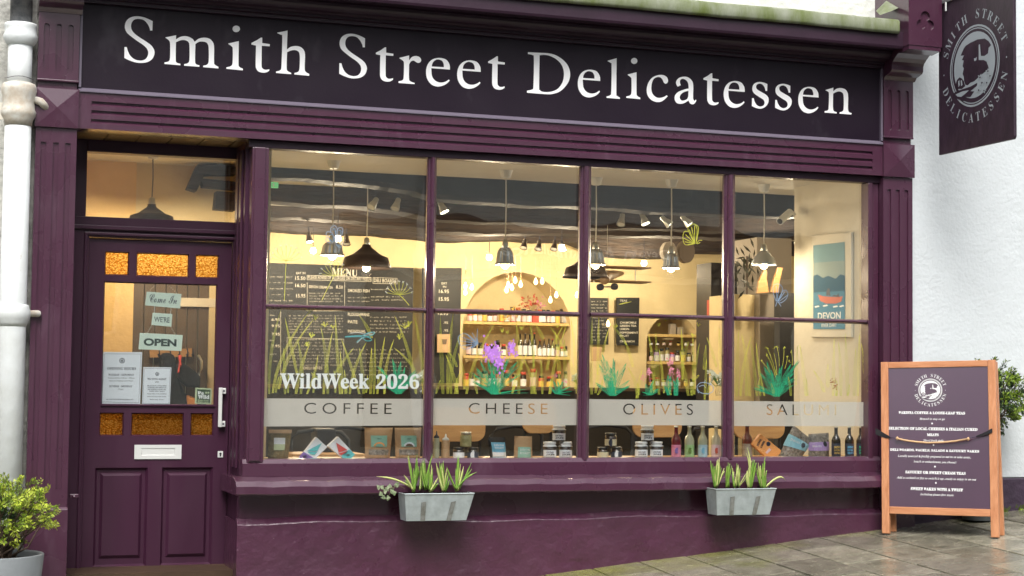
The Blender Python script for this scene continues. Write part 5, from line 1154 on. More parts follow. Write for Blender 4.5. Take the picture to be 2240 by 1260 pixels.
# tilted sailing boat packs: corners given top, right, bottom, left
f2, uv, o = card(((692, 956), (716, 978), (690, 1004), (655, 1003)), 'white coffee pack with a turquoise sail and violet foot, tilted to the right', 'cyan', 'violet')
for pts, m in (([(655, 998), (664, 988), (688, 1003), (690, 1005), (657, 1004)], 'violet'), ([(704, 969), (694, 987), (672, 986)], 'cyan'), ([(672, 988), (694, 989), (688, 995), (680, 994)], 'cyan'), ([(661, 997), (668, 996), (672, 1000), (664, 1001)], 'paper')): B().pxpoly(f2, pts, .0015).build('print', M[m], o)
f2, uv, o = card(((740, 955), (777, 995), (754, 1006), (717, 976)), 'white coffee pack with a red sail and turquoise foot, tilted to the left', 'red', 'cyan')
for pts, m in (([(752, 1004), (746, 997), (764, 983), (777, 994), (768, 1003)], 'cyan'), ([(735, 968), (760, 984), (741, 990)], 'red'), ([(740, 992), (762, 986), (756, 994), (746, 996)], 'red'), ([(756, 996), (763, 992), (766, 995), (760, 999)], 'paper')): B().pxpoly(f2, pts, .0015).build('print', M[m], o)
for q, lab, dm, hx in ((((800, 936), (862, 936), (855, 1004), (801, 1003)), 'brown kraft bag with a teal label and orange half sun', 'orange', 832), (((866, 936), (925, 936), (921, 1004), (868, 1003)), 'brown kraft bag with a teal label and mushroom print', 'paper', 894)):
    T, pa, wo, di = bag('granola_bag', q, .22, 'kraft', lab, 'food bag', depth=.06)
    l = pa((.2, .8, .25, .62), 'lblteal', 'label', .004); di(.5, .6, .21, .14, dm, l, True); di(.5, .6, .15, .09, 'lblteal' if dm == 'orange' else 'brown', l, True, .0072); pa((.12, .9, .7, .88), 'seed', 'window', .003)
    wo('SEEDS', .42, .58, .34, .37, 'ink', l)
def bottle_nozzle(px, x, h0, h1, m, nm, lab):
    Y = .24; k = .0031; p = at(px, 815, Y); T = thing('sauce_bottle', lab, 'sauce bottle', (p[0], Y, DZ)); r_ = x*k/2; H = h1*k
    b = B(); b.lathe([(r_*.95, 0), (r_, .01), (r_, H*.68), (r_*.85, H*.76)], (p[0], Y, DZ), 16); b.build('body', m, T, smooth=True)
    b = B(); b.lathe([(r_*.9, H*.74), (r_*.85, H*.8), (r_*.3, H*.86), (r_*.12, H)], (p[0], Y, DZ), 14); b.build('nozzle', nm, T, smooth=True)
bottle_nozzle(957, 13, 0, 56, M['clearb'], M['ink'], 'clear squeeze bottle with a black nozzle at the edge of the second pane'); bottle_nozzle(977, 17, 0, 50, M['kraft'], M['white'], 'tan squeeze bottle with a white nozzle in the second pane')
jar('pickle_jar', 1006, DZ, .24, 25, 23, M['jarg'], M['lidd'], 'squat jar with a white label, lower left of the three pickle jars', M['paper'], group='stacked pickle jars')
jar('pickle_jar', 1037, DZ, .24, 25, 23, M['jarg'], M['lidd'], 'squat jar with a black label and white roundel, lower right of the pickle jars', M['ink'], group='stacked pickle jars', txt=('o', M['paper']))
jar('pickle_jar', 1021, DZ+.072, .24, 25, 32, M['jaro'], M['metal'], 'olive jar standing on top of the two pickle jars', M['jaro'], group='stacked pickle jars')
T, pa, wo, di = bag('coffee_bag', ((1070, 956), (1109, 956), (1112, 1004), (1075, 1003)), .24, 'black', 'black coffee bag with a blue seascape label', 'coffee bag', depth=.06)
l = pa((.12, .92, .25, .97), 'lblblue', 'label', .004); pa((.12, .92, .7, .97), 'paper', 'label', .0046); wo('DEVON', .25, .8, .33, .43, 'paper', l); wo('COAST', .25, .8, .46, .56, 'paper', l)
T, pa, wo, di = bag('coffee_bag', ((1129, 954), (1167, 955), (1168, 1004), (1127, 1003)), .24, 'kraft', 'kraft coffee bag with a teal label lettered in white', 'coffee bag', depth=.06)
l = pa((.15, .85, .48, .97), 'lblteal', 'label', .004); wo('DEVON', .25, .78, .55, .65, 'paper', l); wo('ROAST', .25, .78, .7, .8, 'paper', l)
tx = ('t', M['ink'], ['CHUTNEY', 'JAM'])
for (x1, x2, x3, nm) in ((1204.5, 1239, 1224, 'second'), (1404, 1437, 1417, 'third')):
    for x, z, w in ((x1, DZ, 'lower left'), (x2, DZ, 'lower right'), (x3, DZ+.108, 'top')):
        jar('chutney_jar', x, z, .24, 29, 35, M['jarg'], M['lidw'], 'jar with white cloth lid, %s of its stack in the %s pane' % (w, nm), M['paper'], .22, group='stacks of white-lidded chutney jars', txt=tx, band=(.08, .5))
jar('honey_jar', 1320, DZ, .24, 26, 23, M['jarg'], M['lidd'], 'dark jar with a cream label, lower left of the dark stack', M['creamb'], group='stack of dark jars')
jar('honey_jar', 1350, DZ, .24, 26, 23, M['jarg'], M['lidd'], 'dark jar with black label, lower right of the dark stack', M['ink'], group='stack of dark jars', txt=('o', M['paper']))
jar('honey_jar', 1337, DZ+.072, .24, 27, 30, M['jarg'], M['lidd'], 'dark jar on top of the dark stack, with a cream label', M['creamb'], group='stack of dark jars', txt=('o', M['ink']))
for x, gm, lm, om, lb in ((1480, 'redb', 'pinkl', 'violet', 'dark red drink bottle with a pink label'), (1509, 'clearb', 'greenl', 'stem', 'clear drink bottle with a green label'), (1538, 'clearb', 'bluel', 'lblblue', 'clear drink bottle with a pale blue label'), (1567, 'creamb', 'pinklt', 'red', 'cloudy drink bottle with an orange roundel')):
    jar('drink_bottle', x, DZ, .24, 22, 70, M[gm], M['metal'], lb, M[lm], shape='bottle', cat='bottle', group='row of four soft drink bottles', txt=('o', M[om]), band=(.03, .4))
jar('liquor_bottle', 1635, DZ, .26, 24, 72, M['amberb'], M['lidd'], 'amber liquor bottle behind the planter shoots, with a grey label', M['panelg'], shape='bottle', cat='bottle', band=(.03, .42))
f_ = FY(.2); b = B(); b.pxpoly(f_, [(1664, 949), (1709, 985), (1707, 992), (1695, 1002), (1676, 1001), (1645, 972)], 0, -.03); PO2 = b.build('orange_pouch', M['orange'], bevel=.003); tag(PO2, 'orange pouch leaning diagonally with black lettering', 'food pouch')
f2 = FY(.1985)
def slant(b, f_, tx, cx, cy, w, h, ang, st='bold'):
    g, fs_ = glyphs(tx, st, .02, 1); gx0, gy0 = g.min(0); gx1, gy1 = g.max(0); c0, s0 = math.cos(ang), math.sin(ang); vs = []
    for x, y in g:
        a_ = ((x-gx0)/(gx1-gx0)-.5)*w; b_ = ((y-gy0)/(gy1-gy0)-.5)*h; u, v = f_.px(cx+a_*c0+b_*s0, cy+a_*s0-b_*c0); vs.append(f_.P(u, v))
    b.add(vs, fs_)
b = B(); slant(b, f2, 'FUDGE', 1661, 968, 17, 5, rad(-62)); slant(b, f2, '& MORE', 1668, 972, 17, 5, rad(-62)); b.build('print', M['ink'], PO2, stuff='stuff')
b = B(); b.pxpoly(f2, [(1681+5*math.cos(t), 971+5*math.sin(t)) for t in np.linspace(0, 6.1, 14)]); b.build('roundel', M['ink'], PO2); b = B(); b.pxpoly(f2, [(1674, 990), (1683, 980), (1687, 984), (1678, 993)]); b.build('label', M['pinklt'], PO2)
T, pa, wo, di = bag('seed_bag', ((1741, 930), (1783, 964), (1757, 1004), (1706, 1002)), .24, 'seed', 'leaning clear bag of dark seeds with a sky blue label band', 'food bag', depth=.07)
l = pa((-.02, 1.02, .27, .62), 'lblsky', 'label', .004); di(.68, .42, .1, .1, 'ink', l); wo('SNACKS', .1, .5, .36, .44, 'paper', l)
T, pa, wo, di = bag('seed_bag', ((1774, 950), (1818, 947), (1820, 1004), (1774, 1003)), .24, 'seed', 'clear bag of pale seeds with a lilac label band', 'food bag', depth=.07)
l = pa((-.01, 1.01, .34, .68), 'lblpurple', 'label', .004); di(.7, .42, .1, .1, 'ink', l); wo('SNACKS', .1, .5, .46, .54, 'paper', l)
for x, lm, lb, tx_ in ((1829, 'goldl', 'brown beer bottle with a gold label, left of three', 'gold'), (1858, 'lblblue', 'brown beer bottle with a bright blue label, middle of three', 'blue'), (1883, 'teal', 'brown beer bottle with a green label, right of three', 'green')):
    jar('beer_bottle', x, DZ, .18, 21, 70, M['darkb'], M['metal'], lb, M['ink'], shape='bottle', cat='bottle', group='three dark beer bottles', band=(.03, .45), txt=('t', M[lm], ['BREW', 'LOCAL', 'DEVON']))

# ------------------------------------------------------------------ vinyl and paint on the glass
GV = FY(.1065)
def band_with_letters(pane, quad, tx, x0, x1, yb, yt):
    loops = [[GV.px(*p) for p in quad]]
    g, fs_ = glyphs(tx, 'sans', -.006, 4, 1.45); gx0, gy0 = g.min(0); gx1, gy1 = g.max(0)
    u0, v0 = GV.px(x0, yb); u1, v1 = GV.px(x1, yt); v1 = v0+(GV.px(x0, yt)[1]-v0)
    from collections import Counter
    ec = Counter(); nx = {}
    for f_ in fs_:
        for i in range(len(f_)): ec[(f_[i], f_[(i+1) % len(f_)])] += 1
    for (a, c_) in ec:
        if (c_, a) not in ec: nx[a] = c_
    seen = set()
    for s_ in list(nx):
        if s_ in seen: continue
        l = []; k = s_
        while k not in seen and k in nx: seen.add(k); l.append(k); k = nx[k]
        loops.append([(u0+(g[i][0]-gx0)/(gx1-gx0)*(u1-u0), v0+(g[i][1]-gy0)/(gy1-gy0)*(v1-v0)) for i in l])
    cu = bpy.data.curves.new('band', 'CURVE'); cu.dimensions = '2D'; cu.fill_mode = 'BOTH'
    for l in loops:
        sp = cu.splines.new('POLY'); sp.points.add(len(l)-1); sp.use_cyclic_u = True
        for k, q in enumerate(l): sp.points[k].co = (q[0], q[1], 0, 1)
    o = bpy.data.objects.new('t', cu); me = bpy.data.meshes.new_from_object(o); bpy.data.objects.remove(o)
    for v in me.vertices: v.co = (v.co.x, .1065, v.co.y)
    me.materials.clear(); me.materials.append(M['band']); me.name = 'frosted_band'
    o = bpy.data.objects.new('frosted_band', me); COL.objects.link(o); o.parent = pane; return o
band_with_letters(panes[0], [(560, 871.5), (945, 872.5), (945, 930.5), (560, 933)], 'COFFEE', 665, 857, 905, 881)
band_with_letters(panes[1], [(945, 871.8), (1275, 873), (1275, 930), (945, 930.3)], 'CHEESE', 1025, 1198, 905, 881.5)
band_with_letters(panes[2], [(1286, 873), (1600, 876.5), (1600, 930.5), (1286, 930)], 'OLIVES', 1363, 1516, 907, 882.5)
band_with_letters(panes[3], [(1606, 877), (1904, 880), (1904, 932.5), (1606, 932)], 'SALUMI', 1677, 1829, 908, 884)
def Z(o, s_): return lambda x, y: (o[0]+x/s_, o[1]+y/s_)
z1 = Z((560, 640), 3.315); z2 = Z((930, 640), 3.316); z3 = Z((1270, 660), 3.5); z4 = Z((1590, 680), 3.706); zu1 = Z((560, 310), 3.6); zu2 = Z((940, 320), 3.706); zu3 = Z((1270, 340), 3.706); zu4 = Z((1590, 360), 3.706)
def quadc(p0, p1, p2, k=10): return [((1-t)**2*p0[0]+2*t*(1-t)*p1[0]+t*t*p2[0], (1-t)**2*p0[1]+2*t*(1-t)*p1[1]+t*t*p2[1]) for t in np.linspace(0, 1, k)]
def blade(b, base, tip, bend, w, lines=3, lw=1.1):
    mx, my = (base[0]+tip[0])/2+bend, (base[1]+tip[1])/2
    for i in range(lines):
        s_ = (i/(lines-1)-.5)*2 if lines > 1 else 0
        pts = quadc((base[0]+s_*w*.5, base[1]), (mx+s_*w*1.3, my), tip, 10)
        b.pxribbon(GV, pts, [lw*R.uniform(.7, 1.2)*(1-.35*k/9) for k in range(10)], R.uniform(0, .0008))
def seedhead(b, p, s_, k=8):
    for i in range(k): a_ = R.uniform(-2.6, -.5); q = (p[0]+math.cos(a_)*s_*R.uniform(.5, 1), p[1]+math.sin(a_)*s_*R.uniform(.5, 1)); b.pxribbon(GV, [p, ((p[0]+q[0])/2, (p[1]+q[1])/2-1), q], [.8, .9, 1.3], R.uniform(0, .0008))
def umbel(b, b2, p, s_, stem):
    b.pxribbon(GV, quadc(stem, ((stem[0]+p[0])/2, (stem[1]+p[1])/2-3), p), 1.4)
    for a_ in np.linspace(-2.95, -.2, 9):
        q = (p[0]+math.cos(a_)*s_, p[1]+math.sin(a_)*s_*1.05); b.pxribbon(GV, quadc(p, (p[0]+math.cos(a_)*s_*.7, p[1]+math.sin(a_)*s_*.35), q, 6), .8, .0004)
        for k in range(4): x, y = q[0]+R.uniform(-2.2, 2.2), q[1]+R.uniform(-2, 2); b2.pxpoly(GV, [(x-1.1, y), (x, y-1.2), (x+1.2, y), (x, y+1.1)], R.uniform(.0009, .0014))
def tuft2(b, base, tips, w=5): 
    for t in tips: blade(b, (base[0]+R.uniform(-4, 4), base[1]), t, (t[0]-base[0])*-.12+R.uniform(-2, 2), w*R.uniform(.6, 1.1), 4, 1.1)
def paint(pane, b, nm, m): 
    if b.v: b.build(nm, M[m], pane)
GBLADES = [
 (z1, 860, [((95,735),(190,95),-60),((120,730),(410,110),-110),((165,700),(425,185),-90),((210,735),(200,400),8),((300,600),(210,180),0),((290,735),(390,370),-30),((325,735),(300,340),40),((370,735),(450,450),25),((490,735),(555,285),-20),((520,735),(470,250),30),((610,735),(575,165),-5),((625,735),(610,420),6),((570,590),(710,400),-10),((750,735),(620,340),10),((680,735),(800,360),-45),((780,735),(750,400),10),((830,735),(838,400),0),((880,735),(935,320),-10),((855,735),(862,330),5),((1160,735),(1005,170),60),((1212,735),(1140,140),40),((1150,560),(1000,400),30),((930,735),(1000,340),-40),((650,735),(640,560),4),((470,640),(400,580),0),((840,330),(745,160),20)]),
 (z2, 862, [((130,735),(110,170),-4),((165,735),(205,140),-20),((235,735),(150,450),20),((230,540),(170,430),14),((300,735),(510,220),-70),((285,700),(240,440),20),((190,735),(290,230),-70),((215,735),(260,560),0),((700,560),(660,215),0),((790,540),(765,225),5),((860,340),(800,230),5),((800,735),(720,490),20),((850,735),(838,480),6),((900,735),(1030,225),-30),((1090,700),(900,240),90),((1025,700),(1010,340),-5),((980,690),(945,280),8),((630,735),(740,440),-20),((770,735),(790,420),0),((885,560),(1010,230),-50),((1100,735),(1055,180),20),((680,735),(670,480),0)]),
 (z3, 865, [((85,710),(90,100),-8),((130,560),(140,95),0),((115,700),(215,210),-20),((350,330),(240,180),20),((400,500),(340,300),10),((430,740),(470,520),-8),((435,740),(360,500),40),((565,700),(520,250),20),((640,700),(600,360),5),((600,710),(575,230),-4),((780,600),(770,200),10),((825,720),(760,370),8),((850,720),(910,320),-8),((870,710),(860,260),0),((950,750),(965,440),0),((1040,500),(965,270),10),((1070,520),(1060,200),5),((860,600),(905,560),10),((775,500),(830,300),-10),((945,520),(960,330),0),((300,20),(390,0),-10)]),
 (z4, 867, [((80,690),(95,160),-3),((110,690),(200,205),-35),((185,690),(120,190),20),((245,690),(195,265),8),((305,690),(238,255),-20),((640,690),(590,270),8),((560,600),(575,280),-8),((820,620),(820,430),-6),((860,690),(870,220),0),((925,690),(905,250),10),((1060,690),(1075,180),0),((1125,640),(1090,260),10),((980,690),(960,180),0),((790,660),(700,480),20),((890,690),(880,600),0),((1030,690),(1045,300),0)])]
for i, (z_, yb, L_) in enumerate(GBLADES):
    b = B(); bd = B()
    for k, (p0, p1, bend) in enumerate(L_):
        blade(b if k % 3 else bd, z_(*p0), z_(*p1), bend/3.4, R.uniform(2.6, 4.4), 4, .62)
    for k in range(7): x = (600, 960, 1310, 1620)[i]+k*40+R.uniform(-15, 15); blade(bd, (x, yb-1), (x+R.uniform(-12, 12), yb-R.uniform(25, 55)), R.uniform(-6, 6), 2.5, 3, .9)
    paint(panes[i], b, 'painted_grass', 'grassp'); paint(panes[i], bd, 'painted_grass', 'grassd')
uppers = [o for o in S.children if o.name.startswith('upper_pane')]
b = B(); b2 = B()
for px_ in ((390, 150), (430, 200), (500, 250), (400, 330), (1080, 260), (1040, 340)): 
    p = z1(*px_); seedhead(b, p, 14, 9)
for px_ in ((370,390),(560,260),(1110,240)): seedhead(b, z1(*px_), 12, 7)
for px_ in ((560, 290), (600, 300), (700, 270), (960, 255)): seedhead(b, z2(*px_), 10, 6)
for px_, a in (((650, 150), 0), ((270, 200), 1), ((900, 190), 0), ((860, 270), 0), ((600, 190), 0)): seedhead(b, z3(*px_), 10, 7)
umbel(b, b2, (626, 571), 34, (622, 657)); umbel(b, b2, (731, 604), 31, (704, 657)); umbel(b, b2, (873, 645), 29, (895, 668))
b.build('painted_seed_heads', M['grassp'], panes[0]); b2.build('painted_umbel_flowers', M['whitep'], uppers[0])
# green tufts
def tufts(pane, specs):
    b = B(); bd = B()
    for base, tips, w in specs: 
        tuft2(b, base, tips, w); tuft2(bd, base, [(t[0]+R.uniform(-4, 4), t[1]+R.uniform(2, 10)) for t in tips[::2]], w)
    paint(pane, b, 'painted_leaves', 'teal'); paint(pane, bd, 'painted_leaves', 'teald')
tufts(panes[0], [(z1(1030, 735), [z1(*q) for q in ((990,480),(900,540),(930,600),(1080,540),(1160,560),(1190,590),(1010,560),(880,535),(1130,640),(940,680),(1050,500))], 6)])
tufts(panes[1], [(z2(500, 738), [z2(*q) for q in ((345,640),(350,590),(370,545),(400,500),(460,500),(500,480),(530,490),(600,480),(670,500),(700,590),(735,700),(560,570),(480,560),(440,600))], 7), (z2(960, 735), [z2(*q) for q in ((900,680),(930,640),(1000,640),(1060,680),(1065,715),(960,640))], 4)])
tufts(panes[2], [(z3(240, 720), [z3(*q) for q in ((115,620),(140,480),(165,400),(200,450),(250,430),(290,520),(350,470),(375,600),(380,640),(300,680),(230,500),(260,510),(180,560))], 7), (z3(530, 715), [z3(*q) for q in ((470,690),(500,630),(545,620),(560,600),(600,665))], 5), (z3(680, 715), [z3(*q) for q in ((640,640),(670,560),(690,570))], 5), (z3(725, 718), [z3(*q) for q in ((710,600),(750,600),(745,570))], 5)])
tufts(panes[3], [(z4(400, 695), [z4(*q) for q in ((215,620),(265,500),(300,450),(325,410),(360,480),(430,460),(450,440),(520,430),(580,400),(545,500),(545,540),(540,600),(245,600),(400,520))], 7)])
def petals(pane, m, spots, r_, k, sq=1.6, nm='painted_flower'):
    for (x, y) in spots:
        b = B()
        for i in range(k):
            cx, cy = x+R.gauss(0, r_*.55), y+R.gauss(0, r_*sq*.55); s_ = r_*R.uniform(.18, .38); a0 = R.uniform(0, 6)
            b.pxpoly(GV, [(cx+s_*math.cos(a0+t), cy+s_*1.2*math.sin(a0+t)) for t in (0, 1.1, 2.2, 3.4, 4.6)], .001+.0001*i)
        b.build(nm, M[m], pane)
petals(panes[1], 'purpleflower', [z2(*q) for q in ((450, 425), (482, 450), (515, 425), (540, 510), (630, 410))], 8, 60, 1.9)
petals(panes[2], 'pinkp', [z3(*q) for q in ((528, 532), (690, 462), (693, 522), (750, 555))], 5.5, 26, 1.4); petals(panes[2], 'pinkp', [z3(480, 580)], 4.5, 10); petals(panes[1], 'pinkp', [z2(*q) for q in ((1020, 645), (945, 605))], 4, 9, .8)
petals(panes[3], 'grassp', [z4(*q) for q in ((280,405),(325,300),(325,358),(380,300),(405,290),(462,298),(520,330),(490,370),(510,410))], 2.6, 8, 1)
b = B()
for q, t in (((280,405),(380,560)), ((325,300),(400,520)), ((380,340),(405,520)), ((405,290),(425,450)), ((462,298),(450,450)), ((520,330),(530,440)), ((490,370),(470,470)), ((325,358),(395,540))): b.pxribbon(GV, quadc(z4(*q), ((z4(*q)[0]+z4(*t)[0])/2+3, (z4(*q)[1]+z4(*t)[1])/2-4), z4(*t)), .9)
b.build('painted_stems', M['grassp'], panes[3])
b = B()
for q, t in (((455,480),(490,735)), ((480,470),(500,735)), ((515,470),(510,735)), ((540,540),(530,700)), ((620,460),(550,620))): b.pxribbon(GV, quadc(z2(*q), z2((q[0]+t[0])/2, (q[1]+t[1])/2), z2(*t)), 1.1)
b.build('painted_stems', M['teal'], panes[1])
b = B()
for q, t in (((528,560),(540,700)), ((690,500),(690,520)), ((690,550),(690,570)), ((750,590),(735,700)), ((690,560),(640,690)), ((700,560),(725,640))): b.pxribbon(GV, [z3(*q), z3(*t)], 1.1)
b.build('painted_stems', M['pinkp'], panes[2])
# butterflies, dragonfly, bee, frog : outline drawings
def outline(pane, m, z_, strokes, w=1.2, nm='painted_butterfly'):
    b = B()
    for s_ in strokes:
        pts = [z_(*p) for p in s_]; o_ = []
        for i in range(len(pts)-1):
            p0, p1, p2, p3 = pts[max(i-1, 0)], pts[i], pts[i+1], pts[min(i+2, len(pts)-1)]
            for t in (0, .33, .66): o_.append(tuple(.5*((2*p1[a])+(-p0[a]+p2[a])*t+(2*p0[a]-5*p1[a]+4*p2[a]-p3[a])*t*t+(-p0[a]+3*p1[a]-3*p2[a]+p3[a])*t**3) for a in (0, 1)))
        b.pxribbon(GV, o_+[pts[-1]], w, R.uniform(.0005, .0012))
    b.build(nm, M[m], pane)
outline(uppers[0], 'bluep', zu1, [[(595,790),(555,740),(560,710),(600,720),(620,780)],[(590,720),(590,680),(620,660),(640,690),(635,740)],[(640,700),(650,680),(680,680),(680,720),(650,790)],[(620,780),(640,820),(670,830),(680,790),(660,760)],[(600,800),(620,760),(630,700)],[(560,745),(550,780),(590,800)]], 1.5)
outline(uppers[0], 'bluep2', zu1, [[(600,790),(570,745),(600,730)],[(600,700),(620,680),(625,720)],[(650,700),(670,700),(665,730)],[(640,810),(660,815),(670,790)]], 1.2)
outline(uppers[2], 'grassp', zu3, [[(925,715),(870,600),(890,570),(920,555),(945,600),(935,715)],[(925,715),(850,725),(830,670),(840,620),(875,615)],[(935,715),(950,640),(955,580),(920,555)],[(925,715),(900,580)],[(925,715),(880,600)],[(925,715),(925,570)],[(925,715),(850,640)],[(925,715),(835,670)],[(925,715),(845,700)],[(925,715),(870,722)],[(940,715),(960,690),(985,688)],[(945,718),(970,705)]], 1.5)
outline(uppers[3], 'bluep', zu4, [[(400,1110),(375,1030),(380,980),(420,968),(450,1000),(440,1060),(410,1110)],[(410,1110),(450,1030),(480,1020),(495,1050),(480,1090),(440,1120),(410,1115)],[(405,1110),(400,985)],[(405,1110),(425,980)],[(415,1110),(470,1030)],[(420,1112),(490,1060)],[(405,1115),(395,1150)],[(420,1120),(440,1150)]], 1.5)
outline(panes[1], 'bluep', z2, [[(380,365),(300,300),(250,310),(240,340),(260,390),(290,410),(340,400),(385,370)],[(380,360),(340,290)],[(375,350),(380,265)],[(380,365),(260,320)],[(380,368),(250,350)],[(380,370),(265,385)],[(380,370),(310,405)],[(375,360),(375,330),(380,345),(385,375)],[(300,300),(340,340),(380,365)]], 1.5)
outline(panes[0], 'cyan', z1, [[(645,320),(760,312),(830,330)],[(645,323),(765,318)],[(760,320),(820,290),(860,290),(840,310),(780,325)],[(770,325),(800,350),(840,345),(820,325)],[(770,325),(740,350),(730,360)]], 1.6, 'painted_dragonfly')
outline(panes[0], 'whitep', z1, [[(680,295),(740,290),(800,300),(860,285),(850,300),(780,312)],[(740,345),(735,365),(770,330),(800,320)]], 1.1, 'painted_dragonfly')
outline(panes[2], 'bluep', z3, [[(890,650),(920,620),(980,625),(1015,650),(1010,690),(960,705),(910,690),(890,650)],[(905,650),(940,640),(960,660)],[(890,670),(905,700)],[(960,700),(985,710)],[(980,640),(1000,630)],[(950,625),(955,600)]], 1.6, 'painted_frog')
petals(panes[3], 'brownp', [z4(860, 580), z4(880, 610)], 5, 14, 1.1, 'painted_bee'); petals(panes[3], 'brownp', [z4(883, 545)], 2.5, 8, 1.6, 'painted_bee')
# WildWeek 2026
b = B(); b.pxtext(FY(.1045), 'WildWeek', 'bold', 612, 850.5, 808, 851, 34.5, 0, .012, 4); b.pxtext(FY(.1045), '2026', 'bold', 822, 851, 917, 851, 33, 0, .012, 4); b.build('wildweek_lettering', mat('bright_white_vinyl', (.93, .95, .95), .5), panes[0])

# ------------------------------------------------------------------ signs and papers in the door
DS = FY(.528)
def dsign(nm, quad, lab, cat, m='mint'): 
    b = B(); b.pxpoly(DS, quad, 0, -.004); o = b.build(nm, M[m], bevel=.0008); return tag(o, lab, cat)
def chain(p0, p1, par):
    b = B(); 
    for i in range(9):
        t = i/8; x, y = p0[0]+(p1[0]-p0[0])*t, p0[1]+(p1[1]-p0[1])*t; a = DS.px(x, y); r_ = .0035
        b.tube([DS.P(a[0]+r_*math.cos(k)*(1 if i % 2 else .4), a[1]+r_*1.4*math.sin(k), -.004) for k in np.linspace(0, 6.28, 8)], .0009, 4, False)
    b.build('chain', M['metal'], par, stuff='stuff')
o = dsign('door_sign', [(321, 638), (397, 643), (394, 675), (317, 668)], 'small pale sign reading Come In, topmost of the three hung in the door', 'sign')
DT = FY(.5275)
b = B(); b.pxtext(DT, 'Come In', 'scr', 327, 661, 387, 665, 18, 0, 0, 3); b.build('lettering', M['ink'], o); chain((329, 634), (352, 612), o); chain((386, 640), (356, 612), o)
o = dsign('door_sign', [(334, 684), (377, 687), (375, 715), (331, 711)], 'tiny pale sign reading WE\'RE, middle of the three hung in the door', 'sign')
b = B(); b.pxtext(DT, "WE'RE", 'sans', 337, 704, 371, 706, 12, 0, .012, 3); b.build('lettering', M['ink'], o); chain((338, 671), (338, 684), o); chain((374, 673), (373, 686), o)
o = dsign('door_sign', [(306, 728), (400, 733), (397, 768), (303, 764)], 'wide pale sign reading OPEN, lowest of the three hung in the door', 'sign')
b = B(); b.pxtext(DT, 'OPEN', 'sans', 314, 756, 386, 758.5, 16.5, 0, .045, 4); b.build('lettering', mat('dark_green_ink', (.01, .03, .025), .5), o); chain((332, 712), (322, 729), o); chain((374, 715), (383, 731), o)
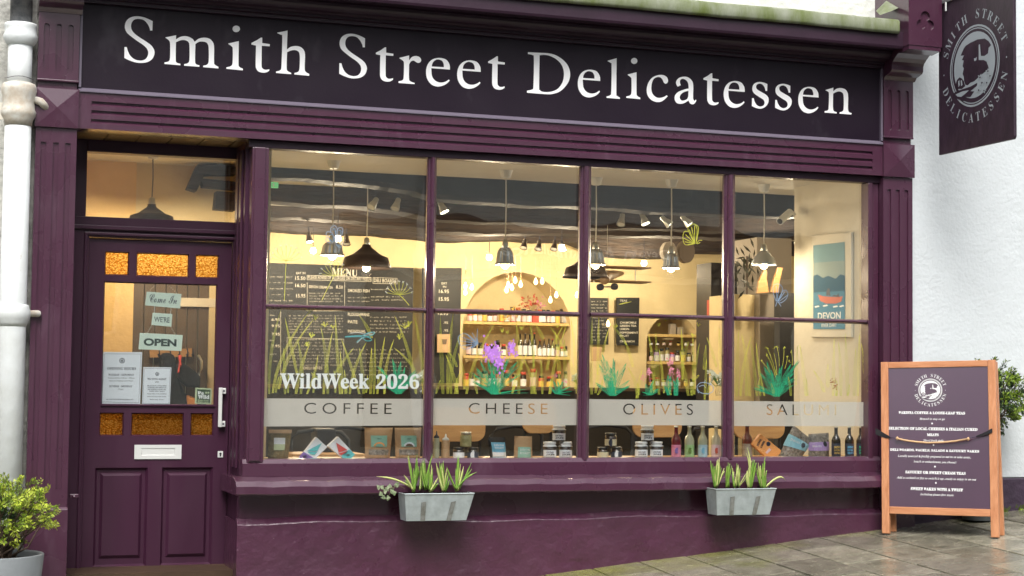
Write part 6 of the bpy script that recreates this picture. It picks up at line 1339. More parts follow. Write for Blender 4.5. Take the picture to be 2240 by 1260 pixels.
def emblem(fr, cu, cv, ru, rv, mats_, parent, n, detail=True, text=True, ts=.2, tgap=1.28, rings=((1, .955), (.925, .90))):
    light, dark = mats_
    def E(u, v, nn): return fr.P(cu+u*ru, cv+v*rv, nn)
    def ring(a, c_, nn, m):
        b = B(); k = 40; vs = []
        for i in range(k): t = 2*math.pi*i/k; vs += [E(a*math.cos(t), a*math.sin(t), nn), E(c_*math.cos(t), c_*math.sin(t), nn)]
        b.add(vs, [(2*i, (2*i+2) % (2*k), (2*i+3) % (2*k), 2*i+1) for i in range(k)]); b.build('emblem', m, parent)
    def pg(pts, m, nn): 
        b = B(); a = sum(pts[i][0]*pts[(i+1) % len(pts)][1]-pts[(i+1) % len(pts)][0]*pts[i][1] for i in range(len(pts)))
        if a < 0: pts = pts[::-1]
        b.add([E(u, v, nn) for u, v in pts], [list(range(len(pts)))]); b.build('emblem', m, parent)
    for a, c_ in rings: ring(a, c_, n, light)
    N2 = lambda L_: [((x-880)/190, -(y-503)/312) for x, y in L_]
    pg([(.83*math.cos(t), .81*math.sin(t)+.02) for t in np.linspace(0, 6.283, 41)[:-1]], light, n+.0004)
    pg(N2([(800,345),(815,330),(850,318),(905,310),(960,320),(990,350),(1008,385),(990,400),(985,440),(958,452),(922,440),(916,462),(940,470),(975,502),(992,560),(960,575),(930,590),(880,622),(850,625),(830,640),(812,630),(802,600),(798,560),(790,540),(800,500),(790,480),(800,440),(785,430),(803,400),(775,395)]), dark, n+.0008)
    if detail:
        pg(N2([(745,575),(765,560),(785,575),(800,600),(810,640),(785,655),(745,645),(735,610)]), dark, n+.0008)
        pg(N2([(755,590),(765,580),(768,620),(758,635)]), light, n+.0011); pg(N2([(775,590),(784,585),(790,625),(778,632)]), light, n+.0011)
        pg(N2([(915,355),(925,352),(928,400),(932,445),(965,462),(990,440),(1000,450),(980,500),(950,480),(915,470)]), light, n+.0012)
        pg(N2([(878,445),(890,450),(900,440),(898,465),(882,470)]), light, n+.0012)
        pg(N2([(712,672),(760,660),(850,655),(905,640),(900,662),(850,690),(880,700),(850,735),(800,720),(790,740),(830,765),(780,745),(740,715)]), dark, n+.0012)
        pg(N2([(735,685),(790,675),(840,680),(810,700),(780,715),(750,705)]), light, n+.0015)
        for cx, cy, r_ in ((925, 605, 30), (985, 575, 28), (1000, 615, 26), (940, 650, 32), (915, 700, 30), (955, 715, 26), (975, 660, 26)):
            st = []
            for k in range(10): rr = r_ if k % 2 == 0 else r_*.42; t = k*math.pi/5+cx; st.append((cx+rr*.75*math.cos(t), cy+rr*math.sin(t)))
            pg(N2(st), light, n+.0017+(cx % 7)*.0001); pg(N2([(cx+r_*.2*math.cos(t), cy+r_*.25*math.sin(t)) for t in np.linspace(0, 6.28, 7)[:-1]]), dark, n+.0026)
    if text:
        for word, a0, a1, inv in (('SMITH STREET', 158, 22, False), ('DELICATESSEN', 201, 339, True)):
            for i, ch in enumerate(word):
                if ch == ' ': continue
                t = rad(a0+(a1-a0)*i/(len(word)-1)); g, fs_ = glyphs(ch, 'bold', -.008, 2); gx0, gy0 = g.min(0); gx1, gy1 = g.max(0)
                c_ = ((gx0+gx1)/2, (gy0+gy1)/2); S_ = ts/.68; dx_, dz_ = math.cos(t)*tgap, math.sin(t)*(1+(tgap-1)*ru/rv if False else tgap-(tgap-1)*(1-ru/rv)); rot = t-math.pi/2 if not inv else t+math.pi/2
                # direction of the ellipse tangent in real metres
                tx_, tz_ = -math.sin(t)*ru, math.cos(t)*rv
                if not inv: tx_, tz_ = -tx_, -tz_
                rot = math.atan2(tz_, tx_); vs = []
                for x, y in g:
                    X, Y_ = (x-c_[0])*S_*.9, (y-c_[1])*S_; vs.append(fr.P(cu+dx_*ru+(X*math.cos(rot)-Y_*math.sin(rot))*ru, cv+dz_*rv+(X*math.sin(rot)+Y_*math.cos(rot))*ru, n))
                b = B(); b.add(vs, fs_); b.build('emblem_letter', light, parent)
        for sx in (-1, 1):
            b = B(); b.add([fr.P(cu+sx*tgap*ru+ts*.1*ru*math.cos(t), cv-.02*rv+ts*.1*ru*math.sin(t), n) for t in np.linspace(0, 6.28, 9)[:-1]], [tuple(range(8))]); b.build('emblem_dot', light, parent)
def notice(quad, lab, rows, bx, by, br):
    o = dsign('paper_notice', quad, lab, 'notice', 'paper')
    b = B(); q = quad
    ins = lambda t: [((1-t)*p[0]+t*sum(a[0] for a in q)/4, (1-t)*p[1]+t*sum(a[1] for a in q)/4) for p in q]
    i1 = ins(.07)
    for k in range(4): b.pxribbon(DT, [i1[k], i1[(k+1) % 4]], .6)
    for x, y, w, h, tx, st in rows: b.pxtext(DT, tx, st, x-w/2, y, x+w/2, y+.3, h, 0, .01, 2)
    b.build('print', M['ink'], o, stuff='stuff')
    b = B(); b.pxpoly(DT, [(bx+br*math.cos(t), by+br*math.sin(t)) for t in np.linspace(0, 6.28, 17)[:-1]], 0); b.build('roundel', M['ink'], o); b = B(); b.pxpoly(FY(.527), [(bx+br*.7*math.cos(t), by+br*.7*math.sin(t)) for t in np.linspace(0, 6.28, 17)[:-1]], 0); b.build('roundel', M['paper'], o)
    b = B(); b.pxpoly(FY(.5265), [(bx-br*.35, by+br*.4), (bx-br*.4, by-br*.1), (bx, by-br*.5), (bx+br*.4, by-br*.1), (bx+br*.3, by+br*.4)], 0); b.build('roundel', M['ink'], o)
notice([(226, 770), (311, 770.5), (306.5, 885), (219.5, 883)], 'larger white paper of opening hours at the lower left of the door pane',
       [(266, 809, 63, 6, 'OPENING HOURS', 'bold'), (265, 822, 56, 4.5, 'TUESDAY - SATURDAY', 'bold'), (265, 829, 58, 4, 'Food served from 9.30 am - 4.00 pm', 'ital'), (265, 835, 52, 4, 'Open for shopping until 4.30 pm', 'ital'), (264, 847, 50, 4.5, 'SUNDAY - MONDAY', 'bold'), (264, 853, 11, 3.2, 'Closed', 'ital'), (262, 875, 60, 2.6, 'WE LOOK FORWARD TO WELCOMING YOU', 'bold')], 267, 789, 6)
notice([(313.5, 803), (375, 803.5), (371.5, 886), (310.5, 885)], 'smaller white paper notice beside the opening hours in the door',
       [(343, 831, 41, 4, 'THE DINING MARKET', 'bold'), (343, 837, 8, 3, 'AT 20', 'bold'), (343, 845, 42, 2.6, 'WE ALSO HAVE A SMALL ROOM', 'bold'), (343, 849, 40, 2.6, 'UPSTAIRS AND TABLES IN', 'bold'), (343, 853, 40, 2.6, 'THE GARDEN PLEASE ASK', 'bold'), (343, 857, 34, 2.6, 'INSIDE FOR A TABLE', 'bold'), (343, 862.5, 42, 2.2, 'PLEASE TELL US OF ALLERGIES', 'bold'), (343, 868.5, 42, 2.2, 'DOGS ARE WELCOME INSIDE', 'bold'), (343, 875, 32, 2.2, 'THANK YOU', 'bold')], 344, 818, 4.2)
o = dsign('window_sticker', [(427.5, 848), (463, 850), (462, 884), (426, 883)], 'square dark green sticker reading Be Wild at the lower right of the door pane', 'sticker', 'lblgreen')
b = B(); b.pxpoly(DT, [(431, 851), (460.5, 852.5), (459.5, 881.5), (430, 880.5)], 0); b.build('print', mat('dark_green_print', (.02, .06, .02), .5), o)
b = B(); D2 = FY(.527); b.pxtext(D2, 'Be', 'bold', 432, 863.5, 446, 864, 8, 0, .03); b.pxtext(D2, 'Wild', 'bold', 433, 872.5, 458, 873, 9, 0, .03); b.build('lettering', M['white'], o)
b = B(); b.pxtext(D2, 'Right here.', 'bold', 432, 877, 457, 877.5, 3, 0, .02); b.pxtext(D2, 'Right now.', 'bold', 432, 880.5, 457, 881, 3, 0, .02)
for x in (451, 456): b.pxpoly(D2, [(x+2.3*math.cos(t), 859+2.3*math.sin(t)) for t in np.linspace(0, 6.28, 9)[:-1]], 0)
b.build('lettering', M['lblgreen'], o, stuff='stuff')

# ------------------------------------------------------------------ hanging sign
SX = 6.46; fs_sign = FX(SX)
HS = thing('hanging_sign', 'weathered dark aubergine projecting sign with a grey oval animal emblem, on the white wall', 'hanging sign', (SX, -.7, 2.2))
c00 = fs_sign.px(2054, 338); c10 = fs_sign.px(2218, 305)
u0, u1 = c00[0], c10[0]; zb_ = (c00[1]+c10[1])/2
b = B(); pts = [(u0, zb_), (u1-.02, zb_), (u1-.006, zb_+.006), (u1, zb_+.02), (u1, 2.98), (u0, 2.98)]; b.poly(fs_sign, pts, 0, -.022); sb = b.build('sign_board', M['signface'], HS, bevel=.002)
b = B(); ztb = fs_sign.px(2052, 22)[1]; 
b.box(SX-.03, SX+.03, -u1-.1 if False else -1.18, .085, 2.545, 2.60) if False else b.add([(SX-.012, -.02, ztb+.03), (SX+.03, -.02, ztb+.03), (SX+.03, -1.2, ztb+.03), (SX-.012, -1.2, ztb+.03), (SX-.012, -.02, ztb+.075), (SX+.03, -.02, ztb+.075), (SX+.03, -1.2, ztb+.075), (SX-.012, -1.2, ztb+.075)], [(0, 1, 2, 3), (7, 6, 5, 4), (0, 3, 7, 4), (1, 5, 6, 2), (0, 4, 5, 1), (3, 2, 6, 7)])
# board hangs from this rail; its top edge sits just under it
sb.data.clear_geometry() if False else None
b.build('hanging_rail', M['pipe_dark'], HS)
b = B(); b.box(SX-.04, SX+.0, -.06, .09, 2.32, 2.62); b.build('wall_bracket', M['pipe_dark'], HS, bevel=.004)
for y_ in (-.38, -1.0): b = B(); b.tube([(SX-.01, y_, ztb+.03), (SX-.01, y_, ztb-.03)], .008, 6); b.build('eye_bolt', M['metal'], HS)
ec = fs_sign.px(1880+880/3.5, 503/3.5); er = (abs(fs_sign.px(1880+1070/3.5, 143)[0]-fs_sign.px(1880+690/3.5, 143)[0])/2, abs(fs_sign.px(2131, 191/3.5)[1]-fs_sign.px(2131, 815/3.5)[1])/2)
emblem(fs_sign, ec[0], ec[1], er[0], er[1], (M['signink'], M['signface']), sb, .0006, ts=.22, tgap=1.26)

# ------------------------------------------------------------------ pavement board
PL = gnd(1929, 1170.5); PR = gnd(2185, 1180); w_ = (PR-PL); Wd = float(np.linalg.norm(w_)); w_ /= Wd
nn_ = np.array([w_[1], -w_[0], 0]); nn_ /= np.linalg.norm(nn_)
if nn_[1] > 0: nn_ = -nn_
up = np.array([0, 0, 1.165])-nn_*.15; up = up-w_*float(up@w_)-w_*.035; H_ = float(np.linalg.norm(up)); up /= H_
BF = Frame(PL, w_, up); BF.N = np.cross(w_, up); BF.N /= np.linalg.norm(BF.N)
AB = thing('pavement_board', 'wooden A-frame pavement board with a purple menu panel and a rope across it', 'A-board', (PL+PR)/2)
def fbox(b, u0, u1, v0, v1, n0, n1):
    vs = [BF.P(u, v, n) for n in (n0, n1) for v in (v0, v1) for u in (u0, u1)]
    return b.add(vs, [(0, 2, 3, 1), (4, 5, 7, 6), (0, 1, 5, 4), (2, 6, 7, 3), (0, 4, 6, 2), (1, 3, 7, 5)])
st = .052; ra = at(0, 0, 0)
for u0, u1 in ((0, st), (Wd-st, Wd)): b = B(); fbox(b, u0, u1, .012, H_-.0, -.028, 0); b.build('stile', M['wood'], AB, bevel=.003)
b = B(); fbox(b, st+.001, Wd-st-.001, H_-.043, H_-.001, -.026, -.001); b.build('top_rail', M['woodh'], AB, bevel=.003)
b = B(); fbox(b, st+.001, Wd-st-.001, .145, .193, -.026, -.001); b.build('bottom_rail', M['woodh'], AB, bevel=.003)
b = B(); fbox(b, st, Wd-st, .193, H_-.043, -.018, -.008); panel = b.build('menu_panel', M['plum'], AB)
for u in (.012, Wd-st+.014): b = B(); fbox(b, u, u+.026, 0, .014, -.024, -.004); b.build('foot', M['black'], AB)
# back frame, spread behind
bk = nn_*-.11
def rl(b, u, top_n, wdt=.045):
    a = BF.P(u, H_-.01, -.03); g_ = BF.P(u, 0, 0)+bk; g_[2] = gz(g_[0], g_[1])+.005; a2 = a+w_*wdt; g2 = g_+w_*wdt; t_ = -nn_*.026
    return b.add([g_, g2, a2, a, g_+t_, g2+t_, a2+t_, a+t_], [(0, 1, 2, 3), (7, 6, 5, 4), (0, 4, 5, 1), (1, 5, 6, 2), (2, 6, 7, 3), (3, 7, 4, 0)])
for u in (.012, Wd-.045): b = B(); rl(b, u, 0); b.build('rear_leg', M['wood'], AB, bevel=.002)
b = B(); a = BF.P(st, H_*.96, -.05); c_ = BF.P(Wd-st, H_*.96, -.05); g1 = BF.P(st, .2, -.02)+bk*.82; g2 = BF.P(Wd-st, .2, -.02)+bk*.82; b.add([g1, g2, c_, a], [(3, 2, 1, 0)]); b.build('rear_panel', M['plum'], AB)
lt = B(); ln = .0012-.008
def bt(tx, st_, x0, x1, y, h, off=0, dy=None):
    dy = (y-0)*.0 if dy is None else dy
    k_ = (y-840)*.000118-.027+.0; lt_ = B(); lt_.pxtext(PB, tx, st_, x0, y-(x1-x0)*k_*-.0+0, x1, y+(x1-x0)*(k_+.0), h, 0, off, 2); lt.add(lt_.v, lt_.f)
PB = Frame(BF.P(0, 0, ln), w_, up); PB.N = BF.N
zz5 = lambda x, y: (1880+x/2.864, 760+y/2.864)
def bl(tx, st_, X0, X1, Yb, h, off):
    x0, y0 = zz5(X0, Yb); x1, _ = zz5(X1, Yb); bt(tx, st_, x0, x1, y0, h/2.864, off)
bl('BARISTA COFFEE & LOOSE-LEAF TEAS', 'bold', 268, 685, 412, 17, .03); bl('Brewed to stay or go', 'ital', 398, 556, 449, 17, .012)
bl('SELECTION OF LOCAL CHEESES & ITALIAN CURED', 'bold', 203, 760, 513, 18, .03); bl('MEATS', 'bold', 442, 515, 546, 17, .03); bl('Sliced fresh daily', 'ital', 417, 545, 583, 17, .012)
bl('DELI BOARDS, BAGELS, SALADS & SAVOURY BAKES', 'bold', 207, 766, 648, 18, .03); bl('Locally sourced & freshly prepared to eat in or take away,', 'ital', 255, 712, 686, 19, .012); bl('beach or embankment, you choose!', 'ital', 355, 620, 718, 18, .012)
bl('SAVOURY OR SWEET CREAM TEAS', 'bold', 300, 677, 784, 18, .03); bl('Add a cocktail or fizz to switch it up...ready to enjoy in or out', 'ital', 243, 743, 822, 19, .012)
bl('SWEET BAKES WITH A TWIST', 'bold', 330, 657, 887, 18, .03); bl('Including gluten-free treats', 'ital', 389, 597, 922, 18, .012)
lt.build('lettering', M['white'], panel, stuff='stuff')
for q in ((476, 466), (481, 601), (486, 736), (489, 838)):
    x, y = zz5(*q); b = B(); b.pxpoly(PB, [(x+1.9*math.cos(t), y+1.9*math.sin(t)) for t in np.linspace(0, 6.28, 11)[:-1]]); b.build('dot', M['white'], panel)
e0 = PB.px(*zz5(471, 257)); e1 = PB.px(*zz5(546, 257)); e2 = PB.px(*zz5(471, 185))
emblem(PB, e0[0], e0[1], e1[0]-e0[0], e2[1]-e0[1], (M['white'], M['plum']), panel, .0004, ts=.26, tgap=1.27)
# rope and straps
def bp(x, y, n): q = BF.px(*zz5(x, y), n); return BF.P(q[0], q[1], n)
rp = [bp(x, y, .012) for x, y in ((255, 566), (300, 577), (380, 585), (450, 588), (540, 582), (620, 572), (700, 556))]
b = B(); b.tube(rp, .0065, 8); o = b.build('rope', M['gold'], AB, smooth=True)
for p in (rp[0], rp[-1]): b = B(); b.lathe([(.004, -.012), (.012, 0), (.004, .012)], p, 8); b.build('rope_knot', M['gold'], AB, smooth=True)
def strap(pts, ws):
    b = B(); vs = []
    for (x, y), w in zip(pts, ws): a = bp(x, y-w, .006); c_ = bp(x, y+w, .004); vs += [a, c_]
    b.add(vs, [(2*i, 2*i+1, 2*i+3, 2*i+2) for i in range(len(pts)-1)]); o = b.build('strap', M['black'], AB); md = o.modifiers.new('s', 'SOLIDIFY'); md.thickness = .004
strap([(119, 525), (150, 540), (180, 553), (210, 562)], [20, 17, 13, 5]); b = B(); b.tube([bp(210, 560, .008), bp(235, 563, .01), rp[0]], .002, 5); b.build('cord', M['ink'], AB)
strap([(853, 497), (820, 514), (790, 526), (750, 540)], [13, 11, 8, 4]); b = B(); b.tube([rp[-1], bp(730, 545, .01), bp(750, 540, .008)], .002, 5); b.build('cord', M['ink'], AB)

# ------------------------------------------------------------------ potted shrubs
def leafmass(b, c_, r3, n, s, shell=.55, twigs=None):
    c_ = np.array(c_); r3 = np.array(r3); ns = max(12, n//46)
    for q in range(ns):
        d = np.array([R.gauss(0, 1), R.gauss(0, 1), R.gauss(.1, 1)]); d /= np.linalg.norm(d)
        rr = shell+(1.0-shell)*R.random()**.55+(.2*R.random()**2 if shell > .4 else 0)
        tip = c_+d*r3*rr; dr = d+np.array([R.gauss(0, .35), R.gauss(0, .35), R.gauss(.3, .3)]); dr /= np.linalg.norm(dr); Ls = R.uniform(.05, .1)
        yel = R.random()
        if twigs is not None: twigs.tube([tip-dr*Ls, tip-dr*Ls*.4+np.array([0, 0, .003]), tip], .0016, 4)
        for i in range(n//ns):
            t = R.random(); p = tip-dr*Ls*t; sd = np.array([R.gauss(0, 1), R.gauss(0, 1), R.gauss(0, 1)]); sd -= dr*float(sd@dr); sd /= np.linalg.norm(sd)+1e-9
            p = p+sd*s*.35*R.random()
            u = sd*R.uniform(.5, 1)+dr*R.uniform(.3, .9); u /= np.linalg.norm(u); v = np.cross(u, dr); v /= np.linalg.norm(v)+1e-9; L_ = s*R.uniform(.55, 1.1); w = L_*.42
            b.m = 1 if (yel < .35 or (t < .3 and R.random() < .5)) else 0
            nn2 = np.cross(u, v)*L_*.15
            b.add([p, p+u*L_*.5+v*w*.5+nn2, p+u*L_, p+u*L_*.5-v*w*.5+nn2], [(0, 1, 2), (0, 2, 3)])
    b.m = 0
def potted(name, lab, c_, r_top, r_bot, h, potm, crown, r3, n, s, mats_, stems, tall=False):
    z0 = gz(c_[0], c_[1]); T = thing(name, lab, 'potted shrub', (c_[0], c_[1], z0))
    b = B(); b.lathe([(r_bot, 0), (r_bot*1.02, .02), (r_top, h-.005), (r_top-.004, h), (r_top-.022, h), (r_top-.026, h-.01), (r_top-.03, h-.06)], (c_[0], c_[1], z0+.004), 40, caps=False); b.build('pot', M[potm], T, smooth=True)
    b = B(); k = 26; vs = [(c_[0], c_[1], z0+h-.03)]
    for j in range(1, 6):
        for i in range(k): a_ = 6.283*i/k; rr = (r_top-.027)*j/5; vs.append((c_[0]+rr*math.cos(a_), c_[1]+rr*math.sin(a_), z0+h-.035+R.uniform(-.01, .01)))
    fs = [(0, 1+i, 1+(i+1) % k) for i in range(k)]+[(1+j*k+i, 1+(j+1)*k+i, 1+(j+1)*k+(i+1) % k, 1+j*k+(i+1) % k) for j in range(4) for i in range(k)]
    b.add(vs, fs); b.build('soil', M['soil'], T)
    cc = np.array(crown)
    for i in range(stems):
        a_ = R.uniform(0, 6.283); p0 = np.array([c_[0]+R.uniform(0, r_top*.4)*math.cos(a_), c_[1]+R.uniform(0, r_top*.4)*math.sin(a_), z0+h-.04]); d = np.array([R.gauss(0, 1), R.gauss(0, 1), R.gauss(.2, .8)]); d /= np.linalg.norm(d)
        p2 = cc+d*np.array(r3)*R.uniform(.6, .95); p1 = (p0+p2)/2+np.array([R.gauss(0, .03), R.gauss(0, .03), R.uniform(-.04, .02)])
        b = B(); b.tube([p0, (p0+p1)/2, p1, (p1+p2)/2+np.array([0, 0, .01]), p2], [.008, .006, .005, .004, .002], 5); b.build('stem', M['twig'], T, smooth=True)
    b = B(); tw = B(); leafmass(b, cc, r3, n, s, .55, tw); tw.build('twigs', M['twig'], T, stuff='stuff'); b.build('foliage', mats_, T, stuff='stuff')
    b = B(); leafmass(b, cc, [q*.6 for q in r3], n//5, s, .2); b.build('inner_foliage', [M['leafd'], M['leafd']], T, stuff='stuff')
    return T
Yp = -.52
cpx = at(-18, 1235, Yp); zt_l = at(40, 1212, Yp)[2]
hpot = zt_l-gz(cpx[0], Yp)
potted('potted_shrub', 'bushy yellow-green box shrub in a round grey pot left of the door', (cpx[0], Yp), .272, .21, hpot, 'pot', (at(-8, 1125, Yp)[0], Yp, at(0, 1118, Yp)[2]), (.325, .31, .2), 10500, .021, [M['leaf'], M['leaf2']], 70)
p = gnd(2143, 1138); ztr = at(2140, 946, p[1])[2]
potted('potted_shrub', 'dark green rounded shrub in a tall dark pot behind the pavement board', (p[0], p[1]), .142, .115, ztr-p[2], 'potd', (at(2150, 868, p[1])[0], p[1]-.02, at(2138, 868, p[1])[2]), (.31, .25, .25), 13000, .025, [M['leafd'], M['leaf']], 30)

# ------------------------------------------------------------------ zinc planters with shoots
def planter(pxs, lab):
    (xl, yl), (xr, yr), (bl_, byl), (br_, byr), (kx, ky) = pxs      # front top L/R, front bottom L/R, back top L
    YF, YB = -.235, -.075; a = at(xl, yl, YF); c_ = at(xr, yr, YF); d = at(bl_, byl, YF+.02); e = at(br_, byr, YF+.02)
    zt_, zb_ = (a[2]+c_[2])/2, (d[2]+e[2])/2; x0, x1, x2, x3 = a[0], c_[0], d[0], e[0]; xb0 = at(kx, ky, YB)[0]
    T = thing('zinc_planter', lab, 'planter', ((x0+x1)/2, YF, zb_))
    sh = (x1-x0-(x3-x2))/2
    o_ = [(x0, YF, zt_), (x1, YF, zt_), (x1, YB, zt_), (x0, YB, zt_)]; lo = [(x2, YF+.03, zb_), (x3, YF+.03, zb_), (x3, YB, zb_), (x2, YB, zb_)]
    b = B(); b.add(o_+lo, [(0, 4, 5, 1), (1, 5, 6, 2), (2, 6, 7, 3), (3, 7, 4, 0), (4, 7, 6, 5)])
    i_ = [(x0+.006, YF+.006, zt_-.002), (x1-.006, YF+.006, zt_-.002), (x1-.006, YB-.006, zt_-.002), (x0+.006, YB-.006, zt_-.002)]; il = [(q[0], q[1], zt_-.03) for q in i_]
    b.add(o_+i_+il, [(0, 1, 5, 4), (1, 2, 6, 5), (2, 3, 7, 6), (3, 0, 4, 7), (4, 5, 9, 8), (5, 6, 10, 9), (6, 7, 11, 10), (7, 4, 8, 11)])
    b.build('box', M['galv'], T)
    b = B(); r_ = .0045; q = [(x0, YF, zt_), (x1, YF, zt_), (x1, YB, zt_), (x0, YB, zt_), (x0, YF, zt_)]; b.tube(q, r_, 6); b.build('rolled_rim', M['galv'], T)
    for t in (.27, .7):
        xt = x0+(x1-x0)*t; xq = x2+(x3-x2)*t; b = B(); w = .014
        b.add([(xt-w, YF-.004, zt_-.05), (xt+w, YF-.004, zt_-.045), (xq+w, YF+.024, zb_-.001), (xq-w, YF+.024, zb_-.001), (xt-w, YF+.004, zt_-.05), (xt+w, YF+.004, zt_-.045), (xq+w, YF+.034, zb_-.001), (xq-w, YF+.034, zb_-.001)], [(0, 3, 2, 1), (4, 5, 6, 7), (0, 4, 7, 3), (1, 2, 6, 5), (0, 1, 5, 4)])
        o = b.build('strap_hook', M['metal'] if False else mat('stained_zinc_hook', (.3, .32, .31), .5, metal=.3, c2=(.16, .16, .14), vs=25), T)
    b = B(); nx_, ny_ = 26, 8; vs = []
    for j in range(ny_+1):
        for i in range(nx_+1): vs.append((x0+.007+(x1-x0-.014)*i/nx_, YF+.007+(YB-YF-.014)*j/ny_, zt_-.012+R.uniform(-.01, .012)))
    b.add(vs, [(j*(nx_+1)+i, j*(nx_+1)+i+1, (j+1)*(nx_+1)+i+1, (j+1)*(nx_+1)+i) for j in range(ny_) for i in range(nx_)]); b.build('soil', M['soil'], T)
    b = B()
    for k in range(60): p = np.array([R.uniform(x0+.01, x1-.01), R.uniform(YF+.01, YB-.01), zt_-.004+R.uniform(0, .012)]); b.add([p+np.array([R.uniform(-.007, .007) for _ in range(3)]) for _ in range(4)], [(0, 1, 2), (0, 2, 3), (0, 3, 1), (1, 3, 2)])
    b.build('bark_chips', M['soil'], T, stuff='stuff'); return zt_
def lf(T, base, mid, tip, w, m='blade'):
    Yb = base[2]; pts = quadc(np.array([*at(base[0], base[1], Yb)]), 0, 0) if False else None
    p0, p1, p2 = at(base[0], base[1], Yb), at(mid[0], mid[1], Yb-R.uniform(-.01, .02)), at(tip[0], tip[1], Yb-R.uniform(-.01, .035)); vs = []; k = 9
    for i in range(k+1):
        t = i/k; p = (1-t)**2*p0+2*t*(1-t)*p1+t*t*p2; ww = w*.002*(1 if t < .75 else max(.12, (1-t)/.25))*.5; d = np.array([p2[2]-p0[2], 0, -(p2[0]-p0[0])]); d = d/(np.linalg.norm(d)+1e-9)*ww
        vs += [p-d+np.array([0, .002, 0]), p+np.array([0, -.002, 0]), p+d+np.array([0, .002, 0])]
    fs = []
    for i in range(k): a = 3*i; fs += [(a, a+1, a+4, a+3), (a+1, a+2, a+5, a+4)]
    b = B(); b.add(vs, fs); o = b.build('leaf', M[m], T, smooth=True); md = o.modifiers.new('s', 'SOLIDIFY'); md.thickness = .0015
def plant(lab, base, leaves, w=5):
    Yb = -.15; bb = at(base[0], base[1], Yb); T = thing('daffodil_shoots', lab, 'plant', bb, 'daffodil shoots in the zinc planters')
    for l in leaves+[(l[0]+R.uniform(-3, 3), l[1]+R.uniform(2, 14))+tuple(l[2:4]) for l in leaves if abs(l[0]-base[0]) < 25]:
        tip = l[:2]; bend = l[2] if len(l) > 2 else 0; b0 = (base[0]+R.uniform(-3, 3), base[1]+R.uniform(-2, 4), Yb+R.uniform(-.02, .02))
        lf(T, b0, ((b0[0]+tip[0])/2+bend, (b0[1]+tip[1])/2+(l[3] if len(l) > 3 else 0)), tip, (w if len(l) < 5 else l[4])*R.uniform(.8, 1.15), 'bladey' if R.random() < .3 else 'blade')
planter(((886, 1079), (1037.5, 1081.5), (889.5, 1138.5), (1021, 1140), (869, 1070)), 'grey zinc planter hung under the sill at the left, with ivy at its end')
z7 = lambda x, y: (780+x/4.48, 980+y/4.48)
def P7(lab, base, tips, w=5): plant(lab, z7(*base), [(*z7(t[0], t[1]), *( [t[2]/4.48] if len(t) > 2 else []), *([t[3]/4.48] if len(t) > 3 else [])) for t in tips], w)
P7('daffodil shoots at the left end of the left planter, one leaf arching far left', (560, 420), [(195, 280, 30, -60), (465, 265, 10), (510, 70, -10), (595, 60, 10), (530, 150), (600, 130, 5), (560, 200), (610, 180, 8)], 6)
P7('short single shoot, second clump in the left planter', (628, 400), [(625, 180), (635, 200)], 4)
P7('tall narrow shoots with a pale leaf bent right, in the left planter', (680, 400), [(640, 110, -10), (665, 100), (745, 65, -30), (655, 150)], 5)
P7('stubby pale shoots in the middle of the left planter', (730, 420), [(710, 190), (735, 165), (745, 200, 5), (800, 285, 10)], 6)
P7('crossing shoots right of the middle of the left planter', (855, 420), [(780, 145, -10), (810, 130), (850, 125), (830, 150), (885, 200, 5), (900, 260, 10), (815, 300, 0)], 6)
P7('spreading shoots at the right end of the left planter', (985, 410), [(885, 185, -10), (1005, 70), (1020, 155, 5), (1125, 145, 10), (1130, 205, 15), (1180, 235, -30, -30), (1050, 180, 5), (975, 200)], 6)
IV = thing('ivy_sprig', 'small variegated ivy sprig trailing over the left end of the left planter', 'plant', at(868, 1062, -.15))
b = B(); b.tube([at(*z7(x, y), -.17) for x, y in ((470, 400), (420, 370), (350, 390), (280, 410), (230, 450))], .003, 5); b.build('stem', M['twig'], IV)
b = B(); b.tube([at(*z7(x, y), -.17) for x, y in ((350, 390), (330, 440), (300, 490), (270, 500))], .002, 5); b.build('stem', M['twig'], IV)
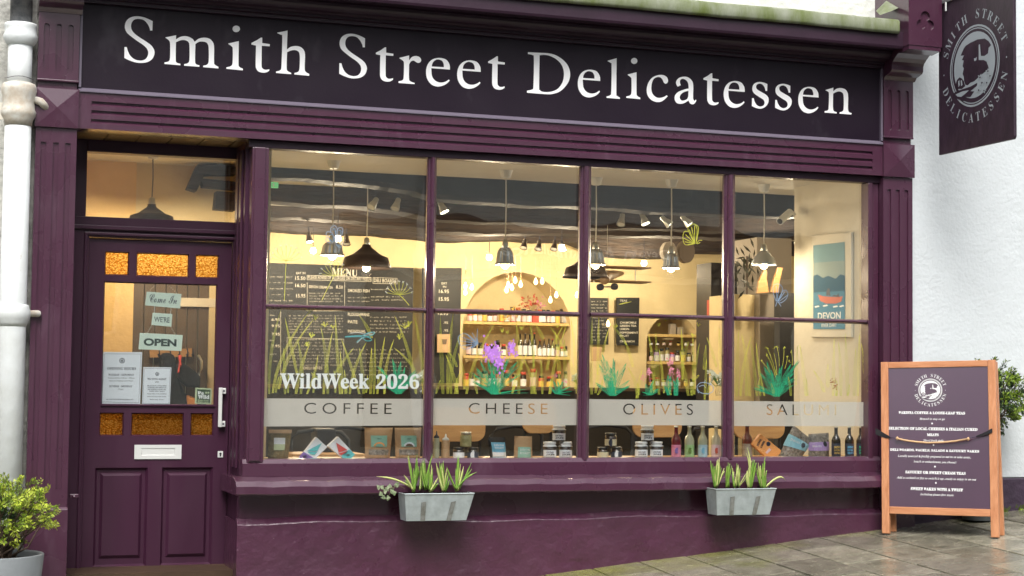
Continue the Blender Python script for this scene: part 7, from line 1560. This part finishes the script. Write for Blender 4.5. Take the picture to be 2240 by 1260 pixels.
for x, y in ((215, 385), (250, 385), (280, 425), (240, 450), (265, 485), (325, 375), (350, 400), (385, 365), (370, 440), (345, 425), (300, 400), (400, 360), (310, 490)):
    p = at(*z7(x, y), -.18+R.uniform(-.02, .02)); a0 = R.uniform(0, 6.28); b = B(); k = []; 
    for i in range(7): rr = (.019, .011, .016, .011, .019, .01, .012)[i]; t = a0+i*.9; k.append(p+np.array([rr*math.cos(t), R.uniform(-.004, .004), rr*math.sin(t)]))
    b.add([p]+k, [(0, 1+i, 1+(i+1) % 7) for i in range(7)]); b.build('ivy_leaf', M['ivy'], IV)
planter(((1567, 1069), (1698, 1070.5), (1570, 1126.5), (1685, 1126.5), (1541, 1063)), 'grey zinc planter hung under the sill at the right')
z8 = lambda x, y: (1500+x/6.3, 960+y/6.3)
def P8(lab, base, tips, w=5): plant(lab, z8(*base), [(*z8(t[0], t[1]), *( [t[2]/6.3] if len(t) > 2 else []), *([t[3]/6.3] if len(t) > 3 else [])) for t in tips], w)
P8('dense fan of shoots at the left end of the right planter', (420, 655), [(345, 300, -10), (370, 340), (430, 300), (465, 260, 10), (475, 370, 10), (530, 405, 15), (400, 380), (450, 330)], 6)
P8('straight pale shoots, second clump in the right planter', (580, 660), [(560, 380), (585, 325), (610, 340), (635, 370, 5)], 6)
P8('thin shoots with one pale spear in the right planter', (680, 670), [(645, 400), (705, 335, 10), (665, 450), (720, 450, 5)], 5)
P8('small fading shoots in the middle of the right planter', (735, 655), [(730, 380), (750, 400), (710, 440), (830, 480, 10), (690, 560)], 4)
P8('thick tall clump of shoots right of centre in the right planter', (885, 670), [(870, 390, -20), (905, 300, -10), (930, 280), (950, 290, 5), (975, 330, 5), (845, 440, -10), (880, 350), (850, 120, 60, -60)], 7)
P8('broad shoots at the right end of the right planter, one leaf arching right', (1075, 670), [(990, 430, -20), (1030, 360, -10), (1060, 340), (1090, 400, 5), (1120, 430, 5), (1000, 330, -30), (1095, 250, -20), (1375, 575, 80, -190), (1110, 440), (1040, 420)], 7)
